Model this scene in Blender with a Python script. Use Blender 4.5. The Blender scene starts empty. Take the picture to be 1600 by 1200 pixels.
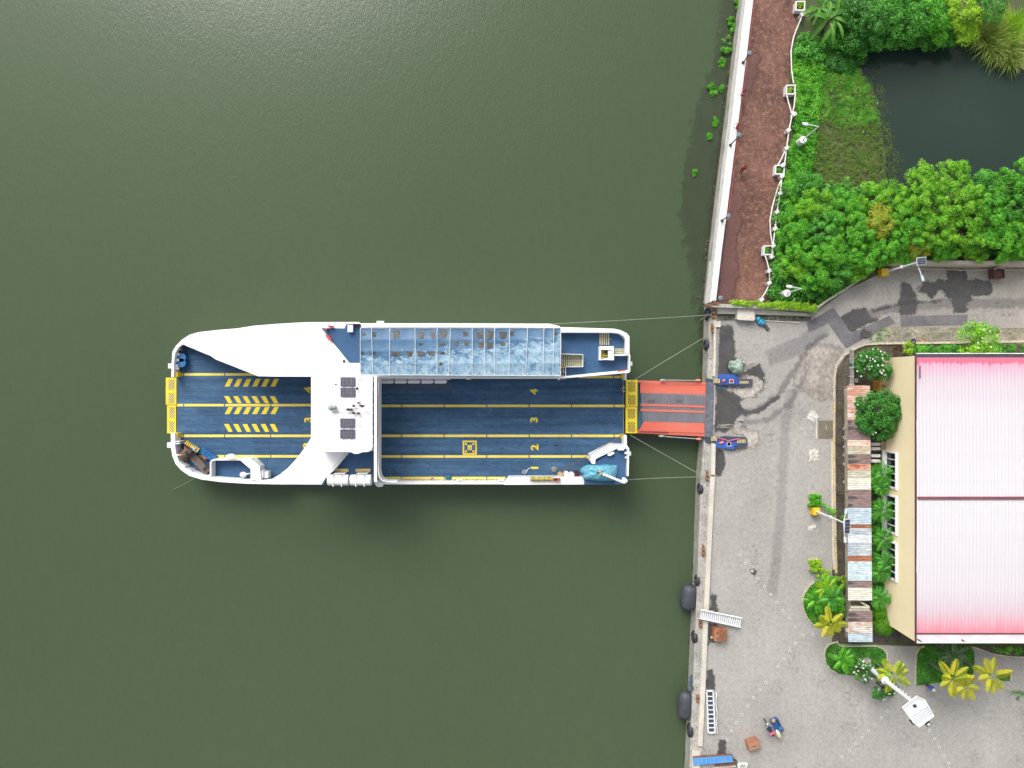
import bpy, math, random
import numpy as np
from mathutils import Vector, Matrix
random.seed(7); RNG = np.random.default_rng(7)
R = math.radians
SC = bpy.context.scene
COL = SC.collection
# ------------------------------------------------------------------ camera, world, sun, exposure
H = 72.0          # camera height above the quay, metres
F = 1107.0        # focal length in photo pixels (1600 wide)
cam = bpy.data.cameras.new('camera'); cam.sensor_fit = 'HORIZONTAL'; cam.sensor_width = 36
cam.lens = 36 * F / 1600; cam.clip_start = 0.5; cam.clip_end = 6000
co = bpy.data.objects.new('camera', cam); co.location = (0, 0, H); COL.objects.link(co); SC.camera = co
SUN_EL, SUN_AZ = 45, -24      # degrees, azimuth clockwise from +Y
w = bpy.data.worlds.new('World'); SC.world = w; w.use_nodes = True
nt = w.node_tree; bg = nt.nodes['Background']
sky = nt.nodes.new('ShaderNodeTexSky'); sky.sky_type = 'NISHITA'; sky.sun_disc = False
sky.sun_elevation = R(SUN_EL); sky.sun_rotation = R(SUN_AZ); sky.dust_density = 6; sky.air_density = 1.0; sky.ozone_density = 1
hs = nt.nodes.new('ShaderNodeHueSaturation'); hs.inputs['Saturation'].default_value = 0.28
nt.links.new(sky.outputs[0], hs.inputs['Color']); nt.links.new(hs.outputs[0], bg.inputs[0]); bg.inputs[1].default_value = 0.15
sun = bpy.data.lights.new('sun', 'SUN'); sun.energy = 1.05; sun.angle = R(28); sun.color = (1, .965, .91)
so = bpy.data.objects.new('sun', sun); COL.objects.link(so)
d = Vector((math.sin(R(SUN_AZ)) * math.cos(R(SUN_EL)), math.cos(R(SUN_AZ)) * math.cos(R(SUN_EL)), math.sin(R(SUN_EL))))
so.rotation_euler = d.to_track_quat('Z', 'Y').to_euler()
SC.view_settings.view_transform = 'Standard'; SC.view_settings.look = 'None'; SC.view_settings.gamma = 1
SC.view_settings.exposure = 0.47
SC.cycles.max_bounces = 6; SC.cycles.diffuse_bounces = 3

# ------------------------------------------------------------------ helpers
def P(px, py, z=0.0):
    s = (H - z) / F
    return Vector(((px - 800) * s, (600 - py) * s, z))
def px2m(z=0.0): return (H - z) / F

class MB:
    def __init__(s): s.v = []; s.f = []; s.sm = []
    def add(s, vs, fs, smooth=False):
        b = len(s.v); s.v += [tuple(x) for x in vs]
        s.f += [tuple(i + b for i in f) for f in fs]; s.sm += [smooth] * len(fs)
        return s
    def prism(s, xy, z0, z1, inset=None):
        n = len(xy)
        a = sum(xy[i][0] * xy[(i + 1) % n][1] - xy[(i + 1) % n][0] * xy[i][1] for i in range(n))
        if a < 0: xy = list(reversed(xy))
        vs = [(x, y, z0) for x, y in xy] + [(x, y, z1) for x, y in xy]
        fs = [tuple(range(n, 2 * n)), tuple(reversed(range(n)))]
        fs += [(i, (i + 1) % n, n + (i + 1) % n, n + i) for i in range(n)]
        return s.add(vs, fs)
    def pp(s, pts, z0, z1):            # outline read at height z1, extruded straight down to z0
        return s.prism([tuple(P(x, y, z1)[:2]) for x, y in pts], z0, z1)
    def pbox(s, x0, y0, x1, y1, z0, z1): return s.pp([(x0, y0), (x1, y0), (x1, y1), (x0, y1)], z0, z1)
    def box(s, c, d, rz=0, rx=0, ry=0):
        m = Matrix.Translation(c) @ Matrix.Rotation(rz, 4, 'Z') @ Matrix.Rotation(ry, 4, 'Y') @ Matrix.Rotation(rx, 4, 'X')
        vs = [m @ Vector((x * d[0] / 2, y * d[1] / 2, z * d[2] / 2)) for x in (-1, 1) for y in (-1, 1) for z in (-1, 1)]
        return s.add(vs, [(0, 1, 3, 2), (4, 6, 7, 5), (0, 4, 5, 1), (2, 3, 7, 6), (0, 2, 6, 4), (1, 5, 7, 3)])
    def tube(s, pts, r, n=8, r2=None, cap=True):
        pts = [Vector(p) for p in pts]; k = len(pts); rings = []
        for i, p in enumerate(pts):
            t = (pts[min(i + 1, k - 1)] - pts[max(i - 1, 0)]).normalized()
            a = Vector((0, 0, 1)) if abs(t.z) < .9 else Vector((1, 0, 0))
            u = t.cross(a).normalized(); w_ = t.cross(u)
            rr = r if r2 is None else r + (r2 - r) * i / max(1, k - 1)
            rings.append([p + (u * math.cos(2 * math.pi * j / n) + w_ * math.sin(2 * math.pi * j / n)) * rr for j in range(n)])
        vs = [q for g in rings for q in g]
        fs = [(i * n + j, i * n + (j + 1) % n, (i + 1) * n + (j + 1) % n, (i + 1) * n + j) for i in range(k - 1) for j in range(n)]
        s.add(vs, fs, True)
        if cap: s.add(rings[0], [tuple(range(n))]); s.add(rings[-1], [tuple(reversed(range(n)))])
        return s
    def cyl(s, c, r, z0, z1, n=20, r2=None): return s.tube([(c[0], c[1], z0), (c[0], c[1], z1)], r, n, r2)
    def ell(s, c, r, n=12, m=8, rz=0):
        vs = []; fs = []
        cs, sn = math.cos(rz), math.sin(rz)
        for i in range(m + 1):
            th = math.pi * i / m
            for j in range(n):
                ph = 2 * math.pi * j / n
                x, y, z = r[0] * math.sin(th) * math.cos(ph), r[1] * math.sin(th) * math.sin(ph), r[2] * math.cos(th)
                vs.append((c[0] + x * cs - y * sn, c[1] + x * sn + y * cs, c[2] + z))
        fs = [(i * n + j, (i + 1) * n + j, (i + 1) * n + (j + 1) % n, i * n + (j + 1) % n) for i in range(m) for j in range(n)]
        return s.add(vs, fs, True)
    def torus(s, c, RR, r, axis='Z', n=24, m=8, sx=1, sy=1, rot=0):
        vs = []
        for i in range(n):
            a = 2 * math.pi * i / n
            for j in range(m):
                b = 2 * math.pi * j / m
                x, y, z = (RR + r * math.cos(b)) * math.cos(a) * sx, (RR + r * math.cos(b)) * math.sin(a) * sy, r * math.sin(b)
                if axis == 'X': x, y, z = z, x, y
                if axis == 'Y': x, y, z = x, z, y
                x, y = x * math.cos(rot) - y * math.sin(rot), x * math.sin(rot) + y * math.cos(rot)
                vs.append((c[0] + x, c[1] + y, c[2] + z))
        fs = [(i * m + j, ((i + 1) % n) * m + j, ((i + 1) % n) * m + (j + 1) % m, i * m + (j + 1) % m) for i in range(n) for j in range(m)]
        return s.add(vs, fs, True)
    def band(s, pts, wd, z0, z1, closed=False):      # a kerb or rail of width wd following a path of xy points
        pts = [Vector((p[0], p[1])) for p in pts]; k = len(pts); L = []; Rr = []
        for i in range(k):
            a = pts[(i - 1) % k] if closed or i else pts[0]; b = pts[(i + 1) % k] if closed or i < k - 1 else pts[-1]
            t = (b - a).normalized(); nrm = Vector((-t.y, t.x))
            L.append(pts[i] + nrm * wd / 2); Rr.append(pts[i] - nrm * wd / 2)
        vs = [(q.x, q.y, z) for z in (z0, z1) for q in L + Rr]
        fs = []
        for i in range(k if closed else k - 1):
            j = (i + 1) % k
            fs += [(2 * k + i, 3 * k + i, 3 * k + j, 2 * k + j), (i, j, k + j, k + i), (i, 2 * k + i, 2 * k + j, j), (k + i, k + j, 3 * k + j, 3 * k + i)]
        if not closed: fs += [(0, k, 3 * k, 2 * k), (k - 1, 3 * k - 1, 4 * k - 1, 2 * k - 1)]
        return s.add(vs, fs)
    def pband(s, pts, wpx, z0, z1, closed=False): return s.band([P(x, y, z1)[:2] for x, y in pts], wpx * px2m(z1), z0, z1, closed)
    def grid(s, fn, nu, nv, smooth=True):
        vs = [fn(i / nu, j / nv) for i in range(nu + 1) for j in range(nv + 1)]
        fs = [(i * (nv + 1) + j, (i + 1) * (nv + 1) + j, (i + 1) * (nv + 1) + j + 1, i * (nv + 1) + j + 1) for i in range(nu) for j in range(nv)]
        return s.add(vs, fs, smooth)
    def build(s, name, mat, parent=None):
        off = Vector(parent['_loc']) if parent is not None and '_loc' in parent else Vector((0, 0, 0))
        me = bpy.data.meshes.new(name)
        me.from_pydata([(x - off.x, y - off.y, z - off.z) for x, y, z in s.v], [], s.f)
        me.polygons.foreach_set('use_smooth', s.sm)
        me.materials.append(mat); me.update()
        o = bpy.data.objects.new(name, me); COL.objects.link(o)
        if parent is not None:
            o.parent = parent
            if '_loc' in parent: o['_loc'] = (0, 0, 0) if False else list(off)
        return o

def each(mb, name, mat, parent=None):
    n = len(mb.v); par = list(range(n))
    def find(i):
        while par[i] != i: par[i] = par[par[i]]; i = par[i]
        return i
    for f in mb.f:
        for q in f[1:]: par[find(q)] = find(f[0])
    groups = {}
    for k, f in enumerate(mb.f): groups.setdefault(find(f[0]), []).append(k)
    out = []
    for g in groups.values():
        m = MB(); ids = sorted({i for k in g for i in mb.f[k]}); ix = {i: j for j, i in enumerate(ids)}
        m.v = [mb.v[i] for i in ids]; m.f = [tuple(ix[i] for i in mb.f[k]) for k in g]; m.sm = [mb.sm[k] for k in g]
        out.append(m.build(name, mat, parent))
    return out
def tag(o, label=None, cat=None, group=None, kind=None):
    if label: o['label'] = label
    if cat: o['category'] = cat
    if group: o['group'] = group
    if kind: o['kind'] = kind
    return o
def thing(name, label, cat, loc=(0, 0, 0), group=None, rz=0):
    o = bpy.data.objects.new(name, None); COL.objects.link(o); o.location = loc; o.rotation_euler.z = rz
    o['_loc'] = list(loc) if rz == 0 else [0, 0, 0]; o.empty_display_size = .3
    return tag(o, label, cat, group)
def struct(name, mb, mat):
    return tag(mb.build(name, mat), kind='structure')
def copy_tree(o, parent=None):
    c = o.copy(); COL.objects.link(c)
    if parent is not None: c.parent = parent
    for ch in list(o.children): copy_tree(ch, c)
    return c
def inst(proto, loc, rz=0, sc=1, label=None, group=None):
    c = copy_tree(proto); c.location = loc; c.rotation_euler.z = rz
    c.scale = (sc, sc, sc) if isinstance(sc, (int, float)) else sc
    if label: c['label'] = label
    if group: c['group'] = group
    return c

# ------------------------------------------------------------------ materials
def mat_base(name):
    m = bpy.data.materials.new(name); m.use_nodes = True
    return m, m.node_tree, m.node_tree.nodes['Principled BSDF']
def N(nt, t, **kw):
    n = nt.nodes.new('ShaderNode' + t)
    for k, v in kw.items():
        if k in n.inputs: n.inputs[k].default_value = v
        else: setattr(n, k, v)
    return n
def ramp(nt, src, stops, interp='LINEAR'):
    r = nt.nodes.new('ShaderNodeValToRGB'); r.color_ramp.interpolation = interp
    e = r.color_ramp.elements
    while len(e) < len(stops): e.new(0.5)
    for i, (p, c) in enumerate(stops):
        e[i].position = p; e[i].color = (c[0], c[1], c[2], 1) if len(c) == 3 else c
    nt.links.new(src, r.inputs[0]); return r.outputs[0]
def mapped(nt, scale=(1, 1, 1), coord='Object', rot=0):
    tc = nt.nodes.new('ShaderNodeTexCoord'); mp = nt.nodes.new('ShaderNodeMapping')
    mp.inputs['Scale'].default_value = scale; mp.inputs['Rotation'].default_value[2] = rot
    nt.links.new(tc.outputs[coord], mp.inputs[0]); return mp.outputs[0]
def noise(nt, vec, scale, detail=5, rough=.6, dist=0):
    n = N(nt, 'TexNoise', Scale=scale, Detail=detail, Roughness=rough, Distortion=dist)
    nt.links.new(vec, n.inputs['Vector']); return n.outputs['Fac']
def mix(nt, fac, a, b, blend='MIX'):
    m = nt.nodes.new('ShaderNodeMix'); m.data_type = 'RGBA'; m.blend_type = blend
    for sck, v in ((m.inputs[0], fac), (m.inputs[6], a), (m.inputs[7], b)):
        if isinstance(v, (int, float)): sck.default_value = v
        elif isinstance(v, (tuple, list)): sck.default_value = (v[0], v[1], v[2], 1)
        else: nt.links.new(v, sck)
    return m.outputs[2]
def bump(nt, bs, h, strength=.3, dist=.05):
    b = N(nt, 'Bump', Strength=strength, Distance=dist); nt.links.new(h, b.inputs['Height']); nt.links.new(b.outputs[0], bs.inputs['Normal'])
def G(c, f): return tuple(x * f for x in c)
def deck_mat():
    m = MT['blue_deck']; nt = m.node_tree; bs = nt.nodes['Principled BSDF']; src = bs.inputs['Base Color'].links[0].from_socket
    v1 = noise(nt, mapped(nt, (.07, 2.4, 1)), 1.0, 5, .6); v2 = noise(nt, mapped(nt, (.5, .8, 1)), .5, 6, .75)
    col = mix(nt, 1, src, ramp(nt, v1, [(.36, (.80,) * 3), (.62, (1.12,) * 3)]), 'MULTIPLY'); col = mix(nt, 1, col, ramp(nt, v2, [(.36, (.78, .80, .84)), (.56, (1.06,) * 3)]), 'MULTIPLY')
    br = N(nt, 'TexBrick', Scale=1, **{'Mortar Size': .012, 'Brick Width': 4.3, 'Row Height': 1.45}); nt.links.new(mapped(nt), br.inputs['Vector'])
    br.inputs['Color1'].default_value = (1, 1, 1, 1); br.inputs['Color2'].default_value = (.95, .96, .97, 1); br.inputs['Mortar'].default_value = (.78, .8, .84, 1)
    col = mix(nt, 1, col, br.outputs[0], 'MULTIPLY'); nt.links.new(col, bs.inputs['Base Color'])
def M(name, c1, c2=None, scale=.6, rough=.6, metal=0, lo=.35, hi=.65, stretch=(1, 1, 1), fine=.12, fscale=14, bp=0, spec=.5):
    m, nt, bs = mat_base(name)
    c2 = c2 or G(c1, .8)
    v = mapped(nt, stretch)
    col = ramp(nt, noise(nt, v, scale), [(lo, c1), (hi, c2)])
    if fine:
        f = noise(nt, v, fscale, 3, .7)
        col = mix(nt, 1, col, ramp(nt, f, [(.3, (1 - fine * 2,) * 3), (.7, (1 + fine,) * 3)]), 'MULTIPLY')
    nt.links.new(col, bs.inputs['Base Color'])
    bs.inputs['Roughness'].default_value = rough; bs.inputs['Metallic'].default_value = metal
    bs.inputs['Specular IOR Level'].default_value = spec
    if bp: bump(nt, bs, noise(nt, v, fscale, 5, .7), bp, .03)
    return m
def LM(name, stops, nscale=.9, tr=.25, rough=.55):
    m, nt, bs = mat_base(name)
    g = nt.nodes.new('ShaderNodeNewGeometry')
    n = noise(nt, mapped(nt), nscale, 3)
    a = nt.nodes.new('ShaderNodeMath'); a.operation = 'MULTIPLY_ADD'; a.inputs[1].default_value = .45
    nt.links.new(g.outputs['Random Per Island'], a.inputs[0])
    b = nt.nodes.new('ShaderNodeMath'); b.operation = 'MULTIPLY_ADD'; b.inputs[1].default_value = 1.1; b.inputs[2].default_value = -.27
    nt.links.new(n, b.inputs[0]); nt.links.new(b.outputs[0], a.inputs[2])
    k = len(stops); col = ramp(nt, a.outputs[0], [((i + .3) / k, c) for i, c in enumerate(stops)])
    nt.links.new(col, bs.inputs['Base Color']); bs.inputs['Roughness'].default_value = rough
    bs.inputs['Specular IOR Level'].default_value = .35
    t = nt.nodes.new('ShaderNodeBsdfTranslucent'); nt.links.new(col, t.inputs[0])
    ms = nt.nodes.new('ShaderNodeMixShader'); ms.inputs[0].default_value = tr
    nt.links.new(bs.outputs[0], ms.inputs[1]); nt.links.new(t.outputs[0], ms.inputs[2])
    nt.links.new(ms.outputs[0], nt.nodes['Material Output'].inputs[0])
    return m

MT = {}
MT['white'] = M('white_paint', (.83, .84, .84), (.80, .81, .82), .25, .35, fine=.02)
MT['whitew'] = M('weathered_white_paint', (.80, .79, .76), (.62, .62, .60), 1.5, .6, fine=.08)
MT['blue_deck'] = M('blue_deck_paint', (.043, .098, .185), (.060, .125, .215), .35, .7, stretch=(.5, 1.6, 1), fine=.13, fscale=3.2, spec=.2)
MT['blue_clean'] = M('clean_blue_deck_paint', (.040, .098, .195), (.052, .115, .225), .4, .7, fine=.06, fscale=4, spec=.2)
MT['yellow'] = M('yellow_paint', (.80, .66, .12), (.74, .56, .07), .8, .5, fine=.07)
MT['yellow_bright'] = M('bright_yellow_paint', (.78, .62, .02), (.72, .52, .02), .8, .45, fine=.06)
MT['black'] = M('black_rubber', (.024, .026, .034), (.042, .045, .055), 2, .55, fine=.2)
MT['dark'] = M('dark_steel', (.05, .055, .065), (.09, .09, .10), 2, .5, fine=.2)
MT['red'] = M('orange_red_paint', (.62, .115, .07), (.56, .16, .11), .5, .5, stretch=(.4, 2, 1), fine=.08)
MT['rust'] = M('rust', (.30, .11, .045), (.15, .07, .05), 3, .85, fine=.25)
MT['rope'] = M('pale_rope', (.30, .31, .26), None, 4, .9)
MT['grey'] = M('grey_metal', (.38, .40, .42), (.30, .32, .34), 2, .45, .2)
MT['concrete'] = M('concrete', (.46, .44, .40), (.30, .29, .26), .8, .85, fine=.2, fscale=6, bp=.2)
MT['concrete_pale'] = M('pale_concrete', (.62, .58, .50), (.50, .47, .41), .7, .85, fine=.12, fscale=6)
MT['cream'] = M('cream_kerb', (.60, .53, .40), (.40, .37, .30), 1.2, .85, fine=.2, fscale=5)
MT['yellow_kerb'] = M('faded_yellow_kerb', (.62, .48, .18), (.50, .46, .38), .9, .8, fine=.2, fscale=5)
MT['soil'] = M('dark_soil', (.07, .058, .045), (.13, .11, .085), .9, .95, fine=.35, fscale=5, bp=.5)
MT['skin'] = M('skin', (.35, .20, .13), None, 2, .6, fine=0)
MT['hair'] = M('black_hair', (.012, .01, .01), None, 2, .5, fine=0)
MT['teal'] = M('teal_tarpaulin', (.06, .31, .44), (.18, .46, .57), 1.2, .45, fine=.22, fscale=4, bp=.8)
MT['bluetarp'] = M('blue_plastic', (.02, .16, .40), (.02, .10, .26), 2, .4, fine=.2)
MT['solar'] = M('solar_cell', (.035, .045, .085), (.05, .06, .10), 3, .25, fine=.05)
MT['trunk'] = M('bark', (.16, .13, .10), (.09, .075, .06), 3, .9, fine=.3, fscale=9)
MT['palm_trunk'] = M('grey_palm_bark', (.20, .20, .19), (.13, .13, .13), 3, .9, fine=.3, fscale=9)
MT['lamp'] = M('white_lamp_metal', (.74, .76, .78), (.66, .68, .7), 2, .4, fine=.03)
MT['glass'] = M('dark_glass', (.012, .018, .025), None, 1, .08, fine=0)

deck_mat()
# water
def water_mat(name, deep, pale, sc=.012, rip=1.0):
    m, nt, bs = mat_base(name)
    v = mapped(nt); vs = mapped(nt, (1.7, .65, 1), rot=R(35))
    big = noise(nt, v, sc, 3, .5)
    col = ramp(nt, big, [(.3, deep), (.7, pale)])
    streak = noise(nt, vs, 1.3, 4, .75)
    col = mix(nt, 1, col, ramp(nt, streak, [(.30, (.955,) * 3), (.72, (1.045,) * 3)]), 'MULTIPLY')
    fl = noise(nt, vs, 3.4, 2, .6)
    col = mix(nt, ramp(nt, fl, [(.70, (0, 0, 0)), (.80, (.08,) * 3)]), col, (.32, .38, .33))
    nt.links.new(col, bs.inputs['Base Color']); bs.inputs['Roughness'].default_value = .07
    bs.inputs['IOR'].default_value = 1.33
    hgt = nt.nodes.new('ShaderNodeMath'); hgt.operation = 'ADD'
    nt.links.new(noise(nt, vs, .9, 5, .7), hgt.inputs[0]); nt.links.new(noise(nt, vs, 4.5, 3, .6), hgt.inputs[1])
    bump(nt, bs, hgt.outputs[0], .17 * rip, .10)
    return m
MT['water'] = water_mat('river_water', (.049, .076, .038), (.060, .088, .047))
MT['pond'] = water_mat('pond_water', (.018, .036, .026), (.026, .044, .034), .05, .12)

# interlocking pavers
def paver_mat(name, base, dark, joint, sc=1.0, streaks=True, c3=None):
    m, nt, bs = mat_base(name)
    v = mapped(nt)
    col = ramp(nt, noise(nt, v, .09, 6, .65), [(.33, dark), (.66, base)])
    br = N(nt, 'TexBrick', Scale=1.0 / sc, **{'Mortar Size': .03, 'Mortar Smooth': .4, 'Brick Width': .42, 'Row Height': .21, 'Bias': 0})
    br.inputs['Color1'].default_value = (1.03, 1.03, 1.03, 1); br.inputs['Color2'].default_value = (.96, .96, .97, 1)
    br.inputs['Mortar'].default_value = (joint,) * 3 + (1,)
    nt.links.new(mapped(nt, rot=R(90)), br.inputs['Vector'])
    col = mix(nt, .45, col, br.outputs[0], 'MULTIPLY')
    col = mix(nt, 1, col, ramp(nt, noise(nt, mapped(nt, (1, .35, 1), rot=R(28)), .16, 4, .6), [(.35, (.92, .92, .92)), (.62, (1.05, 1.05, 1.045))]), 'MULTIPLY')
    col = mix(nt, 1, col, ramp(nt, noise(nt, v, 2.6, 5, .75), [(.28, (.78, .77, .75)), (.6, (1.05,) * 3)]), 'MULTIPLY')
    # dark blotchy dirt
    ms = nt.nodes.new('ShaderNodeMath'); ms.operation = 'MULTIPLY'
    nt.links.new(noise(nt, v, .22, 4, .7, .6), ms.inputs[0]); nt.links.new(noise(nt, v, 3.2, 4, .8), ms.inputs[1])
    col = mix(nt, ramp(nt, ms.outputs[0], [(.30, (0, 0, 0)), (.42, (.75,) * 3)]), col, c3 or G(dark, .45))
    nt.links.new(col, bs.inputs['Base Color']); bs.inputs['Roughness'].default_value = .85
    bump(nt, bs, br.outputs['Fac'], -.25, .01)
    return m
MT['pavers'] = paver_mat('grey_pavers', (.385, .370, .348), (.31, .298, .280), .74)
MT['road'] = paver_mat('road_pavers', (.36, .34, .32), (.26, .25, .24), .8)
MT['plaza'] = paver_mat('grey_green_pavers', (.30, .30, .28), (.22, .225, .20), .8)
def prom_mat():
    m, nt, bs = mat_base('brown_promenade_bricks')
    v = mapped(nt)
    col = ramp(nt, noise(nt, v, .35, 6, .7), [(.3, (.075, .032, .024)), (.52, (.155, .070, .050)), (.7, (.24, .115, .084))])
    col = mix(nt, 1, col, ramp(nt, noise(nt, mapped(nt, (1.3, .5, 1)), .28, 5, .7, .8), [(.36, (.58, .56, .56)), (.56, (1.05,) * 3)]), 'MULTIPLY')
    sp = noise(nt, v, 2.2, 6, .85)
    col = mix(nt, ramp(nt, sp, [(.5, (0, 0, 0)), (.62, (.75,) * 3)]), col, (.36, .19, .13))
    sp2 = noise(nt, mapped(nt, (1, 1.5, 1)), 4.2, 5, .8)
    col = mix(nt, ramp(nt, sp2, [(.53, (0, 0, 0)), (.64, (.85,) * 3)]), col, (.052, .036, .030))
    br = N(nt, 'TexBrick', Scale=1, **{'Mortar Size': .03, 'Brick Width': .42, 'Row Height': .21})
    br.inputs['Color1'].default_value = (1.05, 1.05, 1.05, 1); br.inputs['Color2'].default_value = (.93, .93, .93, 1); br.inputs['Mortar'].default_value = (.8,) * 3 + (1,)
    nt.links.new(v, br.inputs['Vector'])
    col = mix(nt, 1, col, br.outputs[0], 'MULTIPLY')
    nt.links.new(col, bs.inputs['Base Color']); bs.inputs['Roughness'].default_value = .8
    bump(nt, bs, sp, .4, .02)
    return m
MT['prom'] = prom_mat()
def ground_mat():
    m, nt, bs = mat_base('marsh_ground')
    v = mapped(nt)
    col = ramp(nt, noise(nt, v, .5, 6, .7), [(.3, (.060, .058, .036)), (.45, (.095, .085, .05)), (.6, (.05, .10, .025))])
    nt.links.new(col, bs.inputs['Base Color']); bs.inputs['Roughness'].default_value = .95
    bump(nt, bs, noise(nt, v, 4, 5, .7), .6, .1)
    return m
MT['marsh'] = ground_mat()
MT['lawn'] = M('lawn_turf', (.030, .115, .012), (.055, .17, .018), .8, .9, fine=.35, fscale=9, bp=.8)
MT['wet'] = M('wet_paving', (.060, .058, .058), (.085, .082, .080), .8, .28, fine=.12, fscale=5)
MT['wetbrown'] = M('wet_brown_brick', (.125, .058, .050), (.155, .074, .064), .5, .2, fine=.12, fscale=5)
MT['asphalt'] = M('purple_grey_asphalt', (.115, .110, .122), (.17, .16, .175), .7, .8, fine=.15, fscale=6)
MT['mudstain'] = M('dried_mud', (.50, .46, .41), (.27, .24, .205), .42, .9, fine=.2, fscale=2.2, stretch=(1.2, 1, 1))
MT['palestain'] = M('pale_lime_stain', (.72, .70, .66), (.50, .47, .42), 2.0, .9, fine=.3, fscale=5)

# leaf materials
LG = LM('bright_tree_leaves', [(.018, .105, .006), (.048, .26, .012), (.11, .44, .022), (.26, .60, .055)], tr=.15)
LG3 = LM('yellowish_tree_leaves', [(.030, .135, .006), (.080, .30, .012), (.18, .49, .022), (.34, .62, .045)], tr=.15)
LG2 = LM('mid_green_leaves', [(.012, .078, .008), (.034, .19, .016), (.085, .36, .032), (.19, .52, .075)], tr=.15)
LD = LM('dark_glossy_leaves', [(0.016, 0.082, 0.013), (0.031, 0.156, 0.022), (0.058, 0.244, 0.031), (0.108, 0.351, 0.047)], rough=.35)
LY = LM('yellow_green_leaves', [(0.095, 0.27, 0.013), (0.189, 0.432, 0.017), (0.324, 0.567, 0.024), (0.513, 0.675, 0.043)])
LGOLD = LM('golden_palm_leaves', [(.12, .24, .012), (.30, .40, .02), (.50, .50, .03), (.60, .44, .04)])
LGOLD2 = LM('greening_palm_leaves', [(0.084, 0.24, 0.019), (0.192, 0.36, 0.019), (0.432, 0.504, 0.029), (0.66, 0.576, 0.029)])
LF = LM('fern_palm_leaves', [(0.02, 0.119, 0.016), (0.048, 0.238, 0.027), (0.093, 0.374, 0.035), (0.153, 0.51, 0.041)])
LB = LM('banana_leaves', [(0.034, 0.146, 0.02), (0.062, 0.235, 0.031), (0.123, 0.325, 0.063)], tr=.3)
LT = LM('round_bush_leaves', [(0.058, 0.208, 0.008), (0.117, 0.364, 0.01), (0.208, 0.494, 0.015)])
LR = LM('dry_reed_leaves', [(.09, .19, .03), (.20, .33, .05), (.36, .44, .10), (.50, .52, .20)])
LO = LM('orange_tinged_leaves', [(0.08, 0.272, 0.026), (0.24, 0.416, 0.038), (0.576, 0.48, 0.051)])
LMARSH = LM('marsh_weed', [(.07, .12, .02), (.12, .22, .03), (.17, .30, .04), (.22, .20, .09)])
FLW = M('white_blossom', (.80, .80, .74), None, 2, .6, fine=0)

# ------------------------------------------------------------------ foliage geometry (numpy)
def leaf_obj(name, mat, C_, Nn, size, asp=.5, parent=None, dirs=None, fold=0.0):
    n = len(C_)
    Nn = Nn / np.maximum(1e-6, np.linalg.norm(Nn, axis=1, keepdims=True))
    if dirs is None: dirs = RNG.normal(size=(n, 3))
    t = dirs - (dirs * Nn).sum(1, keepdims=True) * Nn
    t /= np.maximum(1e-6, np.linalg.norm(t, axis=1, keepdims=True))
    b = np.cross(Nn, t); s = np.asarray(size).reshape(-1, 1) * np.ones((n, 1)); a = np.asarray(asp).reshape(-1, 1) * np.ones((n, 1))
    V = np.empty((n, 4, 3))
    V[:, 0] = C_ - t * s * .5
    V[:, 1] = C_ + b * s * a * .5 + t * s * .05
    V[:, 2] = C_ + t * s * .5 - Nn * s * .12
    V[:, 3] = C_ - b * s * a * .5 + t * s * .05
    me = bpy.data.meshes.new(name)
    me.vertices.add(n * 4); me.vertices.foreach_set('co', V.ravel())
    me.loops.add(n * 4); me.loops.foreach_set('vertex_index', np.arange(n * 4, dtype=np.int32))
    me.polygons.add(n); me.polygons.foreach_set('loop_start', np.arange(0, n * 4, 4, dtype=np.int32))
    me.polygons.foreach_set('loop_total', np.full(n, 4, dtype=np.int32))
    me.materials.append(mat); me.update(calc_edges=True)
    o = bpy.data.objects.new(name, me); COL.objects.link(o)
    if parent is not None: o.parent = parent
    return o
def clump_leaves(centers, rads, per, flat=.7, up=.5):
    cs = []; ns = []
    for c, r, k in zip(centers, rads, per):
        d_ = RNG.normal(size=(k, 3)); d_ /= np.linalg.norm(d_, axis=1, keepdims=True)
        d_[:, 2] = np.where(d_[:, 2] < -.25, -d_[:, 2], d_[:, 2])
        rr = r * RNG.uniform(.55, 1.08, (k, 1))
        cs.append(np.asarray(c) + d_ * rr * np.array([1, 1, flat])); nn = d_ + RNG.normal(size=(k, 3)) * .45; nn[:, 2] += up; ns.append(nn)
    return np.vstack(cs), np.vstack(ns)
def dome_clumps(rad, hgt, n, z0, irregular=.25, cr=(.45, .8), core=.35):
    cs = []; rs = []
    lob = [(RNG.uniform(0, 6.28), RNG.uniform(.6, 1)) for _ in range(4)]
    for i in range(n):
        a = RNG.uniform(0, 2 * math.pi); q = math.sqrt(RNG.uniform(0, 1))
        e = 1 + irregular * sum(math.sin((k + 2) * a + l[0]) * l[1] for k, l in enumerate(lob)) / 2
        rr = rad * e * q
        z = z0 + hgt * math.sqrt(max(0, 1 - q * q * .95)) * RNG.uniform(.72, 1.05) - (RNG.uniform(0, .5) * hgt if RNG.uniform() < core else 0)
        cs.append((math.cos(a) * rr, math.sin(a) * rr, z)); rs.append(RNG.uniform(*cr))
    return cs, rs
def trunk_mb(h, r, spread, nb=6, lean=(0, 0)):
    mb = MB(); top = Vector((lean[0], lean[1], h * .5))
    mb.tube([(0, 0, 0), (lean[0] * .4, lean[1] * .4, h * .25), top], r, 8, r * .7)
    for i in range(nb):
        a = 2 * math.pi * i / nb + random.uniform(-.4, .4); q = spread * random.uniform(.5, .85)
        mb.tube([top, top + Vector((math.cos(a) * q * .5, math.sin(a) * q * .5, h * .25)), top + Vector((math.cos(a) * q, math.sin(a) * q, h * random.uniform(.3, .42)))], r * .5, 6, r * .12)
    return mb
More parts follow.
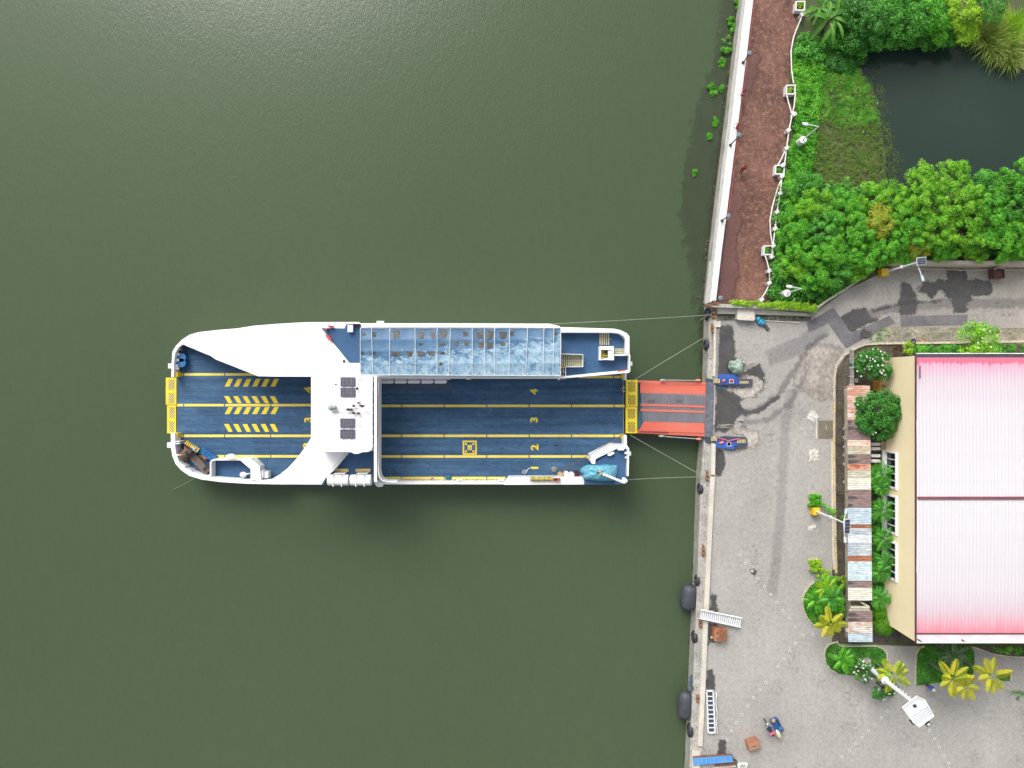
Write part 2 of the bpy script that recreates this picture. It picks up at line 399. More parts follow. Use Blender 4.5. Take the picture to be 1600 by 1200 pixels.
def tree(name, label, cat, pxy, rad, h, mat, group=None, n=26, per=90, ls=.26, asp=.55, cr=(.45, .8), zb=0.0, crown_name='crown', flowers=0, irregular=.25, lean=True, core=.35):
    """pxy: photo position of the crown's middle; the trunk stands straight below it."""
    zc = zb + h * .8
    c = P(pxy[0], pxy[1], zc); loc = Vector((c.x, c.y, zb))
    t = thing(name, label, cat, loc, group); t['_loc'] = [0, 0, 0]
    trunk_mb(h, .05 + rad * .045, rad).build('trunk', MT['trunk'], t)
    cs, rs = dome_clumps(rad - .2, h * .42, n, h * .55, irregular, cr, core)
    C_, Nn = clump_leaves(cs, rs, [per] * n)
    leaf_obj(crown_name, mat, C_, Nn, RNG.uniform(.7, 1.25, len(C_)) * ls, asp, t)
    if flowers:
        idx = RNG.choice(len(C_), flowers * 3, replace=False); base = C_[idx[:flowers]] + np.array([0, 0, .14])
        cc = np.vstack([base, base + RNG.normal(size=base.shape) * .05]); nn = RNG.normal(size=cc.shape) * .3; nn[:, 2] += 1
        leaf_obj('blossom', FLW, cc, nn, .2, .8, t)
    return t
def inpoly(x, y, poly):
    c = False; n = len(poly)
    for i in range(n):
        x1, y1 = poly[i]; x2, y2 = poly[i - 1]
        if (y1 > y) != (y2 > y) and x < (x2 - x1) * (y - y1) / (y2 - y1) + x1: c = not c
    return c
def scatter(poly, n):
    xs = [p[0] for p in poly]; ys = [p[1] for p in poly]; out = []
    while len(out) < n:
        x, y = random.uniform(min(xs), max(xs)), random.uniform(min(ys), max(ys))
        if inpoly(x, y, poly): out.append((x, y))
    return out
def cover(name, label, poly, nclump, mat, per=40, cr=(.3, .6), ls=.2, asp=.5, z=0.0, up=.6, kind='stuff', cat=None, hh=.3, group=None):
    cs = []; rs = []
    for x, y in scatter(poly, nclump):
        r = random.uniform(*cr); p = P(x, y, z + hh); cs.append((p.x, p.y, z + random.uniform(.2, 1) * hh)); rs.append(r)
    C_, Nn = clump_leaves(cs, rs, [per] * nclump, .6, up)
    o = leaf_obj(name, mat, C_, Nn, RNG.uniform(.7, 1.3, len(C_)) * ls, asp)
    return tag(o, label, cat, group, kind)
def blades(name, mat, centers, per, length, width, parent=None, spread=.9, dome=True):
    """long arching grass or reed blades: three-segment strips"""
    mb = MB()
    for c, L in centers:
        for k in range(per):
            a = random.uniform(0, 6.283); el = random.uniform(.15, 1.0) * spread; l = L * length * random.uniform(.6, 1.1)
            dx, dy = math.cos(a), math.sin(a); sx, sy = -dy * width / 2, dx * width / 2
            pts = []
            for j, u in enumerate((0, .35, .7, 1)):
                r_ = l * u * math.sin(el) * (1 + .25 * u); z = l * (u * math.cos(el) - .45 * u * u * math.sin(el)); wv = (1, 1, .7, .06)[j]
                x, y, zz = c[0] + dx * r_, c[1] + dy * r_, c[2] + max(z, .02)
                pts += [(x + sx * wv, y + sy * wv, zz), (x - sx * wv, y - sy * wv, zz)]
            mb.add(pts, [(0, 1, 3, 2), (2, 3, 5, 4), (4, 5, 7, 6)])
    return mb.build(name, mat, parent)
def frond_crown(mb, c, nf, L, lw, el=(.2, 1.0), droop=.5, nl=16, dens=1.0, phase=0):
    """palm fronds: a curved rachis with paired leaflets"""
    Cs = []; Ns = []; Ds = []; Sz = []
    for i in range(nf):
        a = phase + 2 * math.pi * i / nf + random.uniform(-.25, .25); e = random.uniform(*el); l = L * random.uniform(.8, 1.1)
        pts = []
        for j in range(9):
            u = j / 8; r_ = l * u * math.cos(e * (1 - u * .2)); z = l * (u * math.sin(e) - droop * u * u)
            pts.append(Vector((c[0] + math.cos(a) * r_, c[1] + math.sin(a) * r_, c[2] + z)))
        mb.tube(pts, .022, 4, .006, cap=False)
        for j in range(int(nl * dens)):
            u = .16 + .84 * (j + .5) / int(nl * dens); q = u * 8; k = min(7, int(q)); p = pts[k].lerp(pts[k + 1], q - k); tg = (pts[k + 1] - pts[k]).normalized()
            sd = tg.cross(Vector((0, 0, 1))).normalized(); ll = lw * (math.sin(math.pi * min(1, u * .9 + .12)) ** .6) * random.uniform(.85, 1.1)
            for s_ in (-1, 1):
                dv = (sd * s_ * .85 + tg * .55 + Vector((0, 0, -.18 + random.uniform(-.12, .12)))).normalized()
                Cs.append(p + dv * ll * .5); Ds.append(dv); Sz.append(ll); Ns.append(Vector((0, 0, 1)) + sd * s_ * .35)
    return np.array(Cs), np.array(Ns), np.array(Ds), np.array(Sz)
def palm(name, label, pxy, h, nf, L, lw, mat, group=None, el=(.15, .95), droop=.45, nl=22, asp=.16, base_px=None, trunk_r=.09, zb=0.0, cat='palm', tmat='palm_trunk'):
    c = P(pxy[0], pxy[1], zb + h)
    b = P(base_px[0], base_px[1], zb) if base_px else Vector((c.x, c.y, zb))
    t = thing(name, label, cat, b, group); t['_loc'] = [0, 0, 0]
    top = c - b
    MB().tube([(0, 0, 0), (top.x * .35, top.y * .35, h * .5), (top.x, top.y, h - .05)], trunk_r * 1.3, 8, trunk_r * .8).build('trunk', MT[tmat], t)
    mb = MB(); C_, Nn, D_, S_ = frond_crown(mb, (top.x, top.y, h), nf, L, lw, el, droop, nl)
    cr = leaf_obj('crown', mat, C_, Nn, S_, asp, t, dirs=D_)
    mb.build('frond_stem', mat, cr)
    return t

# ================================================================== SETTING
ZW = -1.9
# outline of the waterfront, photo pixels read at z = 0
SW = [(1188, -240), (1164, 0), (1155, 75), (1143, 180), (1134, 250), (1124, 330), (1117, 390), (1109, 472)]      # sea wall outer edge
QE = [(1108, 474), (1106, 560), (1104, 620), (1100, 690), (1095, 745), (1090, 900), (1083, 1060), (1077, 1200), (1072, 1300)]   # quay outer edge
edge = [tuple(P(x, y)[:2]) for x, y in SW + QE]
struct('river_water', MB().add([(-2500, -2500, ZW), (2500, -2500, ZW), (2500, 2500, ZW), (-2500, 2500, ZW)], [(0, 1, 2, 3)]), MT['water'])
# land mass: quay wall faces down into the water
land = [(edge[0][0] + 6, 1200.)] + [(edge[0][0], edge[0][1])] + edge[1:] + [(edge[-1][0] - 2, -1200.), (1500., -1200.), (1500., 1200.)]
pond_px = [(1345, 98), (1368, 76), (1400, 64), (1500, 60), (1545, 88), (1620, 90), (1800, 90), (1800, 285), (1600, 285), (1400, 300), (1385, 290), (1372, 230), (1362, 160)]
pond_xy = [tuple(P(x, y, -.6)[:2]) for x, y in pond_px]
def face_with_hole(outer, hole, z):     # bridge the hole into the outline with one slit
    hi = min(range(len(hole)), key=lambda i: hole[i][1]); oi = min(range(len(outer)), key=lambda i: -outer[i][0] + abs(outer[i][1] + 1200) * .001)
    return None
mb = MB(); n = len(land)
mb.add([(x, y, -.03) for x, y in land] + [(x, y, -6) for x, y in land], [(i, (i + 1) % n, n + (i + 1) % n, n + i) for i in range(n)])
struct('quay_wall_face', mb, MT['concrete'])
struct('pond_water', MB().add([(x, y, -.62) for x, y in [tuple(P(a, b, -.62)[:2]) for a, b in [(1300, 20), (1900, 20), (1900, 340), (1300, 340)]]], [(0, 3, 2, 1)]), MT['pond'])
# ground sheet: a fine grid that dips below the pond surface
def ground_sheet():
    xs = list(np.arange(P(1150, 0).x, P(1640, 0).x, .55)) + [70, 90, 130, 300, 1500]
    ys = [-1200, -300, -120, -70, -50] + list(np.arange(-44, 40, .6)) + [45, 60, 120, 400, 1200]
    def dist_in(x, y):
        ins = inpoly(x, y, pond_xy); dm = 1e9
        for i in range(len(pond_xy)):
            a = Vector(pond_xy[i - 1]); b = Vector(pond_xy[i]); ab = b - a; t = max(0, min(1, (Vector((x, y)) - a).dot(ab) / ab.length_squared)); dm = min(dm, (Vector((x, y)) - a - ab * t).length)
        return dm if ins else -dm
    def land_left(y):
        for (x1, y1), (x2, y2) in zip(edge[:-1], edge[1:]):
            if y2 <= y <= y1: return x1 + (x2 - x1) * (y1 - y) / (y1 - y2)
        return edge[0][0] if y > edge[0][1] else edge[-1][0]
    vs = []
    for x in xs:
        for y in ys:
            lx = land_left(y) + .3
            xx = max(x, lx); dd = dist_in(xx, y)
            z = -.04 - min(1.4, max(0, (dd + 2.2) * .30)) if -2.2 < dd else -.04
            vs.append((xx, y, z))
    k = len(ys); fs = [(i * k + j, (i + 1) * k + j, (i + 1) * k + j + 1, i * k + j + 1) for i in range(len(xs) - 1) for j in range(k - 1)]
    return MB().add(vs, fs, True)
struct('ground', ground_sheet(), MT['marsh'])
def lay(name, pts, z, mat, t=.03):
    return struct(name, MB().pp(pts, z - t, z), mat)
rdl = [(1277, 487), (1300, 468), (1345, 437), (1388, 414), (1600, 410), (1900, 408)]
lay('pavement', [(1109, 480), (1277, 484), (1293, 474), (1322, 453), (1388, 422), (1395, 416), (1500, 414), (1900, 412), (1900, 538), (1352, 538), (1322, 556), (1307, 578), (1302, 620), (1302, 1006), (1434, 1010), (1900, 1010), (1900, 1400), (1072, 1400), (1077, 1200), (1084, 1060), (1091, 900), (1096, 745), (1105, 620), (1107, 560)], .0, MT['pavers'], .05)
lay('promenade_path', [(1192, -240), (1278, -240), (1249, 20), (1246, 40), (1238, 75), (1233, 130), (1238, 160), (1234, 230), (1222, 262), (1220, 330), (1212, 372), (1204, 395), (1205, 440), (1196, 474), (1112, 474), (1127, 330), (1146, 180), (1158, 75), (1167, 0)], .004, MT['prom'], .06)
lay('road', [(1312, 470), (1345, 444), (1388, 422), (1500, 414), (1900, 412), (1900, 514), (1500, 512), (1405, 512), (1345, 540), (1322, 545), (1300, 520), (1270, 500)], .004, MT['road'], .02)
lay('plaza', [(1440, 1125), (1470, 1090), (1620, 1040), (1900, 1040), (1900, 1400), (1430, 1400), (1400, 1200), (1408, 1160)], .004, MT['plaza'], .02) if False else None

# ------------------------------------------------------------------ patches, puddles, stains
def blob(pts, amp=2.2, sub=5, seed=0):
    rnd = random.Random(seed); out = []
    for i in range(len(pts)):
        x1, y1 = pts[i]; x2, y2 = pts[(i + 1) % len(pts)]
        L = math.hypot(x2 - x1, y2 - y1) or 1; k = max(1, int(L / 3.0))
        for j in range(k):
            t = j / k; o = rnd.gauss(0, amp * .35) if j else 0
            out.append((x1 + (x2 - x1) * t - (y2 - y1) / L * o, y1 + (y2 - y1) * t + (x2 - x1) / L * o))
    return out
ZP = [.006]
def soft(mat, amt=.55, strength=1.0):
    """same surface, fading out over a ragged noisy edge"""
    key = mat.name + '_soft%s_%s' % (amt, strength)
    if key in MT: return MT[key]
    m = mat.copy(); m.name = mat.name + '_faded'; nt = m.node_tree; out = nt.nodes['Material Output']; bs = nt.nodes['Principled BSDF']
    at = nt.nodes.new('ShaderNodeAttribute'); at.attribute_name = 'inset'
    n1 = noise(nt, mapped(nt), 1.1, 7, .75); ad = nt.nodes.new('ShaderNodeMath'); ad.operation = 'MULTIPLY_ADD'; ad.inputs[1].default_value = amt * 3; nt.links.new(n1, ad.inputs[0]); nt.links.new(at.outputs['Fac'], ad.inputs[2])
    sb = nt.nodes.new('ShaderNodeMath'); sb.operation = 'ADD'; sb.inputs[1].default_value = .5 - amt * 1.5; nt.links.new(ad.outputs[0], sb.inputs[0])
    al = ramp(nt, sb.outputs[0], [(.38, (0, 0, 0)), (.66, (strength,) * 3)])
    tr = nt.nodes.new('ShaderNodeBsdfTransparent'); mx = nt.nodes.new('ShaderNodeMixShader')
    nt.links.new(al, mx.inputs[0]); nt.links.new(tr.outputs[0], mx.inputs[1]); nt.links.new(bs.outputs[0], mx.inputs[2]); nt.links.new(mx.outputs[0], out.inputs[0])
    MT[key] = m; return m
def stain(name, label, cat, pts, mat, amp=2.2, zz=None, strength=1.0, rag=None):
    ZP[0] += .0011; z = zz or ZP[0]; amt = rag or min(.9, .28 + amp * .09)
    q = [tuple(P(x, y, z)[:2]) for x, y in pts]; pad = .75; st = .11
    xs = np.arange(min(p[0] for p in q) - pad, max(p[0] for p in q) + pad, st); ys = np.arange(min(p[1] for p in q) - pad, max(p[1] for p in q) + pad, st)
    X, Y = np.meshgrid(xs, ys, indexing='ij'); D = np.full(X.shape, 1e9); ins = np.zeros(X.shape, bool)
    for i in range(len(q)):
        (x1, y1), (x2, y2) = q[i - 1], q[i]; dx, dy = x2 - x1, y2 - y1; L = dx * dx + dy * dy + 1e-12
        t = np.clip(((X - x1) * dx + (Y - y1) * dy) / L, 0, 1); D = np.minimum(D, np.hypot(X - x1 - t * dx, Y - y1 - t * dy))
        c = ((y1 > Y) != (y2 > Y)) & (X < (x2 - x1) * (Y - y1) / (y2 - y1 + 1e-12) + x1); ins ^= c
    S = np.where(ins, D, -D); keep = S > -pad; idx = -np.ones(X.shape, int); mb = MB(); att = []
    for i in range(len(xs) - 1):
        for j in range(len(ys) - 1):
            if keep[i, j] and keep[i + 1, j] and keep[i, j + 1] and keep[i + 1, j + 1]:
                f = []
                for a_, b_ in ((i, j), (i + 1, j), (i + 1, j + 1), (i, j + 1)):
                    if idx[a_, b_] < 0: idx[a_, b_] = len(mb.v); mb.v.append((X[a_, b_], Y[a_, b_], z)); att.append(float(S[a_, b_]))
                    f.append(int(idx[a_, b_]))
                mb.f.append(tuple(f)); mb.sm.append(False)
    o = mb.build(name, soft(mat, round(amt, 2), strength)); o.data.attributes.new('inset', 'FLOAT', 'POINT').data.foreach_set('value', att)
    return tag(o, label, cat)
stain('wet_patch', 'long dark wet rectangle beside the quay kerb above the ramp', 'wet patch', [(1126, 510), (1145, 509), (1147, 530), (1149, 552), (1147, 585), (1122, 585), (1123, 545)], MT['wet'], 1.2)
stain('wet_patch', 'broad dark wet area where the ramp meets the quay', 'wet patch', [(1120, 606), (1150, 604), (1165, 618), (1156, 630), (1166, 642), (1150, 655), (1146, 668), (1132, 676), (1118, 674)], MT['wet'], 2)
stain('wet_patch', 'narrow dark wet strip below the lower blue ramp anchor', 'wet patch', [(1117, 702), (1128, 704), (1132, 715), (1132, 735), (1124, 745), (1116, 738)], MT['wet'], 1)
stain('wet_patch', 'small dark wet blot right of the green tarpaulin', 'wet patch', [(1174, 575), (1186, 570), (1193, 582), (1196, 600), (1190, 612), (1178, 620), (1165, 612), (1178, 603), (1172, 590), (1160, 584)], MT['wet'], 3)
stain('wet_patch', 'thin dark tyre-wet streak curving away from the ramp', 'wet patch', [(1160, 645), (1190, 636), (1215, 618), (1217, 622), (1192, 642), (1163, 652)], MT['wet'], 2)
stain('wet_patch', 'dark wet blot between the white gangway and the quay kerb', 'wet patch', [(1112, 930), (1118, 932), (1121, 955), (1108, 954)], MT['wet'], 1.5)
stain('wet_patch', 'dark wet strip under the rusty orange box', 'wet patch', [(1106, 972), (1120, 973), (1122, 988), (1116, 1004), (1105, 1006)], MT['wet'], 1.5)
stain('wet_patch', 'rounded dark wet strip above the dark ladder', 'wet patch', [(1104, 1048), (1112, 1046), (1117, 1060), (1117, 1078), (1103, 1078)], MT['wet'], 1)
stain('wet_patch', 'dark wet figure-shaped blot above the blue gangplank', 'wet patch', [(1124, 1155), (1133, 1156), (1134, 1166), (1134, 1182), (1120, 1182), (1122, 1172)], MT['wet'], 1.5)
stain('puddle', 'large dark puddle lying across the upper road', 'puddle', [(1432, 450), (1450, 440), (1480, 436), (1478, 420), (1510, 422), (1512, 436), (1545, 440), (1552, 452), (1544, 462), (1520, 463), (1512, 472), (1510, 488), (1490, 489), (1487, 466), (1468, 454), (1455, 466), (1445, 458)], MT['wet'], 3)
stain('puddle', 'upright dark puddle left of the large road puddle', 'puddle', [(1408, 441), (1420, 444), (1428, 455), (1434, 470), (1430, 490), (1407, 492), (1405, 470)], MT['wet'], 2.5)
stain('puddle', 'dark diagonal puddle by the asphalt strip at the road corner', 'puddle', [(1318, 492), (1335, 482), (1350, 480), (1360, 494), (1370, 500), (1345, 512), (1330, 520), (1314, 498)], MT['wet'], 3)
lay('asphalt_patch', [(1260, 505), (1302, 481), (1313, 495), (1330, 521), (1390, 493), (1399, 504), (1322, 544), (1294, 505), (1264, 519)], .036, MT['asphalt'], .0006)
lay('asphalt_patch', [(1407, 494), (1512, 491.5), (1511, 507.5), (1407, 510)], .037, MT['asphalt'], .0006)
stain('puddle', 'small round dark puddle on the lower asphalt strip', 'puddle', [(1343, 520), (1350, 515), (1360, 518), (1361, 526), (1352, 530), (1344, 527)], MT['wet'], 1, .041)
stain('mud_stain', 'wide brown and cream dried mud beside the rounded kerb', 'mud stain', [(1262, 540), (1290, 535), (1318, 545), (1303, 575), (1300, 622), (1280, 628), (1262, 616), (1240, 600), (1243, 575), (1252, 555)], MT['mudstain'], 5, None, .8)
stain('mud_stain', 'cream dried mud fringe round the upper blue ramp anchor', 'mud stain', [(1165, 585), (1185, 590), (1196, 600), (1188, 615), (1160, 622), (1140, 612), (1130, 606), (1170, 604)], MT['mudstain'], 4)
stain('mud_stain', 'cream dried mud fringe round the lower blue ramp anchor', 'mud stain', [(1140, 672), (1160, 668), (1185, 675), (1188, 690), (1180, 700), (1150, 704), (1130, 700), (1168, 695), (1160, 682)], MT['mudstain'], 4)
stain('lime_stain', 'square white lime stain left of the yellow kerb', 'lime stain', [(1262, 702), (1280, 701), (1281, 721), (1262, 722)], MT['palestain'], 2)
stain('lime_stain', 'round pale stain above the square brown drain cover', 'lime stain', [(1261, 644), (1275, 640), (1280, 652), (1270, 660), (1260, 655)], MT['palestain'], 2)
stain('lime_stain', 'small white stain below the yellow lamp base', 'lime stain', [(1262, 822), (1272, 818), (1277, 824), (1268, 830), (1262, 829)], MT['palestain'], 1)
def track(pts, wpx):
    L = []; Rr = []
    for i, (x, y) in enumerate(pts):
        x0, y0 = pts[max(0, i - 1)]; x1, y1 = pts[min(len(pts) - 1, i + 1)]; d_ = math.hypot(x1 - x0, y1 - y0); nx, ny = -(y1 - y0) / d_, (x1 - x0) / d_
        L.append((x + nx * wpx / 2, y + ny * wpx / 2)); Rr.append((x - nx * wpx / 2, y - ny * wpx / 2))
    return L + Rr[::-1]
stain('tyre_track', 'faint grey tyre track curving from the ramp up towards the road', 'tyre track', track([(1150, 648), (1185, 640), (1215, 618), (1240, 580), (1262, 545), (1290, 522)], 9), MT['asphalt'], 3, None, .35, .5)
stain('tyre_track', 'second faint tyre track just below and right of the longer one', 'tyre track', track([(1160, 662), (1200, 655), (1232, 632), (1252, 600), (1262, 575)], 8), MT['asphalt'], 3, None, .3, .5)
stain('tyre_track', 'faint upright tyre track running down the quay from the ramp', 'tyre track', track([(1236, 610), (1226, 680), (1222, 760), (1216, 850), (1206, 930)], 16), MT['asphalt'], 3, None, .16, .5)
stain('tyre_track', 'broad smooth grey wear band between ledge and road bend', 'tyre track', track([(1200, 560), (1240, 545), (1290, 512)], 26), MT['asphalt'], 3, None, .22, .5)
stain('tyre_track', 'pair of thin dark skid lines on the upper road', 'tyre track', track([(1362, 487), (1385, 481), (1410, 474), (1440, 472), (1470, 471)], 3.5), MT['wet'], 2, None, .7, .3)
stain('tyre_track', 'long faint grey band along the middle of the upper road', 'tyre track', track([(1330, 505), (1390, 482), (1450, 476), (1560, 474), (1700, 474)], 16), MT['asphalt'], 3, None, .3, .5)
stain('puddle', 'long smooth brown puddle along the sea wall of the promenade', 'puddle', [(1140, 302), (1156, 300), (1165, 312), (1155, 330), (1160, 350), (1152, 375), (1150, 400), (1156, 430), (1148, 450), (1147, 471), (1119, 471), (1130, 372)], MT['wetbrown'], 3)
stain('puddle', 'brown puddle beside the sea wall near the pink figure', 'puddle', [(1172, 86), (1184, 80), (1190, 92), (1182, 105), (1188, 112), (1178, 125), (1174, 143), (1160, 140), (1164, 112)], MT['wetbrown'], 2)

SHALLOW_REFL = M('murky_shallows_and_reflection', (.030, .036, .018), (.055, .060, .034), 1.2, .3, stretch=(1, .6, 1))  # murky shallows, with the dark reflection of the walls painted in
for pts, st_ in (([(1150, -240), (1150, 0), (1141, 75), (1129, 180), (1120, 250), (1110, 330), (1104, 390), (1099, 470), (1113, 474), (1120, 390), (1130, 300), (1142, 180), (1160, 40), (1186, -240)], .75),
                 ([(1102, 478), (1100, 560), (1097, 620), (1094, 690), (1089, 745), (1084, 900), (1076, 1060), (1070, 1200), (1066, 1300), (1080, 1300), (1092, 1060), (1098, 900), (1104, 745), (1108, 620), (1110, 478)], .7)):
    o = stain('shallows_and_reflection', None, None, pts, SHALLOW_REFL, 6, ZW + .022 + .001 * len(pts), st_, .7); tag(o, kind='structure')  # strips along wall and quay: their dark reflection painted onto the water
o = stain('shallows_and_reflection', None, None, [(1130, -30), (1118, 80), (1085, 180), (1068, 260), (1062, 340), (1078, 420), (1092, 520), (1090, 620), (1104, 620), (1106, 470), (1120, 360), (1134, 240), (1150, 60), (1164, -30)], SHALLOW_REFL, 6, ZW + .012, .33, 1.4); tag(o, kind='structure')
# ================================================================== SEA WALL, QUAY KERB
t = thing('sea_wall', 'long white painted sea wall between river and brown promenade', 'sea wall', P(1140, 230))
def offs(pts, dx): return [(x + dx, y) for x, y in pts]
mb = MB(); sw_top = [(1189, -240), (1165, 0), (1156, 75), (1144, 180), (1135, 250), (1125, 330), (1118, 390), (1109.5, 472)]
mb.pp([(x, y) for x, y in sw_top] + [(x, y) for x, y in reversed([(1202, -240), (1177, 0), (1168, 75), (1155, 180), (1146, 250), (1136, 330), (1128, 390), (1118.5, 472)])], -1.2, .75)
mb.build('wall', MT['whitew'], t)
mb = MB().pband([(1185, -240), (1161, 0), (1152, 75), (1140, 180), (1131.5, 250), (1122, 330), (1115, 390), (1107, 472)], 4, -2.6, -.45); mb.build('footing', MT['concrete'], t)
mb = MB().pband([(1194, -240), (1169.5, 0), (1160.5, 75), (1148.5, 180), (1139.5, 250), (1130, 330), (1122.5, 390), (1113.5, 470)], .35, .7, .756); mb.build('joint_line', MT['grey'], t)
t2 = tag(MB().pband([(1203, -240), (1179, 0), (1170, 75), (1157, 180), (1148.5, 250), (1137, 345)], 3.2, .005, .12).build('kerb', M('faded_red_kerb', (.30, .07, .06), (.34, .15, .12), .9, .8)), 'faded red kerb line along the foot of the sea wall', 'kerb')

t = thing('quay_kerb', 'long worn concrete kerb along the edge of the grey quay', 'kerb', P(1100, 800))
QI = [(1119, 474), (1119, 560), (1117, 620), (1117, 745), (1110, 900), (1103, 1060), (1098, 1166)]
QO = [(1108, 474), (1106, 560), (1104, 620), (1100, 690), (1095, 745), (1090, 900), (1083, 1060), (1077, 1200), (1072, 1300)]
mb = MB().pp(QO + [(1090, 1300), (1092, 1200), (1098, 1160), (1103, 1060), (1110, 900), (1116, 745), (1117, 620), (1119, 560), (1119, 474)], -.6, .06); mb.build('ledge', MT['concrete'], t)
mb = MB().pband([(1113.5, 745), (1109.5, 820), (1106, 900), (1103, 960), (1099, 1060), (1094, 1166)], 7.5, .05, .34)
mb.pband([(1114.5, 682), (1115, 700), (1114, 742)], 6.5, .05, .32); mb.pband([(1117, 500), (1117, 560), (1115.5, 588)], 3.5, .05, .3); mb.pband([(1116, 602), (1114.5, 664)], 3.5, .05, .3); mb.pband([(1088, 1175), (1084, 1300)], 13, .05, .3)
mb.build('beam', MT['concrete_pale'], t)
mb = MB()
for y0, y1, xm in ((772, 792, 1101), (796, 820, 1099.5), (825, 850, 1098), (905, 940, 1095), (1010, 1040, 1091), (705, 735, 1103.5), (520, 560, 1110.5), (625, 655, 1107)): mb.pbox(xm - 2, y0, xm + 2, y1, .06, .17)
mb.build('block', MT['concrete'], t)
rust_px = [(1112, 485, 1118, 498), (1111, 506, 1116, 521), (1103, 737, 1107, 752), (1097, 852, 1101, 870), (1092, 966, 1096, 981), (1088, 1085, 1092, 1098)]
rl = ['below the corner of the sea wall', 'beside the upper mooring rope end', 'where two lower mooring ropes end', 'midway down the lower quay', 'under the river end of the white gangway', 'beside the largest lower fender']
for b, l in zip(rust_px, rl):
    t = thing('bollard', 'rusty orange mooring bollard ' + l, 'bollard', P((b[0] + b[2]) / 2, (b[1] + b[3]) / 2, .06), 'rusty mooring bollards on the quay ledge')
    MB().pbox(*b, .061, .1).build('base_plate', MT['rust'], t)
    c = P((b[0] + b[2]) / 2, (b[1] + b[3]) / 2, .4); mb = MB()
    for s_ in (-.22, .22): mb.cyl((c.x, c.y + s_), .1, .1, .42, 12); mb.cyl((c.x, c.y + s_), .15, .42, .5, 12)
    mb.build('post', M('rusty_orange_paint', (.36, .17, .06), (.16, .09, .06), 4, .8), t)

# riprap and weed at the foot of the walls
mb = MB()
for _ in range(1500):
    y = random.uniform(-20, 470); i = next(k for k in range(len(SW) - 1) if SW[k][1] <= y <= SW[k + 1][1]); a, b = SW[i], SW[i + 1]; x = a[0] + (b[0] - a[0]) * (y - a[1]) / (b[1] - a[1])
    p = P(x - random.expovariate(.38) - 1, y, ZW); r = random.uniform(.08, .32); mb.ell((p.x, p.y, ZW - r * .25), (r, r * random.uniform(.7, 1.4), r * .55), 6, 4, random.uniform(0, 3))
tag(mb.build('rubble', M('wet_weedy_rubble', (.022, .024, .012), (.05, .05, .028), 1, .7)), kind='stuff')

# ================================================================== FERRY
ZD, ZB, Z2, ZC, ZR = .1, 1.35, 4.6, 6.9, 7.4
fe = thing('ferry', 'white car ferry with blue decks and yellow lane lines moored bow to the quay', 'ferry', P(625, 640, ZW))
# hull: plan outline at rail height lofted down to the waterline
hull_top = [(268, 560), (269, 550), (275, 540), (284, 531), (296, 525), (310, 521.5), (340, 519), (400, 517), (500, 515), (700, 515), (900, 517), (965, 518), (976, 522), (981, 530), (982, 560), (978, 592), (978, 679), (981, 700), (982, 745), (978, 753), (968, 756.5), (800, 757), (600, 758), (440, 756.5), (384, 756), (346, 754), (315, 750), (296, 746), (281, 737), (271, 724), (267.5, 710), (267, 677), (268, 640)]
def P2(x, y, z): return tuple(P(x, y, z)[:2])
ht = [P2(x, y, ZB) for x, y in hull_top]
cx = sum(p[0] for p in ht) / len(ht); cy = sum(p[1] for p in ht) / len(ht)
def shrink(k, kx): return [(cx + (x - cx) * kx, cy + (y - cy) * k) for x, y in ht]
mb = MB(); n = len(ht); rings = [(ht, ZD - .02), (shrink(.985, .985), -.8), (shrink(.96, .95), ZW - .6)]
vs = [(x, y, z) for rg, z in rings for x, y in rg]
mb.add(vs, [(k * n + i, k * n + (i + 1) % n, (k + 1) * n + (i + 1) % n, (k + 1) * n + i) for k in range(2) for i in range(n)])
mb.build('hull', MT['white'], fe)
dk = MB().prism([(cx + (x - cx) * .998, cy + (y - cy) * .997) for x, y in ht], ZD - .1, ZD).build('vehicle_deck', MT['blue_deck'], fe)
# lane lines
mb = MB()
def line(y, x0, x1, gaps, wd=3.9):
    xs = [x0] + [g for g in gaps if x0 < g < x1] + [x1]
    for a, b in zip(xs[:-1], xs[1:]): mb.pbox(a + (.8 if a != x0 else 0), y - wd / 2, b - (.8 if b != x1 else 0), y + wd / 2, ZD + .001, ZD + .006)
gr = [627.5, 694, 760.5, 827, 893, 959.6]; gl = [287, 351, 423, 490, 560]
for y, yl in ((634.2, 633), (681, 681), (713.2, 713)):
    line(y, 592 if y < 700 else 590, 976 if y != 713.2 else 924, gr); line(yl, 275, 590, gl)
line(747, 592, 790, gr); line(589, 905, 973, [959]); line(585, 280, 590, gl)
each(mb, 'lane_line', MT['yellow'], dk)
mb = MB()
for x in gr:
    for y in (634.2, 681, 713.2): mb.pbox(x - .8, y - 1.6, x + .8, y + 1.6, ZD + .001, ZD + .005)
for x in gl[:3]:
    for y in (633, 681, 713): mb.pbox(x - .8, y - 1.6, x + .8, y + 1.6, ZD + .001, ZD + .005)
each(mb, 'lashing_point', M('brown_rust_dot', (.10, .05, .03)), dk)
# hazard bars left
mb = MB()
for y0, y1, sl in ((592, 604, 1), (619, 630, -1), (636, 647, 1), (662.5, 674.8, -1)):
    for k in range(6):
        xb = 351 + 14.3 * k; s = 6
        if sl > 0: q = [(xb, y1), (xb + s, y0), (xb + s + 7.2, y0), (xb + 7.5, y1)]
        else: q = [(xb - 1, y0), (xb + 6.5, y0), (xb + 6.5 + s, y1), (xb + s, y1)]
        mb.pp(q, ZD + .001, ZD + .007)
each(mb, 'hazard_bar', MT['yellow_bright'], dk)
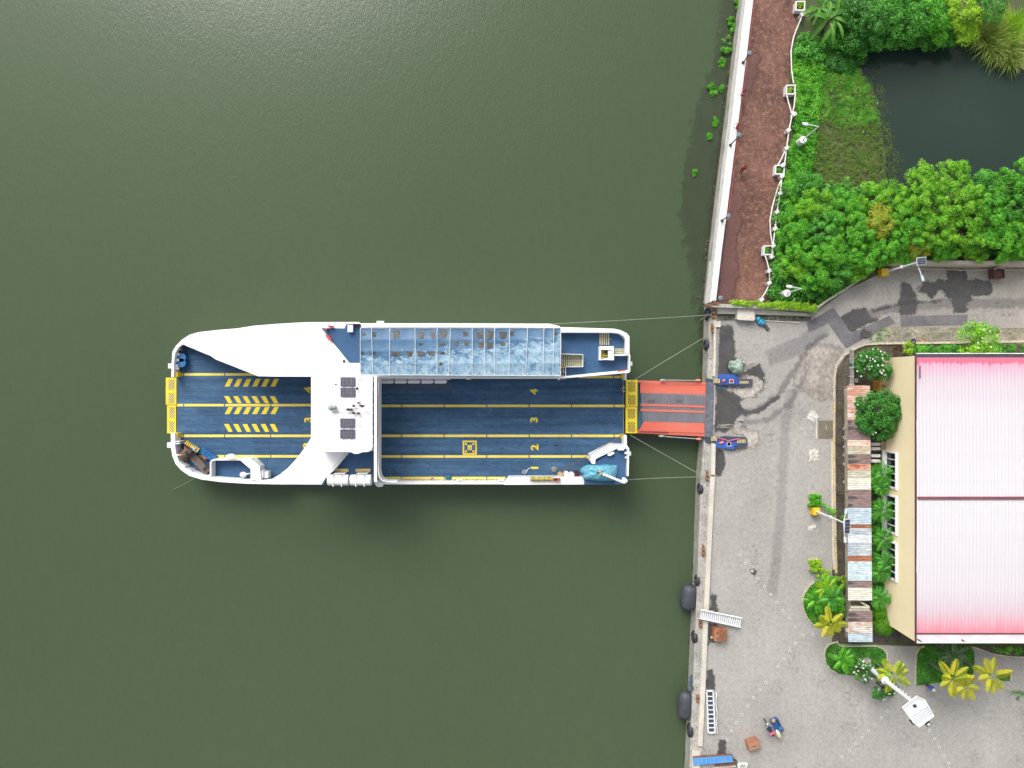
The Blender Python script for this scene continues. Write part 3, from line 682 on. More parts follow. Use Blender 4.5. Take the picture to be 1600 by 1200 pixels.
# painted digits, read from the quay side
def digit(ch, px, py, size, z, parent, mat, rot):
    cu = bpy.data.curves.new('t', 'FONT'); cu.body = ch; cu.size = size; cu.align_x = 'CENTER'; cu.align_y = 'CENTER'; cu.offset = .035; cu.extrude = .002
    o = bpy.data.objects.new('t', cu); COL.objects.link(o); bpy.context.view_layer.update()
    me = bpy.data.meshes.new_from_object(o.evaluated_get(bpy.context.evaluated_depsgraph_get())); COL.objects.unlink(o); bpy.data.objects.remove(o)
    p = P(px, py, z); m = Matrix.Translation((p.x - parent['_loc'][0], p.y - parent['_loc'][1], z - parent['_loc'][2])) @ Matrix.Rotation(rot, 4, 'Z') @ Matrix.Diagonal((1.15, 1, 1, 1))
    me.transform(m); me.materials.clear(); me.materials.append(mat); me.name = 'lane_number'
    q = bpy.data.objects.new('lane_number', me); COL.objects.link(q); q.parent = parent; return q
for ch, x, y in (('4', 835, 612), ('3', 835, 656), ('2', 836, 699), ('1', 836, 731), ('4', 482, 609), ('3', 482, 656), ('2', 480, 696)):
    digit(ch, x, y, 1.02, ZD + .006, dk, MT['yellow_bright'], R(90))
# helicopter-style square emblem
mb = MB(); c = (734, 699.5)
for a, b, c2, d2 in ((-11, -11, 11, -8.6), (-11, 8.6, 11, 11), (-11, -8.6, -8.6, 8.6), (8.6, -8.6, 11, 8.6)): mb.pbox(c[0] + a, c[1] + b, c[0] + c2, c[1] + d2, ZD + .001, ZD + .007)
for sx in (-1, 1):
    for sy in (-1, 1): mb.cyl(P2(c[0] + sx * 5.6, c[1] + sy * 5.6, ZD), .1, ZD + .001, ZD + .007, 10); mb.pp([(c[0] + sx * 7.4, c[1] + sy * 7.4), (c[0] + sx * 4.2, c[1] + sy * 7.4), (c[0] + sx * 7.4, c[1] + sy * 4.2)], ZD + .001, ZD + .0075)
mb.pp([(730.5, 696), (732, 695), (733.5, 696.2), (735.5, 694.6), (737.4, 696), (737.4, 702), (736, 703.4), (731.5, 703.4), (730.5, 702)], ZD + .001, ZD + .007)
mb.build('deck_emblem', MT['yellow_bright'], dk)
mb = MB().pbox(732, 699, 733, 702, ZD + .007, ZD + .009).pbox(735, 698.6, 736, 701.6, ZD + .007, ZD + .009); mb.build('emblem_mark', MT['blue_clean'], dk)
# oily marks and scuffs on the deck
mb = MB(); rnd = random.Random(3)
for x, y, a, b in ((869, 696, 8, 2.2), (854, 690, 4, 1.4), (836, 649, 11, 1.4), (922, 657, 2.5, 2), (966, 655, 3, 2), (616, 735, 5, 1.6), (604, 736, 5, 1.3), (672, 726.6, 3.5, 1.4), (758, 624.5, 4, 1.6), (782, 649.5, 4, 1.6), (783, 660, 5, 1.2), (774, 649, 3, 1.2), (785, 701, 6, 1), (758, 624, 3, 2), (625, 654, 3, 1), (641, 655, 3, 1)):
    mb.pp(blob([(x - a / 2, y - b / 2), (x + a / 2, y - b / 2), (x + a / 2, y + b / 2), (x - a / 2, y + b / 2)], .5, seed=int(x)), ZD + .001, ZD + .003)
mb.build('oil_mark', M('oily_dark_blue', (.018, .03, .06), None, 2, .3), dk)
mb = MB()
for k in range(70):
    x = rnd.uniform(600, 965); y = rnd.choice([rnd.uniform(640, 678), rnd.uniform(686, 710), rnd.uniform(718, 744)]); l = rnd.uniform(1, 9); mb.pbox(x, y, x + l, y + rnd.uniform(.25, .8), ZD + .001, ZD + .0035)
for k in range(14):
    x = rnd.uniform(290, 480); y = rnd.uniform(595, 740); l = rnd.uniform(1, 5); mb.pbox(x, y, x + l, y + rnd.uniform(.3, .7), ZD + .001, ZD + .0035)
mb.build('scuff', M('pale_scuff', (.10, .17, .27), (.06, .11, .19), 2, .6), dk)

# bulwarks
def wallpath(pts, wpx, z0, z1, name='bulwark', mat='white'): return MB().pband(pts, wpx, z0, z1).build(name, MT[mat], fe)
wallpath([(269.5, 589), (270, 566), (271.5, 552), (277, 541), (287, 533)], 3.6, ZD, ZB)
wallpath([(270, 677), (270.5, 700), (272.5, 712), (277, 723), (285, 732), (297, 740.5), (315, 746), (345, 750), (384, 752.5), (430, 753.5)], 6.5, ZD, ZB)
wallpath([(588, 752.5), (600, 754.5), (800, 754.5)], 4.5, ZD, ZB)
MB().pp([(788, 757.5), (794, 745.5), (911, 745.5), (914, 757)], ZD, 1.5).build('bulwark', MT['white'], fe)
wallpath([(978, 581), (977.5, 594)], 2.6, ZD, 1.9); wallpath([(977, 680), (977.5, 698)], 4, ZD, 1.9)
mb = MB()
for k in range(12): mb.pbox(609 + k * 16.5, 750.5, 610 + k * 16.5, 752.3, ZD, ZB)
for x, y, a in ((285, 727, -.6), (278.5, 711, 0), (297, 736, -.9), (276.5, 693, 0), (276.5, 690, 0)):
    p = P(x, y, ZB); mb.box((p.x, p.y, .7), (.5, .1, 1.2), a)
mb.build('bulwark_stay', MT['white'], fe)
# fairleads
for x0, y0, x1, y1, z in ((262.5, 568, 267.8, 575.5, ZB), (261, 691.5, 266.8, 699.5, ZB), (984.5, 565, 988, 571.5, Z2), (982, 706, 986, 712, 3), (588.5, 501.5, 599.5, 505.5, Z2)):
    mb = MB().pbox(x0, y0, x1, y1, z - .35, z); mb.build('fairlead', MT['white'], fe)
# upper forecastle sheet: rises from the rail to the upper deck
outer = [(268.5, 560), (269.5, 549), (275, 540), (284, 531), (296, 523), (310, 519), (340, 515.6), (372, 513), (396, 509), (440, 505.6), (455, 504.6), (468, 503.9), (478, 503.5), (486, 503.3)]
inner = [(272.5, 560), (273.8, 551), (279, 542.5), (285.5, 538), (300, 544), (315, 550.5), (329, 556), (337, 561.5), (355, 568.5), (375, 576.5), (394, 584), (403, 587.8), (430, 588.4), (486, 588.5)]
def zf(x): return ZB + .02 + (Z2 - ZB) * max(0, min(1, (x - 285) / 120)) ** .8
mb = MB(); vs = []
for (a, b), (c, d2) in zip(outer, inner):
    for (x, y) in ((a, b), (c, d2)):
        z = zf(min(a, c) if a < 300 else a * .5 + c * .5); p = P(x, y, z); vs += [p, Vector((p.x, p.y, z - .25)) if (x, y) == (c, d2) else Vector((p.x, p.y, ZD))]
k = len(outer); mb.add(vs, [f for i in range(k - 1) for f in ((4 * i, 4 * i + 2, 4 * i + 6, 4 * i + 4), (4 * i, 4 * i + 4, 4 * i + 5, 4 * i + 1), (4 * i + 2, 4 * i + 3, 4 * i + 7, 4 * i + 6), (4 * i + 1, 4 * i + 5, 4 * i + 7, 4 * i + 3))])
mb.build('forecastle_roof', MT['white'], fe)
# upper deck, port side (top in the photo)
MB().pp([(486, 588.5), (486, 503.3), (560, 503), (564, 505.5), (860, 506), (872, 511), (960, 513.7), (970, 516), (980, 521), (983.5, 526), (984, 553), (985, 556), (985, 580), (982.5, 583), (900, 590), (884, 591), (592, 591), (583, 588.5)], Z2 - .3, Z2).build('upper_deck', MT['white'], fe)
nd = MB().pp([(502, 512.5), (538, 513), (541, 506.2), (562, 506.2), (565, 511), (566, 567), (546, 567)], Z2, Z2 + .012).pp([(877, 519.5), (962, 520.2), (971, 523.5), (976, 529), (977, 552.5), (960, 553), (960, 556.5), (982, 556.5), (982, 577.5), (886, 587), (877, 587)], Z2, Z2 + .012)
each(nd, 'upper_deck_coating', MT['blue_clean'], fe)
# side house under the awning
mb = MB().pp([(500, 512), (878, 517), (878, 586), (500, 585)], ZD, Z2 - .3); mb.build('side_house', MT['white'], fe)
mb = MB().pp([(878, 518), (966, 521), (980, 530), (981, 577), (886, 586), (878, 586)], ZD, Z2 - .3); mb.build('side_house', MT['white'], fe)
# rails of upper deck (port, aft end)
def rail(pts, wpx, z0, z1, name='rail'): return MB().pband(pts, wpx, z0, z1).build(name, MT['white'], fe)
rail([(565, 508), (700, 508), (858, 508.6), (874, 512.5)], 6, Z2, Z2 + 1.0)
rail([(877, 516.6), (958, 516.8), (969, 518.5), (976.5, 523.5), (980, 530), (980.6, 552.5)], 5.4, Z2, Z2 + 1.0)
rail([(960, 554.6), (983.5, 554.6), (983.5, 579.5)], 2.0, Z2, Z2 + 1.0); rail([(983, 580.8), (930, 585.6), (890, 588.7), (870, 589.6), (594, 588.8)], 2.4, Z2, Z2 + 1.0)
mb = MB().pband([(594, 591), (884, 591.5)], .7, Z2 + .8, Z2 + .9)
mb.pp([(728, 591), (736, 591), (735, 593), (729, 593)], Z2, Z2 + .5); mb.pbox(872, 590, 875, 594, Z2, Z2 + .5); mb.build('rail', MT['white'], fe)
MB().pp([(968, 579), (978, 577.5), (979, 579.2), (967, 580.7)], Z2 + .013, Z2 + .9).build('lifebuoy_box', MT['red'], fe)
# slatted companion hatches
def slats(x0, y0, x1, y1, n, horiz=False):
    f = MB().pbox(x0, y0, x1, y1, Z2 + .013, Z2 + .03).build('hatch', M('hatch_dark', (.03, .035, .03), None, 2, .6), fe); mb = MB()
    for k in range(n):
        u = (k + .5) / n
        if horiz: y = y0 + (y1 - y0) * u; mb.pbox(x0, y - .9, x1, y + .9, Z2 + .03, Z2 + .10)
        else: x = x0 + (x1 - x0) * u; mb.pbox(x - .9, y0, x + .9, y1, Z2 + .03, Z2 + .10)
    if horiz: mb.pbox((x0 + x1) / 2 - .4, y0, (x0 + x1) / 2 + .4, y1, Z2 + .1, Z2 + .12)
    else: mb.pbox(x0, (y0 + y1) / 2 - .4, x1 + 3, (y0 + y1) / 2 + .4, Z2 + .1, Z2 + .12)
    mb.build('slat', M('cream_slat', (.56, .54, .36)), f)
slats(877.5, 553.5, 910.5, 572.5, 11); slats(936, 520.5, 952.5, 539, 5); slats(960.5, 544, 976.5, 552.4, 3, True)
mb = MB().pband([(877, 552.6), (911, 554), (911, 573), (884, 573), (884, 587)], .9, Z2 + .02, Z2 + .9); mb.build('hatch_rail', MT['white'], fe)
mb = MB().pband([(877, 574), (884, 573.6)], 1.6, Z2 + .02, Z2 + .5); mb.build('step', MT['yellow_bright'], fe)
# stair box
mb = MB().pband([(938, 542), (958, 542), (958, 562), (948, 560.5), (938, 562)], 3, Z2 + .013, Z2 + 1.1, True).pbox(939, 543, 957, 546.5, Z2 + .02, Z2 + 1.05).pbox(950.5, 546, 957, 561, Z2 + .02, Z2 + .9)
bx = mb.build('stair_trunk', MT['white'], fe)
MB().pbox(939.5, 546.8, 950.4, 560.5, Z2 + .014, Z2 + .03).build('opening', MT['dark'], bx)
mb = MB()
for k in range(4): mb.pbox(940, 549 + 3 * k, 944 + (k % 3) * 2.4, 550.6 + 3 * k, Z2 + .03, Z2 + .25 + .1 * k)
mb.build('stair_tread', MT['yellow_bright'], bx)
mb = MB()
for x, y, r in ((877.5, 579, .11), (878, 583, .08), (880, 584.5, .08)): mb.cyl(P2(x, y, Z2), r, Z2 + .013, Z2 + .7, 10)
each(mb, 'vent_pipe', MT['black'], fe); 
mb = MB().pbox(877, 576, 881.5, 588, Z2 + .013, Z2 + .3); mb.build('locker', MT['white'], fe)
# awning with ribs
def awning_mat():
    m, nt, bs = mat_base('patched_blue_awning'); v = mapped(nt)
    sep = nt.nodes.new('ShaderNodeSeparateXYZ'); nt.links.new(mapped(nt), sep.inputs[0])
    g1 = nt.nodes.new('ShaderNodeMapRange'); g1.inputs[1].default_value = AY0; g1.inputs[2].default_value = AY1; g1.inputs[3].default_value = .30; g1.inputs[4].default_value = -.22; nt.links.new(sep.outputs[1], g1.inputs[0])
    g2 = nt.nodes.new('ShaderNodeMapRange'); g2.inputs[1].default_value = AX0; g2.inputs[2].default_value = AX1; g2.inputs[3].default_value = -.06; g2.inputs[4].default_value = .16; nt.links.new(sep.outputs[0], g2.inputs[0])
    wear = noise(nt, mapped(nt, (.8, 1.3, 1)), 1.3, 8, .78, 1.6); a = nt.nodes.new('ShaderNodeMath'); nt.links.new(wear, a.inputs[0]); nt.links.new(g1.outputs[0], a.inputs[1])
    b = nt.nodes.new('ShaderNodeMath'); nt.links.new(a.outputs[0], b.inputs[0]); nt.links.new(g2.outputs[0], b.inputs[1])
    base = ramp(nt, noise(nt, v, .8, 4), [(.35, (.040, .11, .215)), (.65, (.07, .165, .28))])
    col = mix(nt, ramp(nt, b.outputs[0], [(.56, (0, 0, 0)), (.63, (.85,) * 3)]), base, ramp(nt, noise(nt, mapped(nt, (1, .8, 1), rot=R(20)), 1.9, 8, .75, .8), [(.40, (.10, .22, .35)), (.47, (.24, .38, .49)), (.68, (.46, .59, .66))]))
    nt.links.new(col, bs.inputs['Base Color']); bs.inputs['Roughness'].default_value = .5
    bump(nt, bs, noise(nt, v, 3.5, 5, .7), .5, .06); return m
fl = Vector(fe['_loc']); AX0 = P(563, 0, ZC).x - fl.x; AX1 = P(876, 0, ZC).x - fl.x; AY0 = P(0, 586, ZC).y - fl.y; AY1 = P(0, 513, ZC).y - fl.y
ribs = [563, 580.5, 609, 648.5, 683, 704, 738, 757, 773, 796.5, 824.5, 850, 865.5, 876]
def aw(u, v_):
    x = 563 + 313 * u; k = max(i for i in range(len(ribs)) if ribs[i] <= x + 1e-6); k = min(k, len(ribs) - 2); f = (x - ribs[k]) / (ribs[k + 1] - ribs[k])
    y = 512 + (74 + u * 1.5) * v_; z = ZC - .07 * math.sin(math.pi * max(0, min(1, f))) - .05 * abs(math.sin(v_ * math.pi * 4)) - .25 * (abs(v_ - .5) * 2) ** 2
    p = P(x, y, z); return (p.x, p.y, z)
an = MB().grid(aw, 156, 40).build('awning', awning_mat(), fe)
mb = MB()
for k, x in enumerate(ribs):
    dx = (0, 2, 0, .6, 0, -3, 0, 1, 0, -1, -3, -1.5, -1.5, 0)[k]
    pts = [P(x + dx * v_, 511.5 + (75) * v_, ZC + .06 - .25 * (abs(v_ - .5) * 2) ** 2) for v_ in (0, .2, .4, .6, .8, 1)]
    mb.tube(pts, .026, 6)
for v_, r_q in ((.005, .04), (.995, .04)): mb.tube([P(563 + 313 * u, 512 + (74 + u * 1.5) * v_, ZC + (.02 if v_ == .48 else -.2)) for u in np.linspace(0, 1, 14)], .03, 6)
each(mb, 'awning_rib', MT['grey' if False else 'whitew'], an)
mb = MB()
for x, y, a, b in ((569, 522.6, 6, 3.5), (584.5, 522, 6, 9), (619, 523, 12, 12), (658, 523.5, 9, 11), (676, 523, 7, 11), (693, 522.5, 12, 12), (728, 521, 9, 8), (750, 523.5, 12, 12), (766, 524, 11, 14), (786, 523.5, 12, 10), (800, 521, 7, 8), (869, 521, 6, 5), (657, 538, 8, 3.5), (692, 538, 10, 4), (714, 536, 9, 6), (728, 537, 7, 6), (752, 539, 9, 8), (766, 539, 10, 10), (785, 537, 8, 6), (566, 552, 5, 4), (583, 552, 8, 5), (619, 553, 14, 7), (640, 553, 12, 8), (657, 553, 12, 8), (674, 552.5, 12, 7), (691, 552, 8, 4), (689, 569, 6, 4)):
    def hf(u, v_, x=x, y=y, a=a, b=b):
        px = x + (u - .5) * a; py = y + (v_ - .5) * b; uu = (px - 563) / 313; vv = (py - 512) / 74.5; q = aw(max(0, min(.999, uu)), vv)
        return (q[0], q[1], q[2] + .012)
    nx = 6; pts = blob([(x - a / 2, y - b / 2), (x + a / 2, y - b / 2), (x + a * random.uniform(.25, .5), y + b / 2), (x - a * random.uniform(.2, .5), y + b / 2)], 2.0, seed=int(x * 3 + y))
    vs = []
    for (qx, qy) in pts:
        q = aw(max(0, min(.999, (qx - 563) / 313)), max(0, min(1, (qy - 512) / 74.5))); vs.append((q[0], q[1], q[2] + .03))
    mb.add(vs, [tuple(range(len(vs)))])
each(mb, 'worn_patch', M('grey_brown_patch', (.055, .055, .055), (.13, .12, .105), .5, .7, lo=.42, hi=.58, fine=.3, fscale=5), an)
mb = MB()
for x in ribs[::2]:
    for y in (514, 584): mb.cyl(P2(x, y, ZC), .05, Z2, ZC - .2, 8)
each(mb, 'awning_post', MT['white'], fe)
# raft rack below the awning
MB().pbox(591.5, 591.5, 595.5, 600, ZB + 1.3, ZB + 1.6).build('raft_bracket', MT['yellow_bright'], fe)
for k in range(5):
    x0 = 596 + k * 20.7; z = 2.9; mb = MB(); a = P(x0 + 1, 596.2, z); b = P(x0 + 16, 596.2, z)
    mb.tube([a + Vector((-.02, 0, 0)), a + Vector((.12, 0, 0)), b + Vector((-.12, 0, 0)), b + Vector((.12, 0, 0))], .19, 12)
    mb.tube([a.lerp(b, .98), b + Vector((.22, 0, 0))], .16, 10, .08)
    o = mb.build('life_raft', MT['white'], fe); MB().pbox(x0 + 1.5, 590.5, x0 + 14.5, 592.5, z - .05, z + .25).build('raft_cradle', MT['white'], o)
MB().pbox(592, 591.6, 704, 593, 2.3, 2.45).build('raft_rack', MT['white'], fe)
MB().pbox(600, 598, 706, 608, ZD + .008, ZD + .02).build('deck_plate', M('faded_blue_plate', (.06, .09, .15), None, 1, .5, stretch=(.3, 3, 1)), dk)
# bridge house spanning the deck
MB().pp([(486, 587), (583, 587), (583.5, 690), (583.5, 757), (500, 757), (440, 756.8), (405, 755.8), (396, 753), (425, 748.5), (437.5, 741), (450, 731), (466, 713.5), (477, 698), (486, 684.5)], Z2 - .25, Z2 + .01).build('bridge_deck', MT['white'], fe)
MB().pp([(546, 705), (584, 705), (584, 757.5), (502, 757.5), (506, 750), (516, 741)], Z2 + .011, Z2 + .022).build('upper_deck_coating', MT['blue_clean'], fe)
mb = MB().pband([(546, 703), (538, 713), (520, 735), (508, 746), (501, 757)], 1.6, Z2 + .02, Z2 + .95); mb.build('rail', MT['white'], fe)
mb = MB().pband([(541, 706), (516, 737), (505, 748)], .35, Z2 + .05, Z2 + .06); mb.build('seam', MT['dark'], fe)
bh = MB().pp([(492, 592), (579, 592), (579, 699), (573, 703), (492, 703)], Z2 + .01, ZR - .12).build('wheelhouse', MT['white'], fe)
rf = MB().pp([(487, 588), (582, 588), (582, 698), (580.5, 702.5), (575.5, 706), (566, 706.5), (560, 709), (553, 709), (550, 707), (543, 706), (487, 706)], ZR - .12, ZR).build('wheelhouse_roof', MT['white'], bh)
mb = MB()
for y in (600, 612, 624, 636, 648, 660, 672, 684): mb.box((P(492, y, Z2).x * .932 - .02 if False else P(579, y, ZR - .12).x + .02, P(579, y + 2, Z2).y, Z2 + 1.5), (.04, .62, .9))
each(mb, 'window', MT['glass'], bh)
# bridge-front walkway to the right
mb = MB().pbox(584.4, 588.5, 588.8, 753, ZR - .3, ZR - .12); mb.build('walkway', MT['white'], fe)
MB().pbox(583, 588, 584.6, 757, Z2 - 1.2, Z2 - .9).build('gutter', MT['dark'], fe)
mb = MB().pband([(591.3, 588), (591, 735), (592.5, 745), (597, 750.5), (604, 752.5), (620, 753)], 1.5, Z2 - .3, Z2 + 1.05); mb.build('rail', MT['white'], fe)
mb = MB().pband([(589.6, 590), (589.4, 752)], .5, Z2 + .8, Z2 + .9); mb.build('handrail', MT['red'], fe)
MB().pp([(584, 755), (590, 752), (600, 756), (597, 760.5), (590, 761)], ZB, ZB + .4).build('fairlead', MT['white'], fe)
# solar panels
for (x0, y0) in ((532, 589.5), (532, 606), (531.5, 654), (531.5, 671)):
    t = MB().pbox(x0, y0, x0 + 23, y0 + 14, ZR + .08, ZR + .12).build('solar_panel', MT['solar'], rf); mb = MB()
    for k in range(1, 9): mb.pbox(x0 + k * 2.55, y0, x0 + k * 2.55 + .25, y0 + 14, ZR + .12, ZR + .123)
    for k in range(1, 6): mb.pbox(x0, y0 + k * 2.3, x0 + 23, y0 + k * 2.3 + .25, ZR + .12, ZR + .122)
    mb.build('cell_line', MT['grey'], t)
mb = MB()
for x in (537, 549.5):
    for y0, y1 in ((588.5, 621), (653, 687)): mb.pbox(x - .5, y0, x + .5, y1, ZR + .124, ZR + .14)
each(mb, 'panel_strap', M('dull_red_strap', (.35, .14, .12)), rf)
# domes, antennas, mast, flag
for x, y, r in ((516.8, 637, .27), (522.6, 636.4, .21)):
    p = P(x, y, ZR + .5); o = MB().ell((p.x, p.y, ZR + .45), (r, r, r)).cyl((p.x, p.y), r * .5, ZR, ZR + .4, 12).build('radar_dome', M('grey_green_dome', (.32, .38, .38)), rf)
for x, y, a, b in ((560.5, 629.6, .22, .08), (552.6, 634, .15, .12), (544, 640, .2, .13), (549.4, 640, .18, .13), (552.4, 645.3, .14, .12), (560, 645.6, .16, .11), (537.5, 564.5, .12, .18), (524.6, 600.6, .1, .07), (558, 607, .12, .14)):
    z = ZR + .35 if y > 570 else Z2 + .3; p = P(x, y, z); MB().ell((p.x, p.y, z), (a, b, .1)).cyl((p.x, p.y), .03, z - .35, z, 6).build('floodlight', MT['black'], rf)
mb = MB(); mb.tube([P(548, 641, ZR + .1), P(556, 638, ZR + 1.4), P(561, 638, ZR + 1.6)], .03, 6); mb.tube([P(520, 644, ZR + .02), P(578, 647, ZR + .05)], .014, 4)
for x, y in ((563, 593), (573, 645), (558, 648), (560, 667)): mb.cyl(P2(x, y, ZR + 1), .03, ZR, ZR + 1.6, 6)
mb.tube([P(557, 605, ZR + .3), P(570, 607, ZR + 1.4)], .02, 5)
mb.build('mast', M('brass_mast', (.45, .38, .22)), rf)
fg = M('flag_blue', (.03, .06, .30)); o = MB().add([P(559.5, 632, ZR + 1.5), P(569, 633, ZR + 1.4), P(566, 637.5, ZR + 1.2)], [(0, 1, 2)]).build('flag', fg, rf)
MB().add([P(569, 633, ZR + 1.41), P(571.5, 634, ZR + 1.4), P(569, 636, ZR + 1.3), P(567.5, 635.6, ZR + 1.3)], [(0, 1, 2, 3)]).build('flag_stripe', MT['red'], o)
# rescue rafts at starboard side of bridge
for x0 in (512.5, 547.6):
    z = Z2 + .9; mb = MB(); a = P(x0 + 2.5, 750, z); b = P(x0 + 30.5, 750, z)
    mb.tube([a + Vector((-.12, 0, 0)), a, a + Vector((.25, 0, 0)), b - Vector((.25, 0, 0)), b, b + Vector((.12, 0, 0))], .52, 16)
    o = mb.build('life_raft', MT['white'], fe)
    m2 = MB().box((a.x + .45, a.y, z), (.08, 1.1, 1.1)).box((b.x - .45, a.y, z), (.08, 1.1, 1.1)); m2.build('strap', MT['whitew'], o)
    m2 = MB().pband([(x0 + 9, 740), (x0 + 26, 740), (x0 + 27, 738)], .9, z - .6, z + .1); m2.build('raft_cradle', MT['white'], o)
for x0 in (521, 555.5): MB().pbox(x0, 732.6, x0 + 23.5, 737, Z2 + .023, Z2 + .2).build('step', M('ochre_step', (.62, .47, .16)), fe)
# hatch on notch deck, red lifebuoys
MB().pbox(543.2, 507, 551, 518.7, Z2 + .013, Z2 + .5).build('deck_locker', MT['white'], fe)
MB().pband([(543, 505.9), (562, 505.9)], .6, Z2 + .013, Z2 + .6).build('handrail', MT['red'], fe)
for pts in ([(509, 522.5), (512, 523.5), (517.5, 530), (516.5, 532.3), (513.5, 531), (508.3, 525)], [(511.5, 508.2), (520, 508.6), (520, 510.5), (512, 510.3)], [(507, 512.8), (511.5, 512.6), (510.5, 515), (507.5, 515)]): MB().pp(pts, Z2 + .02, Z2 + .5).build('lifebuoy', M('bright_red_plastic', (.62, .06, .06)), fe)

# control stand at the stern (lower left)
mb = MB().pband([(329, 745), (329, 722.5), (331, 719.5), (334, 718.3), (378, 718.3)], 2.2, ZD, ZB + .1); mb.pp([(374, 716), (392, 716.2), (405.5, 728.5), (408, 747), (408, 751), (391.5, 750), (391.5, 733), (377, 721)], ZD, ZB + .15); mb.build('stern_house', MT['white'], fe)
MB().pp([(330.2, 721.5), (333, 719.6), (377, 720), (391, 733), (391.5, 748), (330.2, 746)], ZD + .006, ZD + .3).build('stern_house_deck', MT['blue_clean'], fe)
mb = MB().pp([(352.5, 713.5), (357, 709.5), (362, 709.5), (367.5, 712.5), (360, 715.5)], ZB + .1, ZB + .5); mb.build('lamp_housing', MT['white'], fe)
mb = MB(); p = P(379, 742, 1.2); mb.ell((p.x, p.y, 1.0), (.35, .3, .3)); mb.tube([(p.x + .1, p.y, 1.0), (p.x + .7, p.y + .15, 1.1)], .09, 8, .04); mb.cyl((p.x, p.y), .1, ZD, 1.0, 8); mb.build('search_light', MT['white'], fe)
mb = MB().pbox(400, 735.5, 411, 747, ZD, 1.25).pbox(411.6, 737, 419, 747, ZD, 1.0); o = mb.build('locker', MT['white'], fe); MB().pbox(411, 738, 411.6, 745, ZD, .95).build('gap', MT['dark'], o)
mb = MB(); [mb.cyl(P2(x, y, 1.2), .07, ZD, .7, 8) for x, y in ((377, 724), (376, 727), (385, 731))]; each(mb, 'valve', MT['dark'], fe)

# anchor winch (lower left)
wt = thing('anchor_winch', 'rusty anchor winch with dark rope drum on the lower left deck corner of the ferry', 'winch', P(300, 712, ZD))
p0 = P(288, 710, .6); a = P(287.5, 712, .75); b = P(296, 703, .75)
MB().tube([a, b], .48, 14).build('rope_drum', M('brown_old_rope', (.16, .11, .07), (.10, .08, .06), 4, .9), wt)
mb = MB().tube([a + (a - b).normalized() * .08, a], .62, 16).tube([b, b + (b - a).normalized() * .08], .62, 16); mb.build('drum_flange', MT['rust'], wt)
a2 = P(294.5, 703.5, .9); b2 = P(299, 708, .9); MB().tube([a2, b2], .45, 14).build('gear_case', MT['black'], wt)
mb = MB(); q0, q1 = P(299, 711, .5), P(326, 738, .35); dv = (q1 - q0); mb.box((q0 + q1) / 2, (dv.length, .75, .35), math.atan2(dv.y, dv.x)); mb.box(P(318, 729, .8), (.5, .3, .3), .7); mb.build('chain_trough', M('grey_brown_plank', (.17, .14, .12), (.10, .085, .07), 3, .9), wt)
mb = MB(); q0, q1 = P(290, 690.5, .9), P(311, 704, .9); dv = q1 - q0; ang = math.atan2(dv.y, dv.x)
for k in range(8): mb.box(q0.lerp(q1, (k + .5) / 8) + Vector((0, 0, 0)), (dv.length / 18, .38, .25), ang)
mb.build('striped_guard', MT['yellow'], wt)
MB().box((q0 + q1) / 2 - Vector((0, 0, .12)), (dv.length * .97, .3, .22), ang).build('guard_core', MT['black'], wt)
mb = MB(); mb.ell(P(304, 702, 1.0), (.2, .25, .2)); mb.ell(P(306.5, 705.5, .9), (.14, .14, .14)); mb.box(P(302, 700, .6), (.3, .5, .8), ang); mb.build('motor', MT['grey'], wt)
mb = MB(); q0, q1 = P(315, 703, .6), P(336, 717, .6); dv = q1 - q0; ang = math.atan2(dv.y, dv.x)
for k in range(7): mb.tube([q0.lerp(q1, (k + .5) / 7) + Vector((math.sin(ang), -math.cos(ang), 0)) * -.35, q0.lerp(q1, (k + .5) / 7) + Vector((math.sin(ang), -math.cos(ang), 0)) * .35], .16, 8)
mb.box((q0 + q1) / 2 - Vector((0, 0, .3)), (dv.length, .5, .3), ang); mb.build('blue_roller', MT['bluetarp'], wt)
tag(MB().ell(P(321.5, 715, .3), (.32, .24, .22), 14, 8, -.4).tube([P(320, 713, .3), P(323, 717, .5)], .05, 6).build('mooring_buoy', MT['red']), 'small orange-red buoy beside the blue rollers of the winch', 'buoy')
mb = MB()
for x, y in ((301, 738), (304.5, 738.5), (309, 740.5), (312, 741)): mb.ell(P(x, y, .35), (.16, .13, .13))
tag(mb.build('yellow_float_pile', MT['yellow_bright']), 'small pile of yellow net floats at the foot of the curved lower left bulwark', 'float pile')
# blue mooring gear at upper left corner
ct = thing('mooring_capstan', 'blue mooring capstan with two drums tucked in the upper left deck corner of the ferry', 'capstan', P(284, 562, ZD))
for x, y in ((283.5, 558.5), (283.5, 567)):
    p = P(x, y, .8); MB().cyl((p.x, p.y), .42, ZD, .7, 16, .3).cyl((p.x, p.y), .45, .7, .85, 16).build('drum', MT['bluetarp'], ct)
mb = MB()
for x, y in ((277, 554), (276, 563), (274.5, 572), (275.5, 576)): mb.box(P(x, y, .8), (.55, .22, .3), .2)
each(mb, 'bracket', MT['whitew'], ct)
mb = MB()
for x, y in ((280, 549), (284, 543.5), (279, 551), (286, 541), (277, 574)): mb.ell(P(x, y, .6), (.25, .16, .2))
each(mb, 'chain_stopper', MT['black'], ct)
for y in (584.5, 679.5):
    o = MB().pbox(273.5, y - 3, 277.5, y + 4, ZD, 1.0).build('ramp_winch', MT['yellow_bright'], fe); MB().pbox(277.5, y - 1, 280, y + 1, ZD, .6).build('stopper', MT['black'], o)
for x0, y0, y1 in ((972, 585, 591), (971.5, 679, 686)): MB().pbox(x0, y0, x0 + 4.5, y1, ZD, 1.1).build('ramp_winch', MT['yellow_bright'], fe)

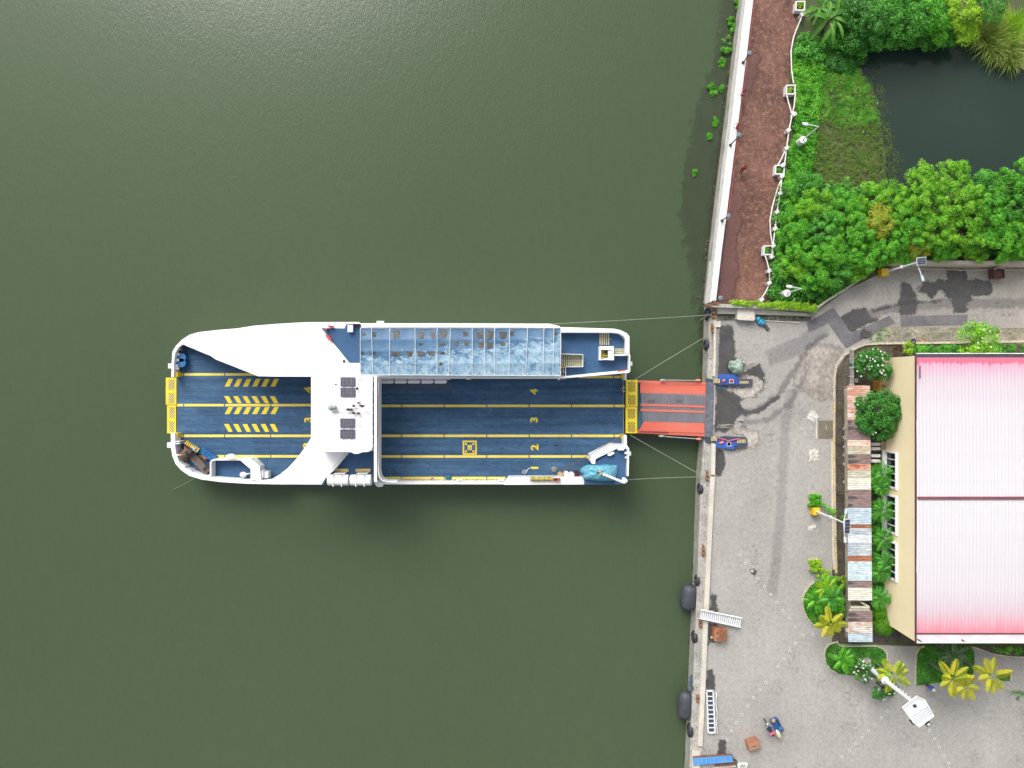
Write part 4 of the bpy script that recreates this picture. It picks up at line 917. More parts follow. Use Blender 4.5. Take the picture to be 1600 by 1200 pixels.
# yellow hinged flaps
def flap(x0, y0, x1, y1, n, stripex, z):
    f = MB().pbox(x0, y0, x1, y1, z - .12, z).build('ramp_flap', MT['yellow_bright'], fe)
    mb = MB(); mb2 = MB(); hgt = (y1 - y0) / 2; sx0, sx1 = stripex; wd = sx1 - sx0
    for half in (0, 1):
        yc0 = y0 + half * hgt + 3; yc1 = yc0 + hgt - 5; sl = n[half]
        wx = sx1 - sx0
        def clip(poly):
            for ax, lim, sg in ((1, yc0, 1), (1, yc1, -1)):
                out = []
                for i in range(len(poly)):
                    p_, q_ = poly[i - 1], poly[i]; ip, iq = (p_[ax] - lim) * sg >= 0, (q_[ax] - lim) * sg >= 0
                    if ip != iq: t_ = (lim - p_[ax]) / (q_[ax] - p_[ax]); out.append((p_[0] + (q_[0] - p_[0]) * t_, p_[1] + (q_[1] - p_[1]) * t_))
                    if iq: out.append(q_)
                poly = out
                if len(poly) < 3: return None
            return poly
        rise = wx * 1.0; pt = 4.7 if x0 > 600 else 3.9; k0 = int(rise / pt) + 1
        for k in range(-k0, int((yc1 - yc0) / pt) + k0 + 1):
            yy = yc0 + k * pt
            lft, rgt = (yy + rise, yy) if sl > 0 else (yy, yy + rise)
            for o_, w_, m_ in ((0, 2.3, mb),) if x0 > 600 else ((0, 1.7, mb), (1.7, .8, mb2)):
                q = clip([(sx0, lft + o_), (sx1, rgt + o_), (sx1, rgt + o_ + w_), (sx0, lft + o_ + w_)])
                if q: m_.pp(q, z + .001, z + (.006 if m_ is mb else .004))
    mb.build('warning_stripe', MT['black'], f); (mb2.build('white_stripe', M('cream_stripe', (.82, .80, .62)), f) if mb2.v else None)
flap(259, 590, 275.5, 632.3, (1, -1), (263.5, 272.5), .2); flap(261, 633.2, 274.8, 677, (1, -1), (264.5, 272.5), .2)
flap(978, 593.5, 996, 635, (-1, 1), (981.5, 993), .2); flap(977.5, 635.8, 995.5, 677, (-1, 1), (981, 992.5), .2)

# the long red ramp down to the quay
rp = thing('loading_ramp', 'orange-red loading ramp with ribbed steel roadway from ferry to quay', 'ramp', P(1050, 637, 0))
def quad(mb, pts, z0, z1, th=.05):
    vs = [P(x, y, z) for (x, y), z in zip(pts, z0)]; lo = [v - Vector((0, 0, th)) for v in vs]
    mb.add(vs + lo, [(0, 3, 2, 1), (4, 5, 6, 7), (0, 1, 5, 4), (1, 2, 6, 5), (2, 3, 7, 6), (3, 0, 4, 7)]); return mb
def zr(x): return .14 + .26 * (x - 996) / 106
def rq(mb, pts, dz=0, th=.05): return quad(mb, pts, [zr(x) + dz for x, y in pts], 0, th)
rq(MB(), [(996, 594), (1103, 597.5), (1101, 682), (996, 677)], -.02, .3).build('frame', MT['red'], rp)
rq(MB(), [(996, 597.5), (1004, 597.8), (1006, 658), (998, 673), (996, 673)], .01).build('hinge_cover', M('teal_dark_cover', (.015, .10, .15), (.03, .07, .10), 2), rp)
rq(MB(), [(1000.5, 598.5), (1102.5, 600.8), (1102, 618), (1000.5, 613.8)], .03).build('side_panel', MT['red'], rp)
rq(MB(), [(1006.5, 658.3), (1100.5, 661.3), (1100.2, 676.8), (999, 673.8)], .03).build('side_panel', MT['red'], rp)
rd = rq(MB(), [(1001, 613.9), (1102, 618.1), (1100.6, 661.2), (1006, 658.2)], .02).build('roadway', M('blue_grey_steel', (.11, .105, .12), (.17, .165, .185), .6, .5, stretch=(2, .5, 1)), rp)
mb = MB()
for k in range(44): x = 1003.5 + k * 2.25; rq(mb, [(x, 614.4), (x + .7, 614.4), (x + .7, 659.4), (x, 659.4)], .05, .03)
mb.build('rib', M('pale_worn_steel', (.21, .22, .26)), rd)
mb = MB(); rq(mb, [(1001, 630.5), (1101, 634), (1101, 637.2), (1001, 634)], .07); rq(mb, [(1001, 638.8), (1101, 642.2), (1101, 645.2), (1001, 642.6)], .07); each(mb, 'wheel_guide', MT['red'], rp)
mb = MB()
for x in (1012, 1015, 1018, 1021, 1057, 1060.5, 1064): rq(mb, [(x + 2, 624.5), (x + 3, 624.5), (x + 1, 627.5), (x, 627.5)], .064, .01); rq(mb, [(x, 627.5), (x + 1, 627.5), (x + 3, 630.2), (x + 2, 630.2)], .064, .01)
mb.build('arrow_mark', MT['black'], rd)
rq(MB(), [(1103.2, 596.5), (1116.5, 597.5), (1113.5, 684), (1100.8, 682.5)], .02, .06).build('landing_plate', M('blue_grey_plate', (.085, .10, .125), (.13, .145, .17), .8, .5, fine=.2, fscale=3), rp)
mb = MB(); mb.tube([P(1032, 593.8, .5), P(1095, 594.6, .6)], .05, 6); mb.tube([P(1030, 681.5, .5), P(1095, 686.2, .6)], .05, 6)
for x, y in ((1036, 594), (1034, 681.5)): mb.ell(P(x, y, .55), (.35, .12, .1))
mb.build('lifting_wire', MT['grey'], rp)
mb = MB(); mb.ell(P(1091, 594.3, .6), (.3, .13, .12)); mb.ell(P(1092, 686, .6), (.3, .13, .12)); mb.build('shackle', M('salmon_paint', (.75, .25, .2)), rp)
mb = MB().pband([(1000, 599.6), (1102, 601.6)], .4, .45, .46).pband([(1048, 676), (1097, 676.6)], .4, .47, .48).pband([(998, 673.4), (1045, 675)], .5, .3, .42); mb.build('seam', MT['dark'], rp)

# blue ramp anchors on the quay
def anchor(dy, flip, label):
    x0 = 0 if not flip else -4; y0 = 0 if not flip else 91
    def q(x, y): return (x + x0, (y if not flip else y) + y0)
    t = thing('ramp_anchor', label, 'ramp anchor', P(1145 + x0, 597 + y0, 0), 'blue steel ramp anchors on the quay')
    if not flip:
        MB().pp([(1104, 591), (1117, 593), (1158, 592.5), (1176, 592), (1176, 603), (1158, 603.5), (1117, 601), (1104, 598)], .02, .34).build('beam', M('dark_blue_steel', (.035, .05, .09), (.06, .07, .10), 2), t)
        MB().pbox(1123.5, 585, 1152, 592.4, .02, .45).build('cover', M('bright_blue_paint', (.025, .09, .36), (.03, .11, .42), 1), t)
        MB().pbox(1127, 592.6, 1157, 601, .34, .43).build('top_plate', M('royal_blue_paint', (.02, .06, .25), (.03, .08, .28), 1), t)
        tr = [(1156, 595.2, 1170.5, 599.4, 6), (1115, 592, 1126, 598.6, 5)]; pk = [(1131, 594.6)]; sq = (1140, 593, 1146, 598.4)
    else:
        MB().pp([(1101, 686), (1113, 685), (1133, 681.5), (1165, 683), (1168, 686), (1168, 698), (1148, 701), (1118, 693), (1104, 691)], .02, .34).build('beam', M('dark_blue_steel', (.035, .05, .09), (.06, .07, .10), 2), t)
        MB().pp([(1119, 690), (1148, 693), (1147, 702), (1119, 699)], .02, .45).build('cover', M('bright_blue_paint', (.025, .09, .36), (.03, .11, .42), 1), t)
        MB().pp([(1120, 686), (1134, 690), (1153, 688.5), (1153, 697), (1120, 694)], .34, .43).build('top_plate', M('royal_blue_paint', (.02, .06, .25), (.03, .08, .28), 1), t)
        tr = [(1152, 686.6, 1166, 692.5, 6), (1111, 683.5, 1121, 689, 5)]; pk = [(1126, 692), (1129, 691)]; sq = (1136, 691, 1142, 697)
    mb = MB()
    for a_, b_, c_, d_, k in tr:
        for i in range(k): u = a_ + (c_ - a_) * i / k; mb.pbox(u, b_, u + (c_ - a_) / k * .55, d_, .43, .455)
    each(mb, 'tread', M('cream_yellow_tread', (.66, .56, .28)), t)
    mb = MB()
    for x, y in pk: mb.ell(P(x, y, .5), (.16, .13, .1))
    mb.build('grease_cap', M('pink_paint', (.72, .22, .25)), t)
    mb = MB().pband([(sq[0], sq[1]), (sq[2], sq[1]), (sq[2], sq[3]), (sq[0], sq[3])], .8, .43, .47, True); mb.build('hatch_frame', MT['whitew'], t)
    MB().pbox(sq[0] + .8, sq[1] + .8, sq[2] - .8, sq[3] - .8, .43, .45).build('hatch', M('crimson_paint', (.30, .02, .06)), t)
    if flip: MB().tube([P(1121, 684, .5), P(1130, 686.5, .5), P(1138, 689, .5), P(1147, 687, .5), P(1156, 685.5, .5)], .06, 6).build('pink_rope', M('pink_rope', (.65, .12, .25)), t)
anchor(0, False, 'blue steel ramp anchor with striped treads above the ramp landing')
anchor(0, True, 'blue steel ramp anchor draped with pink rope below the ramp landing')
stain('paint_stain', 'teal paint stain beside the upper blue ramp anchor', 'paint stain', [(1118, 603), (1136, 602.5), (1137, 606), (1126, 609.5), (1118, 607)], M('teal_paint_stain', (.02, .12, .18), (.1, .16, .18), 2), 1)
mb = MB(); rnd = random.Random(9); q = [P(1126 + 10 * math.sin(i * .9) + i * .5, 666 + 3.2 * math.cos(i * 1.3), .05) for i in range(26)]; mb.tube(q, .035, 5)
tag(mb.build('rope_coil', MT['rope']), 'loose pale rope tangle on the wet paving above the lower ramp anchor', 'rope')

# fore platform with davit (lower right of the ferry)
ZF = 2.7
MB().pp([(930, 722), (964, 701), (981, 701), (981, 745), (977, 753), (967, 757), (913, 757), (913, 750), (926, 735)], ZF - .25, ZF).build('mooring_platform', MT['blue_clean'], fe)
mb = MB().pp([(922.5, 720), (924, 712.5), (957.5, 695.6), (981, 697), (981, 700.8), (964, 700.8), (930.6, 717.5), (930, 725), (925, 725)], ZD, ZF + .3); mb.build('platform_coaming', MT['white'], fe)
mb = MB().pband([(934, 715), (963, 698.5), (978, 698)], .4, ZF + .3, ZF + .31); mb.build('seam', MT['dark'], fe)
mb = MB().pband([(982, 700), (981.7, 722), (981, 744)], 2.2, ZF - .2, ZF + .9); mb.pp([(950, 709), (959, 706), (960, 708.5), (953, 712.8), (949.5, 711.5)], ZF, ZF + .4)
for x, y in ((967, 702.3), (970, 702.6), (973, 702.2), (978, 708), (978.5, 715)): mb.ell(P(x, y, ZF + .3), (.16, .12, .3))
mb.build('platform_rail', MT['white'], fe)
dv_ = thing('davit', 'white davit arm reaching over the teal tarpaulin at the ferry bow', 'davit', P(976, 753, ZF))
mb = MB(); a = P(942, 741, ZF + 1.3); b = P(973.5, 753.5, ZF + .9); mb.tube([a, b], .13, 8); mb.build('arm', MT['white'], dv_)
MB().cyl(P2(976.5, 750.5, ZF + .8), .2, ZF, ZF + 1.1, 12).ell(P(975, 752.5, ZF + 1), (.3, .22, .2)).build('post', MT['white'], dv_)
MB().tube([P(931, 727.5, ZF + .2), P(936, 734, ZF + 1), P(942, 741, ZF + 1.3)], .05, 6).ell(P(937.5, 737, ZF + 1.1), (.13, .13, .13)).ell(P(938, 741, ZF + 1.1), (.13, .13, .13)).build('hoist_wire', M('tan_wire', (.5, .45, .3)), dv_)
tp = [(907, 732), (912, 728.5), (919, 726), (935, 726.5), (950, 725.6), (965, 727.5), (964.5, 734), (964, 740), (962.5, 745), (961, 751), (943, 752), (925, 751), (914, 749.5), (909, 745), (912, 741), (906, 737)]
cxy = (937, 739); mb = MB(); rings = []; rnd = random.Random(5)
for q, z in ((1, ZF + .05), (.93, ZF + .45), (.7, ZF + .75), (.4, ZF + .85), (.12, ZF + .9)):
    rings.append([P(cxy[0] + (x - cxy[0]) * q, cxy[1] + (y - cxy[1]) * q, z + rnd.uniform(-.07, .07)) for x, y in blob(tp, .3, seed=2)])
m_ = len(rings[0]); mb.add([v for r_ in rings for v in r_], [(k * m_ + i, (k + 1) * m_ + i, (k + 1) * m_ + (i + 1) % m_, k * m_ + (i + 1) % m_) for k in range(4) for i in range(m_)] + [tuple(range(4 * m_, 5 * m_))], True)
tag(mb.build('tarpaulin', MT['teal']), 'crumpled teal tarpaulin covering gear on the ferry platform', 'tarpaulin')
for (x, y, r, m_, l) in ((876, 742.5, .27, 'tan', 'tan drum, leftmost in the row before the teal tarpaulin'), (885.3, 741.5, .28, 'w', 'white drum directly right of the tan one'), (893.6, 742.3, .26, 'w', 'white drum between another white one and the dark maroon one'), (901.6, 741.3, .29, 'm', 'dark maroon drum next to the teal tarpaulin')):
    c_ = {'tan': M('tan_drum', (.55, .40, .20)), 'w': MT['whitew'], 'm': M('maroon_drum', (.06, .01, .02))}[m_]
    t = thing('drum', l, 'drum', P(x, y, ZD + .9) * 1, 'drums lined up on the ferry deck'); t.location.z = ZD; t['_loc'] = [t.location.x, t.location.y, ZD]
    p = P(x, y, ZD + .9); MB().cyl((p.x, p.y), r, ZD, ZD + .9, 20).torus((p.x, p.y, ZD + .9), r - .02, .025).torus((p.x, p.y, ZD + .45), r, .02).build('barrel', c_, t)
    MB().cyl((p.x + r * .5, p.y), .045, ZD + .9, ZD + .95, 10).build('bung', MT['dark'], t)
t = thing('rolled_net', 'yellow rolled net lying on the white bulwark of the ferry', 'net', P(845, 748, 1.5))
MB().tube([P(828.5, 747.6, 1.72), P(840, 748.4, 1.72), P(852, 747.6, 1.72), P(864, 748.2, 1.72)], .22, 10).build('roll', M('yellow_net', (.60, .46, .06), (.36, .33, .10), 3, .8, fine=.3), t)
mb = MB(); [mb.torus(P(x, 748, 1.72), .225, .03, 'X', 14, 6) for x in (834, 842, 851, 858)]; mb.build('tie', MT['dark'], t)
t = thing('hose_box', 'open red hose box on the bulwark beside the yellow net', 'box', P(870, 749, 1.5))
MB().pband([(865.5, 747.5), (875, 747.5), (875, 752), (865.5, 752)], .9, 1.5, 1.85, True).build('box', MT['red'], t); MB().pbox(866.5, 748.3, 870.5, 751.2, 1.5, 1.7).build('hose', MT['dark'], t)
def coil(x, y, z, r, mat, label, n=5):
    mb = MB(); pts = [P(x, y, z) + Vector((math.cos(i * .5) * r * (1 - i / (n * 16)) + random.uniform(-.04, .04), math.sin(i * .5) * r * .9 * (1 - i / (n * 16)), .03 + .012 * (i % 12))) for i in range(n * 12)]
    mb.tube(pts, .035, 5); tag(mb.build('rope_coil', mat), label, 'rope coil')
coil(865.5, 733, ZD, .28, MT['rope'], 'grey rope coil lying on the ferry deck above the drums')
coil(819.5, 737.5, ZD, .26, M('grey_blue_rope', (.25, .28, .34)), 'blue-grey rope coil beside the painted lane number one')
coil(701, 746.5, ZD, .3, M('teal_rope', (.02, .16, .22)), 'teal rope coil on the lowest lane line of the ferry', 8)
coil(675.5, 748.5, ZD, .14, M('brown_rope', (.35, .2, .12)), 'small brown rope coil by the lower bulwark left of the teal coil', 3)
mb = MB().tube([P(828, 731, ZD + .1), P(824, 734, ZD + .06), P(820, 741, ZD + .06)], .04, 6); tag(mb.build('hose', MT['whitew']), 'short pale hose running from the lane number to the blue-grey coil', 'hose')
for x0, y0, x1, y1, l in ((712.5, 749.5, 723, 752, 'left of the two on the lower bulwark'), (777.5, 749, 787.5, 752.2, 'right of the two on the lower bulwark')):
    t = thing('deck_light', 'small white box light, ' + l, 'light box', P((x0 + x1) / 2, y1, 1.0), 'white box lights on the lower bulwark'); MB().pbox(x0, y0, x1, y1, .9, 1.4).build('housing', MT['white'], t); MB().pbox(x0 + 3, y1 - .9, x1 - 2, y1 - .3, 1.4, 1.42).build('lens', MT['dark'], t)

# ropes
def rope(a, b, za, zb, label, sag=.4, mat='rope', r=.035):
    A, B = P(*a, za), P(*b, zb); pts = []
    for i in range(13):
        u = i / 12; p = A.lerp(B, u); p.z -= sag * 4 * u * (1 - u); pts.append(p)
    tag(MB().tube(pts, r, 5).build('mooring_rope', MT[mat]), label, 'mooring rope', 'mooring ropes from the ferry')
rope((845, 507), (1113, 492), Z2, .5, 'topmost pale mooring rope, nearly level from awning side to quay')
rope((984, 598), (1113, 520), 1.2, .45, 'pale mooring rope slanting up from the upper yellow flap to the quay')
rope((985, 680), (1102, 746), 1.0, .45, 'pale mooring rope slanting down from the lower yellow flap to the quay')
rope((977, 750), (1102, 745), 2.8, .45, 'lowest pale mooring rope, nearly level from the davit to the quay')
rope((864, 745), (975, 678), .6, 1.3, 'dark brown rope crossing the ferry deck from drums to flap', .2, 'rust', .03)
rope((303, 748), (272, 764), .9, ZW + .1, 'thin faint rope dropping from the lower left bow into the water', .2, 'rope', .02)
for y0, y1 in ((485, 496), (505, 523)): pass
tag(MB().tube([P(1094, 500, -.5), P(1113, 489, .5)], .03, 5).build('mooring_rope', MT['rope']), 'short rope branch tied off just under the topmost mooring rope', 'mooring rope')

# fenders and tyres on the quay face
def fender(x, y, rx, ry, label, rot=0.0, z=-.7):
    t = thing('fender', label, 'fender', P(x, y, z), 'large black rubber fenders'); s = px2m(z)
    p = P(x, y, z); mb = MB(); pts = []; L = ry * s
    prof = [(-1, .35), (-.93, .62), (-.8, .86), (-.6, .97), (-.2, 1), (.2, 1), (.6, .97), (.8, .86), (.93, .62), (1, .35)]
    vs = []; n_ = 20
    for u, k in prof:
        for j in range(n_):
            a = 2 * math.pi * j / n_; vx = math.cos(a) * rx * s * k; vz = math.sin(a) * rx * s * k; vy = u * L
            vs.append((p.x + vx * math.cos(rot) - vy * math.sin(rot), p.y + vx * math.sin(rot) + vy * math.cos(rot), z + vz))
    m_ = len(prof); mb.add(vs, [(i * n_ + j, i * n_ + (j + 1) % n_, (i + 1) * n_ + (j + 1) % n_, (i + 1) * n_ + j) for i in range(m_ - 1) for j in range(n_)] + [tuple(reversed(range(n_))), tuple(range((m_ - 1) * n_, m_ * n_))], True)
    mb.build('body', M('worn_grey_rubber', (.040, .044, .056), (.060, .065, .078), 1.5, .6, fine=.15), t)
    MB().tube([p + Vector((math.sin(-rot) * -L * 0, L * .98, 0)), p + Vector((.5, L + .5, .4)), Vector((p.x + 1.1, p.y + L + .7, .1))], .04, 6).torus((p.x, p.y + L, z), .14, .04, 'X', 12, 6).build('chain', MT['dark'], t)
fender(1076, 933, 13, 20, 'upper large black fender floating beside the white gangway', -.12)
fender(1070.5, 1101, 11.8, 22, 'lower large black fender beside the dark ladder', -.08)
def tyre(x, y, ry, label, rope_=False, ax='X', z=-.35):
    t = thing('tyre_fender', label, 'tyre', P(x, y, z), 'old tyres hung along the quay'); s = px2m(z); p = P(x, y, z)
    MB().torus(p, ry * s * .68, ry * s * .34, 'X', 22, 10).build('tyre', MT['black'], t)
    MB().torus(p, ry * s * .40, .05, 'X', 18, 6).build('rim', MT['dark'], t)
    MB().tube([p + Vector((0, ry * s * .7, .1)), p + Vector((.3, ry * s * .9, .35)), Vector((p.x + .75, p.y + ry * s * .6, .12))], .03, 5).build('rope', MT['rope' if not rope_ else 'bluetarp'], t)
tyre(1105, 491, 10, 'black tyre hung at the very top of the grey quay'); tyre(1103.5, 539, 9, 'black tyre second from the top of the quay, under the upper ropes'); tyre(1094, 764, 9.5, 'black tyre with blue cord just below the lowest mooring rope', True)
tyre(1089.5, 907, 9.5, 'black tyre touching the top of the upper large fender'); tyre(1085, 995, 10, 'black tyre hung level with the rusty orange box'); tyre(1078, 1141, 10.5, 'black tyre with blue cord below the lower large fender', True)
mb = MB()
for k in range(9): mb.torus(P(1081 + random.uniform(-1, 1), 1058 + k * 2.4, -.15 + random.uniform(0, .1)), .28 + random.uniform(-.06, .06), .05, 'X' if k % 2 else 'Z', 14, 6)
tag(mb.build('chain_pile', M('blue_grey_chain', (.10, .16, .20), (.05, .06, .07), 3)), 'pile of blue-grey chain on the quay edge above the lower large fender', 'chain')

# ================================================================== gangways, boxes, vehicles on the quay
t = thing('gangway', 'white aluminium gangway with close rungs slanting off the quay kerb', 'gangway', P(1128, 966, 0))
def G4(u, v_): # u along, v across
    a0, a1 = (1095, 953), (1159, 966); b0, b1 = (1093, 966), (1157, 980)
    x = (a0[0] + (a1[0] - a0[0]) * u) * (1 - v_) + (b0[0] + (b1[0] - b0[0]) * u) * v_; y = (a0[1] + (a1[1] - a0[1]) * u) * (1 - v_) + (b0[1] + (b1[1] - b0[1]) * u) * v_; return x, y
zg = lambda u: .75 - .45 * u
MB().tube([P(*G4(0, 0), zg(0) + .1), P(*G4(1, 0), zg(1) + .1)], .09, 6).tube([P(*G4(0, 1), zg(0) + .1), P(*G4(1, 1), zg(1) + .1)], .09, 6).build('side_rail', MT['lamp'], t)
mb = MB()
for k in range(20):
    u = (k + .5) / 20; A = P(*G4(u, .04), zg(u)); B = P(*G4(u, .96), zg(u)); dvv = B - A; mb.box((A + B) / 2, (.12, dvv.length, .04), math.atan2(dvv.y, dvv.x) - math.pi / 2)
mb.build('rung', MT['lamp'], t)
mb = MB(); A, B, C_, D_ = [P(*G4(u, v_), zg(u) - .06) for u, v_ in ((0.02, .05), (.98, .05), (.98, .95), (.02, .95))]; mb.add([A, B, C_, D_], [(0, 3, 2, 1)]); mb.build('tread_plate', MT['grey'], t)
t = thing('boarding_ladder', 'dark panelled ladder with pale rails lying along the quay kerb', 'ladder', P(1110, 1112, 0))
MB().pband([(1104.5, 1080), (1107, 1146)], 1.8, .05, .35).pband([(1114.5, 1080), (1117.6, 1146)], 1.8, .05, .35).pband([(1104, 1080.5), (1115, 1080.5)], 1.4, .05, .35).pband([(1106.5, 1145.6), (1118, 1145.6)], 1.6, .05, .35).build('rail', MT['lamp'], t)
mb = MB(); m2 = MB()
for k in range(9): y = 1082 + k * 7; xx = 1105.2 + k * .28; mb.pbox(xx + .5, y, xx + 9, y + 6, .08, .16); m2.pbox(xx + .3, y + 5.9, xx + 9.2, y + 7, .16, .26)
each(mb, 'panel', M('navy_panel', (.05, .065, .10)), t); each(m2, 'rung', MT['lamp'], t)
MB().tube([P(1119.5, 1082, .2), P(1118.6, 1100, .4), P(1120.6, 1115, .15), P(1119.6, 1130, .35), P(1121, 1146, .2)], .05, 5).build('side_rope', MT['whitew'], t)
for cxy, sx, sy, rz, hgt, label, lid in (((1126, 993), 19, 18, -.05, .9, 'open rusty orange box near the foot of the white gangway', True), ((1178, 1165), 19, 14, .28, .8, 'small closed rust-brown box below the loaded tricycle', False)):
    s = px2m(.9); c = P(*cxy, hgt); t = thing('steel_box', label, 'box', (c.x, c.y, 0))
    w_, d_ = sx * s, sy * s; om = M('orange_rust_paint', (.55, .20, .05), (.28, .12, .08), 2.2, .75, fine=.2) if lid else M('brown_rust_paint', (.36, .15, .08), (.26, .13, .09), 2, .8)
    mb = MB().box((c.x, c.y, hgt / 2), (w_, d_, hgt), rz); mb.build('body', om, t)
    if lid:
        MB().box((c.x + w_ * .2, c.y, hgt + .03), (w_ * .62, d_ * 1.02, .05), rz).build('lid', MT['rust'], t); MB().ell((c.x - w_ * .25, c.y + .25, hgt), (.14, .1, .03)).ell((c.x - w_ * .25, c.y - .3, hgt), (.14, .1, .03)).build('recess', MT['dark'], t)
    else:
        MB().box((c.x, c.y, hgt + .02), (w_ * .9, d_ * .82, .05), rz).build('lid', M('rust_lid', (.42, .2, .12), (.3, .16, .1), 3), t); MB().box((c.x, c.y - .05, hgt + .06), (.3, .08, .04), rz).build('handle', MT['dark'], t)
tag(MB().ell(P(1112, 996, .2), (.13, .13, .13)).cyl(P2(1112, 996, 0), .04, 0, .1, 8).build('bollard_light', MT['cream']), 'small cream knob light left of the rusty orange box', 'light')
t = thing('gangplank', 'bright blue gangplank with ribbed top lying across the bottom of the quay kerb', 'gangplank', P(1114, 1188, .3))
MB().pp([(1083, 1184), (1144.5, 1180), (1145, 1191), (1084, 1196)], .34, .5).build('deck', M('sky_blue_paint', (.06, .25, .58), (.10, .30, .62), 1.5, .5), t)
mb = MB()
for k in range(10): mb.pp([(1085 + 6.1 * k, 1184.3 - .4 * k), (1085.7 + 6.1 * k, 1184.3 - .4 * k), (1086.2 + 6.1 * k, 1195.3 - .4 * k), (1085.4 + 6.1 * k, 1195.3 - .4 * k)], .5, .54)
mb.build('rib', M('pale_blue_rib', (.20, .38, .66)), t); MB().pband([(1083, 1183.6), (1144.5, 1179.6)], .8, .3, .53).pband([(1145, 1180), (1145.4, 1191)], .8, .3, .53).build('edge', MT['rust'], t)
t = thing('steel_plank', 'reddish steel planks lying just below the blue gangplank', 'planks', P(1135, 1196, 0)); 
for k in range(3): MB().pp([(1118 - k * 6, 1195 + k * 4), (1150, 1192.6 + k * 4), (1150, 1195 + k * 4), (1118 - k * 6, 1197.6 + k * 4)], .02, .25).build('plank', MT['rust'] if k != 1 else MT['mudstain'], t)
t = thing('scrap_frame', 'white slatted frame cut off by the bottom edge near the planks', 'frame', P(1160, 1198, 0)); mb = MB()
for k in range(4): mb.pp([(1153 + k * 3, 1197), (1158 + k * 3, 1193.5), (1160 + k * 3, 1194), (1155 + k * 3, 1204)], .05, .4)
mb.build('slat', MT['whitew'], t)
tag(MB().pband([(1139, 1182), (1150, 1189), (1152, 1197)], 4, .006, .012).build('oil_stain', MT['wet']), 'dark damp stain right of the blue gangplank end', 'stain')

# ---- motorcycles
def wheel(t, c, r, w_, axis_rot):
    tb = MB().torus((0, 0, 0), r - w_ / 2, w_ / 2, 'X', 20, 8)
    m = Matrix.Translation(c) @ Matrix.Rotation(axis_rot, 4, 'Z')
    tb.v = [tuple(m @ Vector(v)) for v in tb.v]; o = tb.build('wheel', MT['black'], t)
    h = MB().tube([(-.04, 0, 0), (.04, 0, 0)], r * .55, 12)
    h.v = [tuple(m @ Vector(v)) for v in h.v]; h.build('rim', MT['grey'], o)
def trike_mesh(t, body='blue'):
    """local coordinates: rides towards +Y; motorcycle on the left, sidecar on the right"""
    for y in (.62, -.62): wheel(t, (-.35, y, .3), .3, .1, 0)
    wheel(t, (.75, -.15, .26), .26, .1, 0)
    bm_ = {'blue': M('navy_trike_paint', (.02, .035, .10), (.03, .05, .13), 2, .3), 'black': MT['black']}[body]
    MB().ell((-.35, .12, .78), (.16, .30, .14)).box((-.35, -.05, .5), (.18, .6, .3)).box((-.35, .55, .62), (.12, .25, .12)).build('fuel_tank', bm_, t)
    MB().ell((-.35, -.38, .80), (.15, .42, .07)).build('seat', MT['black'], t)
    MB().tube([(-.7, .30, 1.02), (-.52, .42, 1.0), (-.35, .46, .96), (-.18, .42, 1.0), (0, .30, 1.02)], .022, 6).build('handlebar', MT['grey'], t)
    MB().tube([(-.44, .46, .95), (-.42, .62, .3)], .03, 6).tube([(-.26, .46, .95), (-.28, .62, .3)], .03, 6).build('fork', MT['grey'], t)
    MB().ell((-.35, .58, .86), (.1, .08, .1)).build('headlight', MT['lamp'], t)
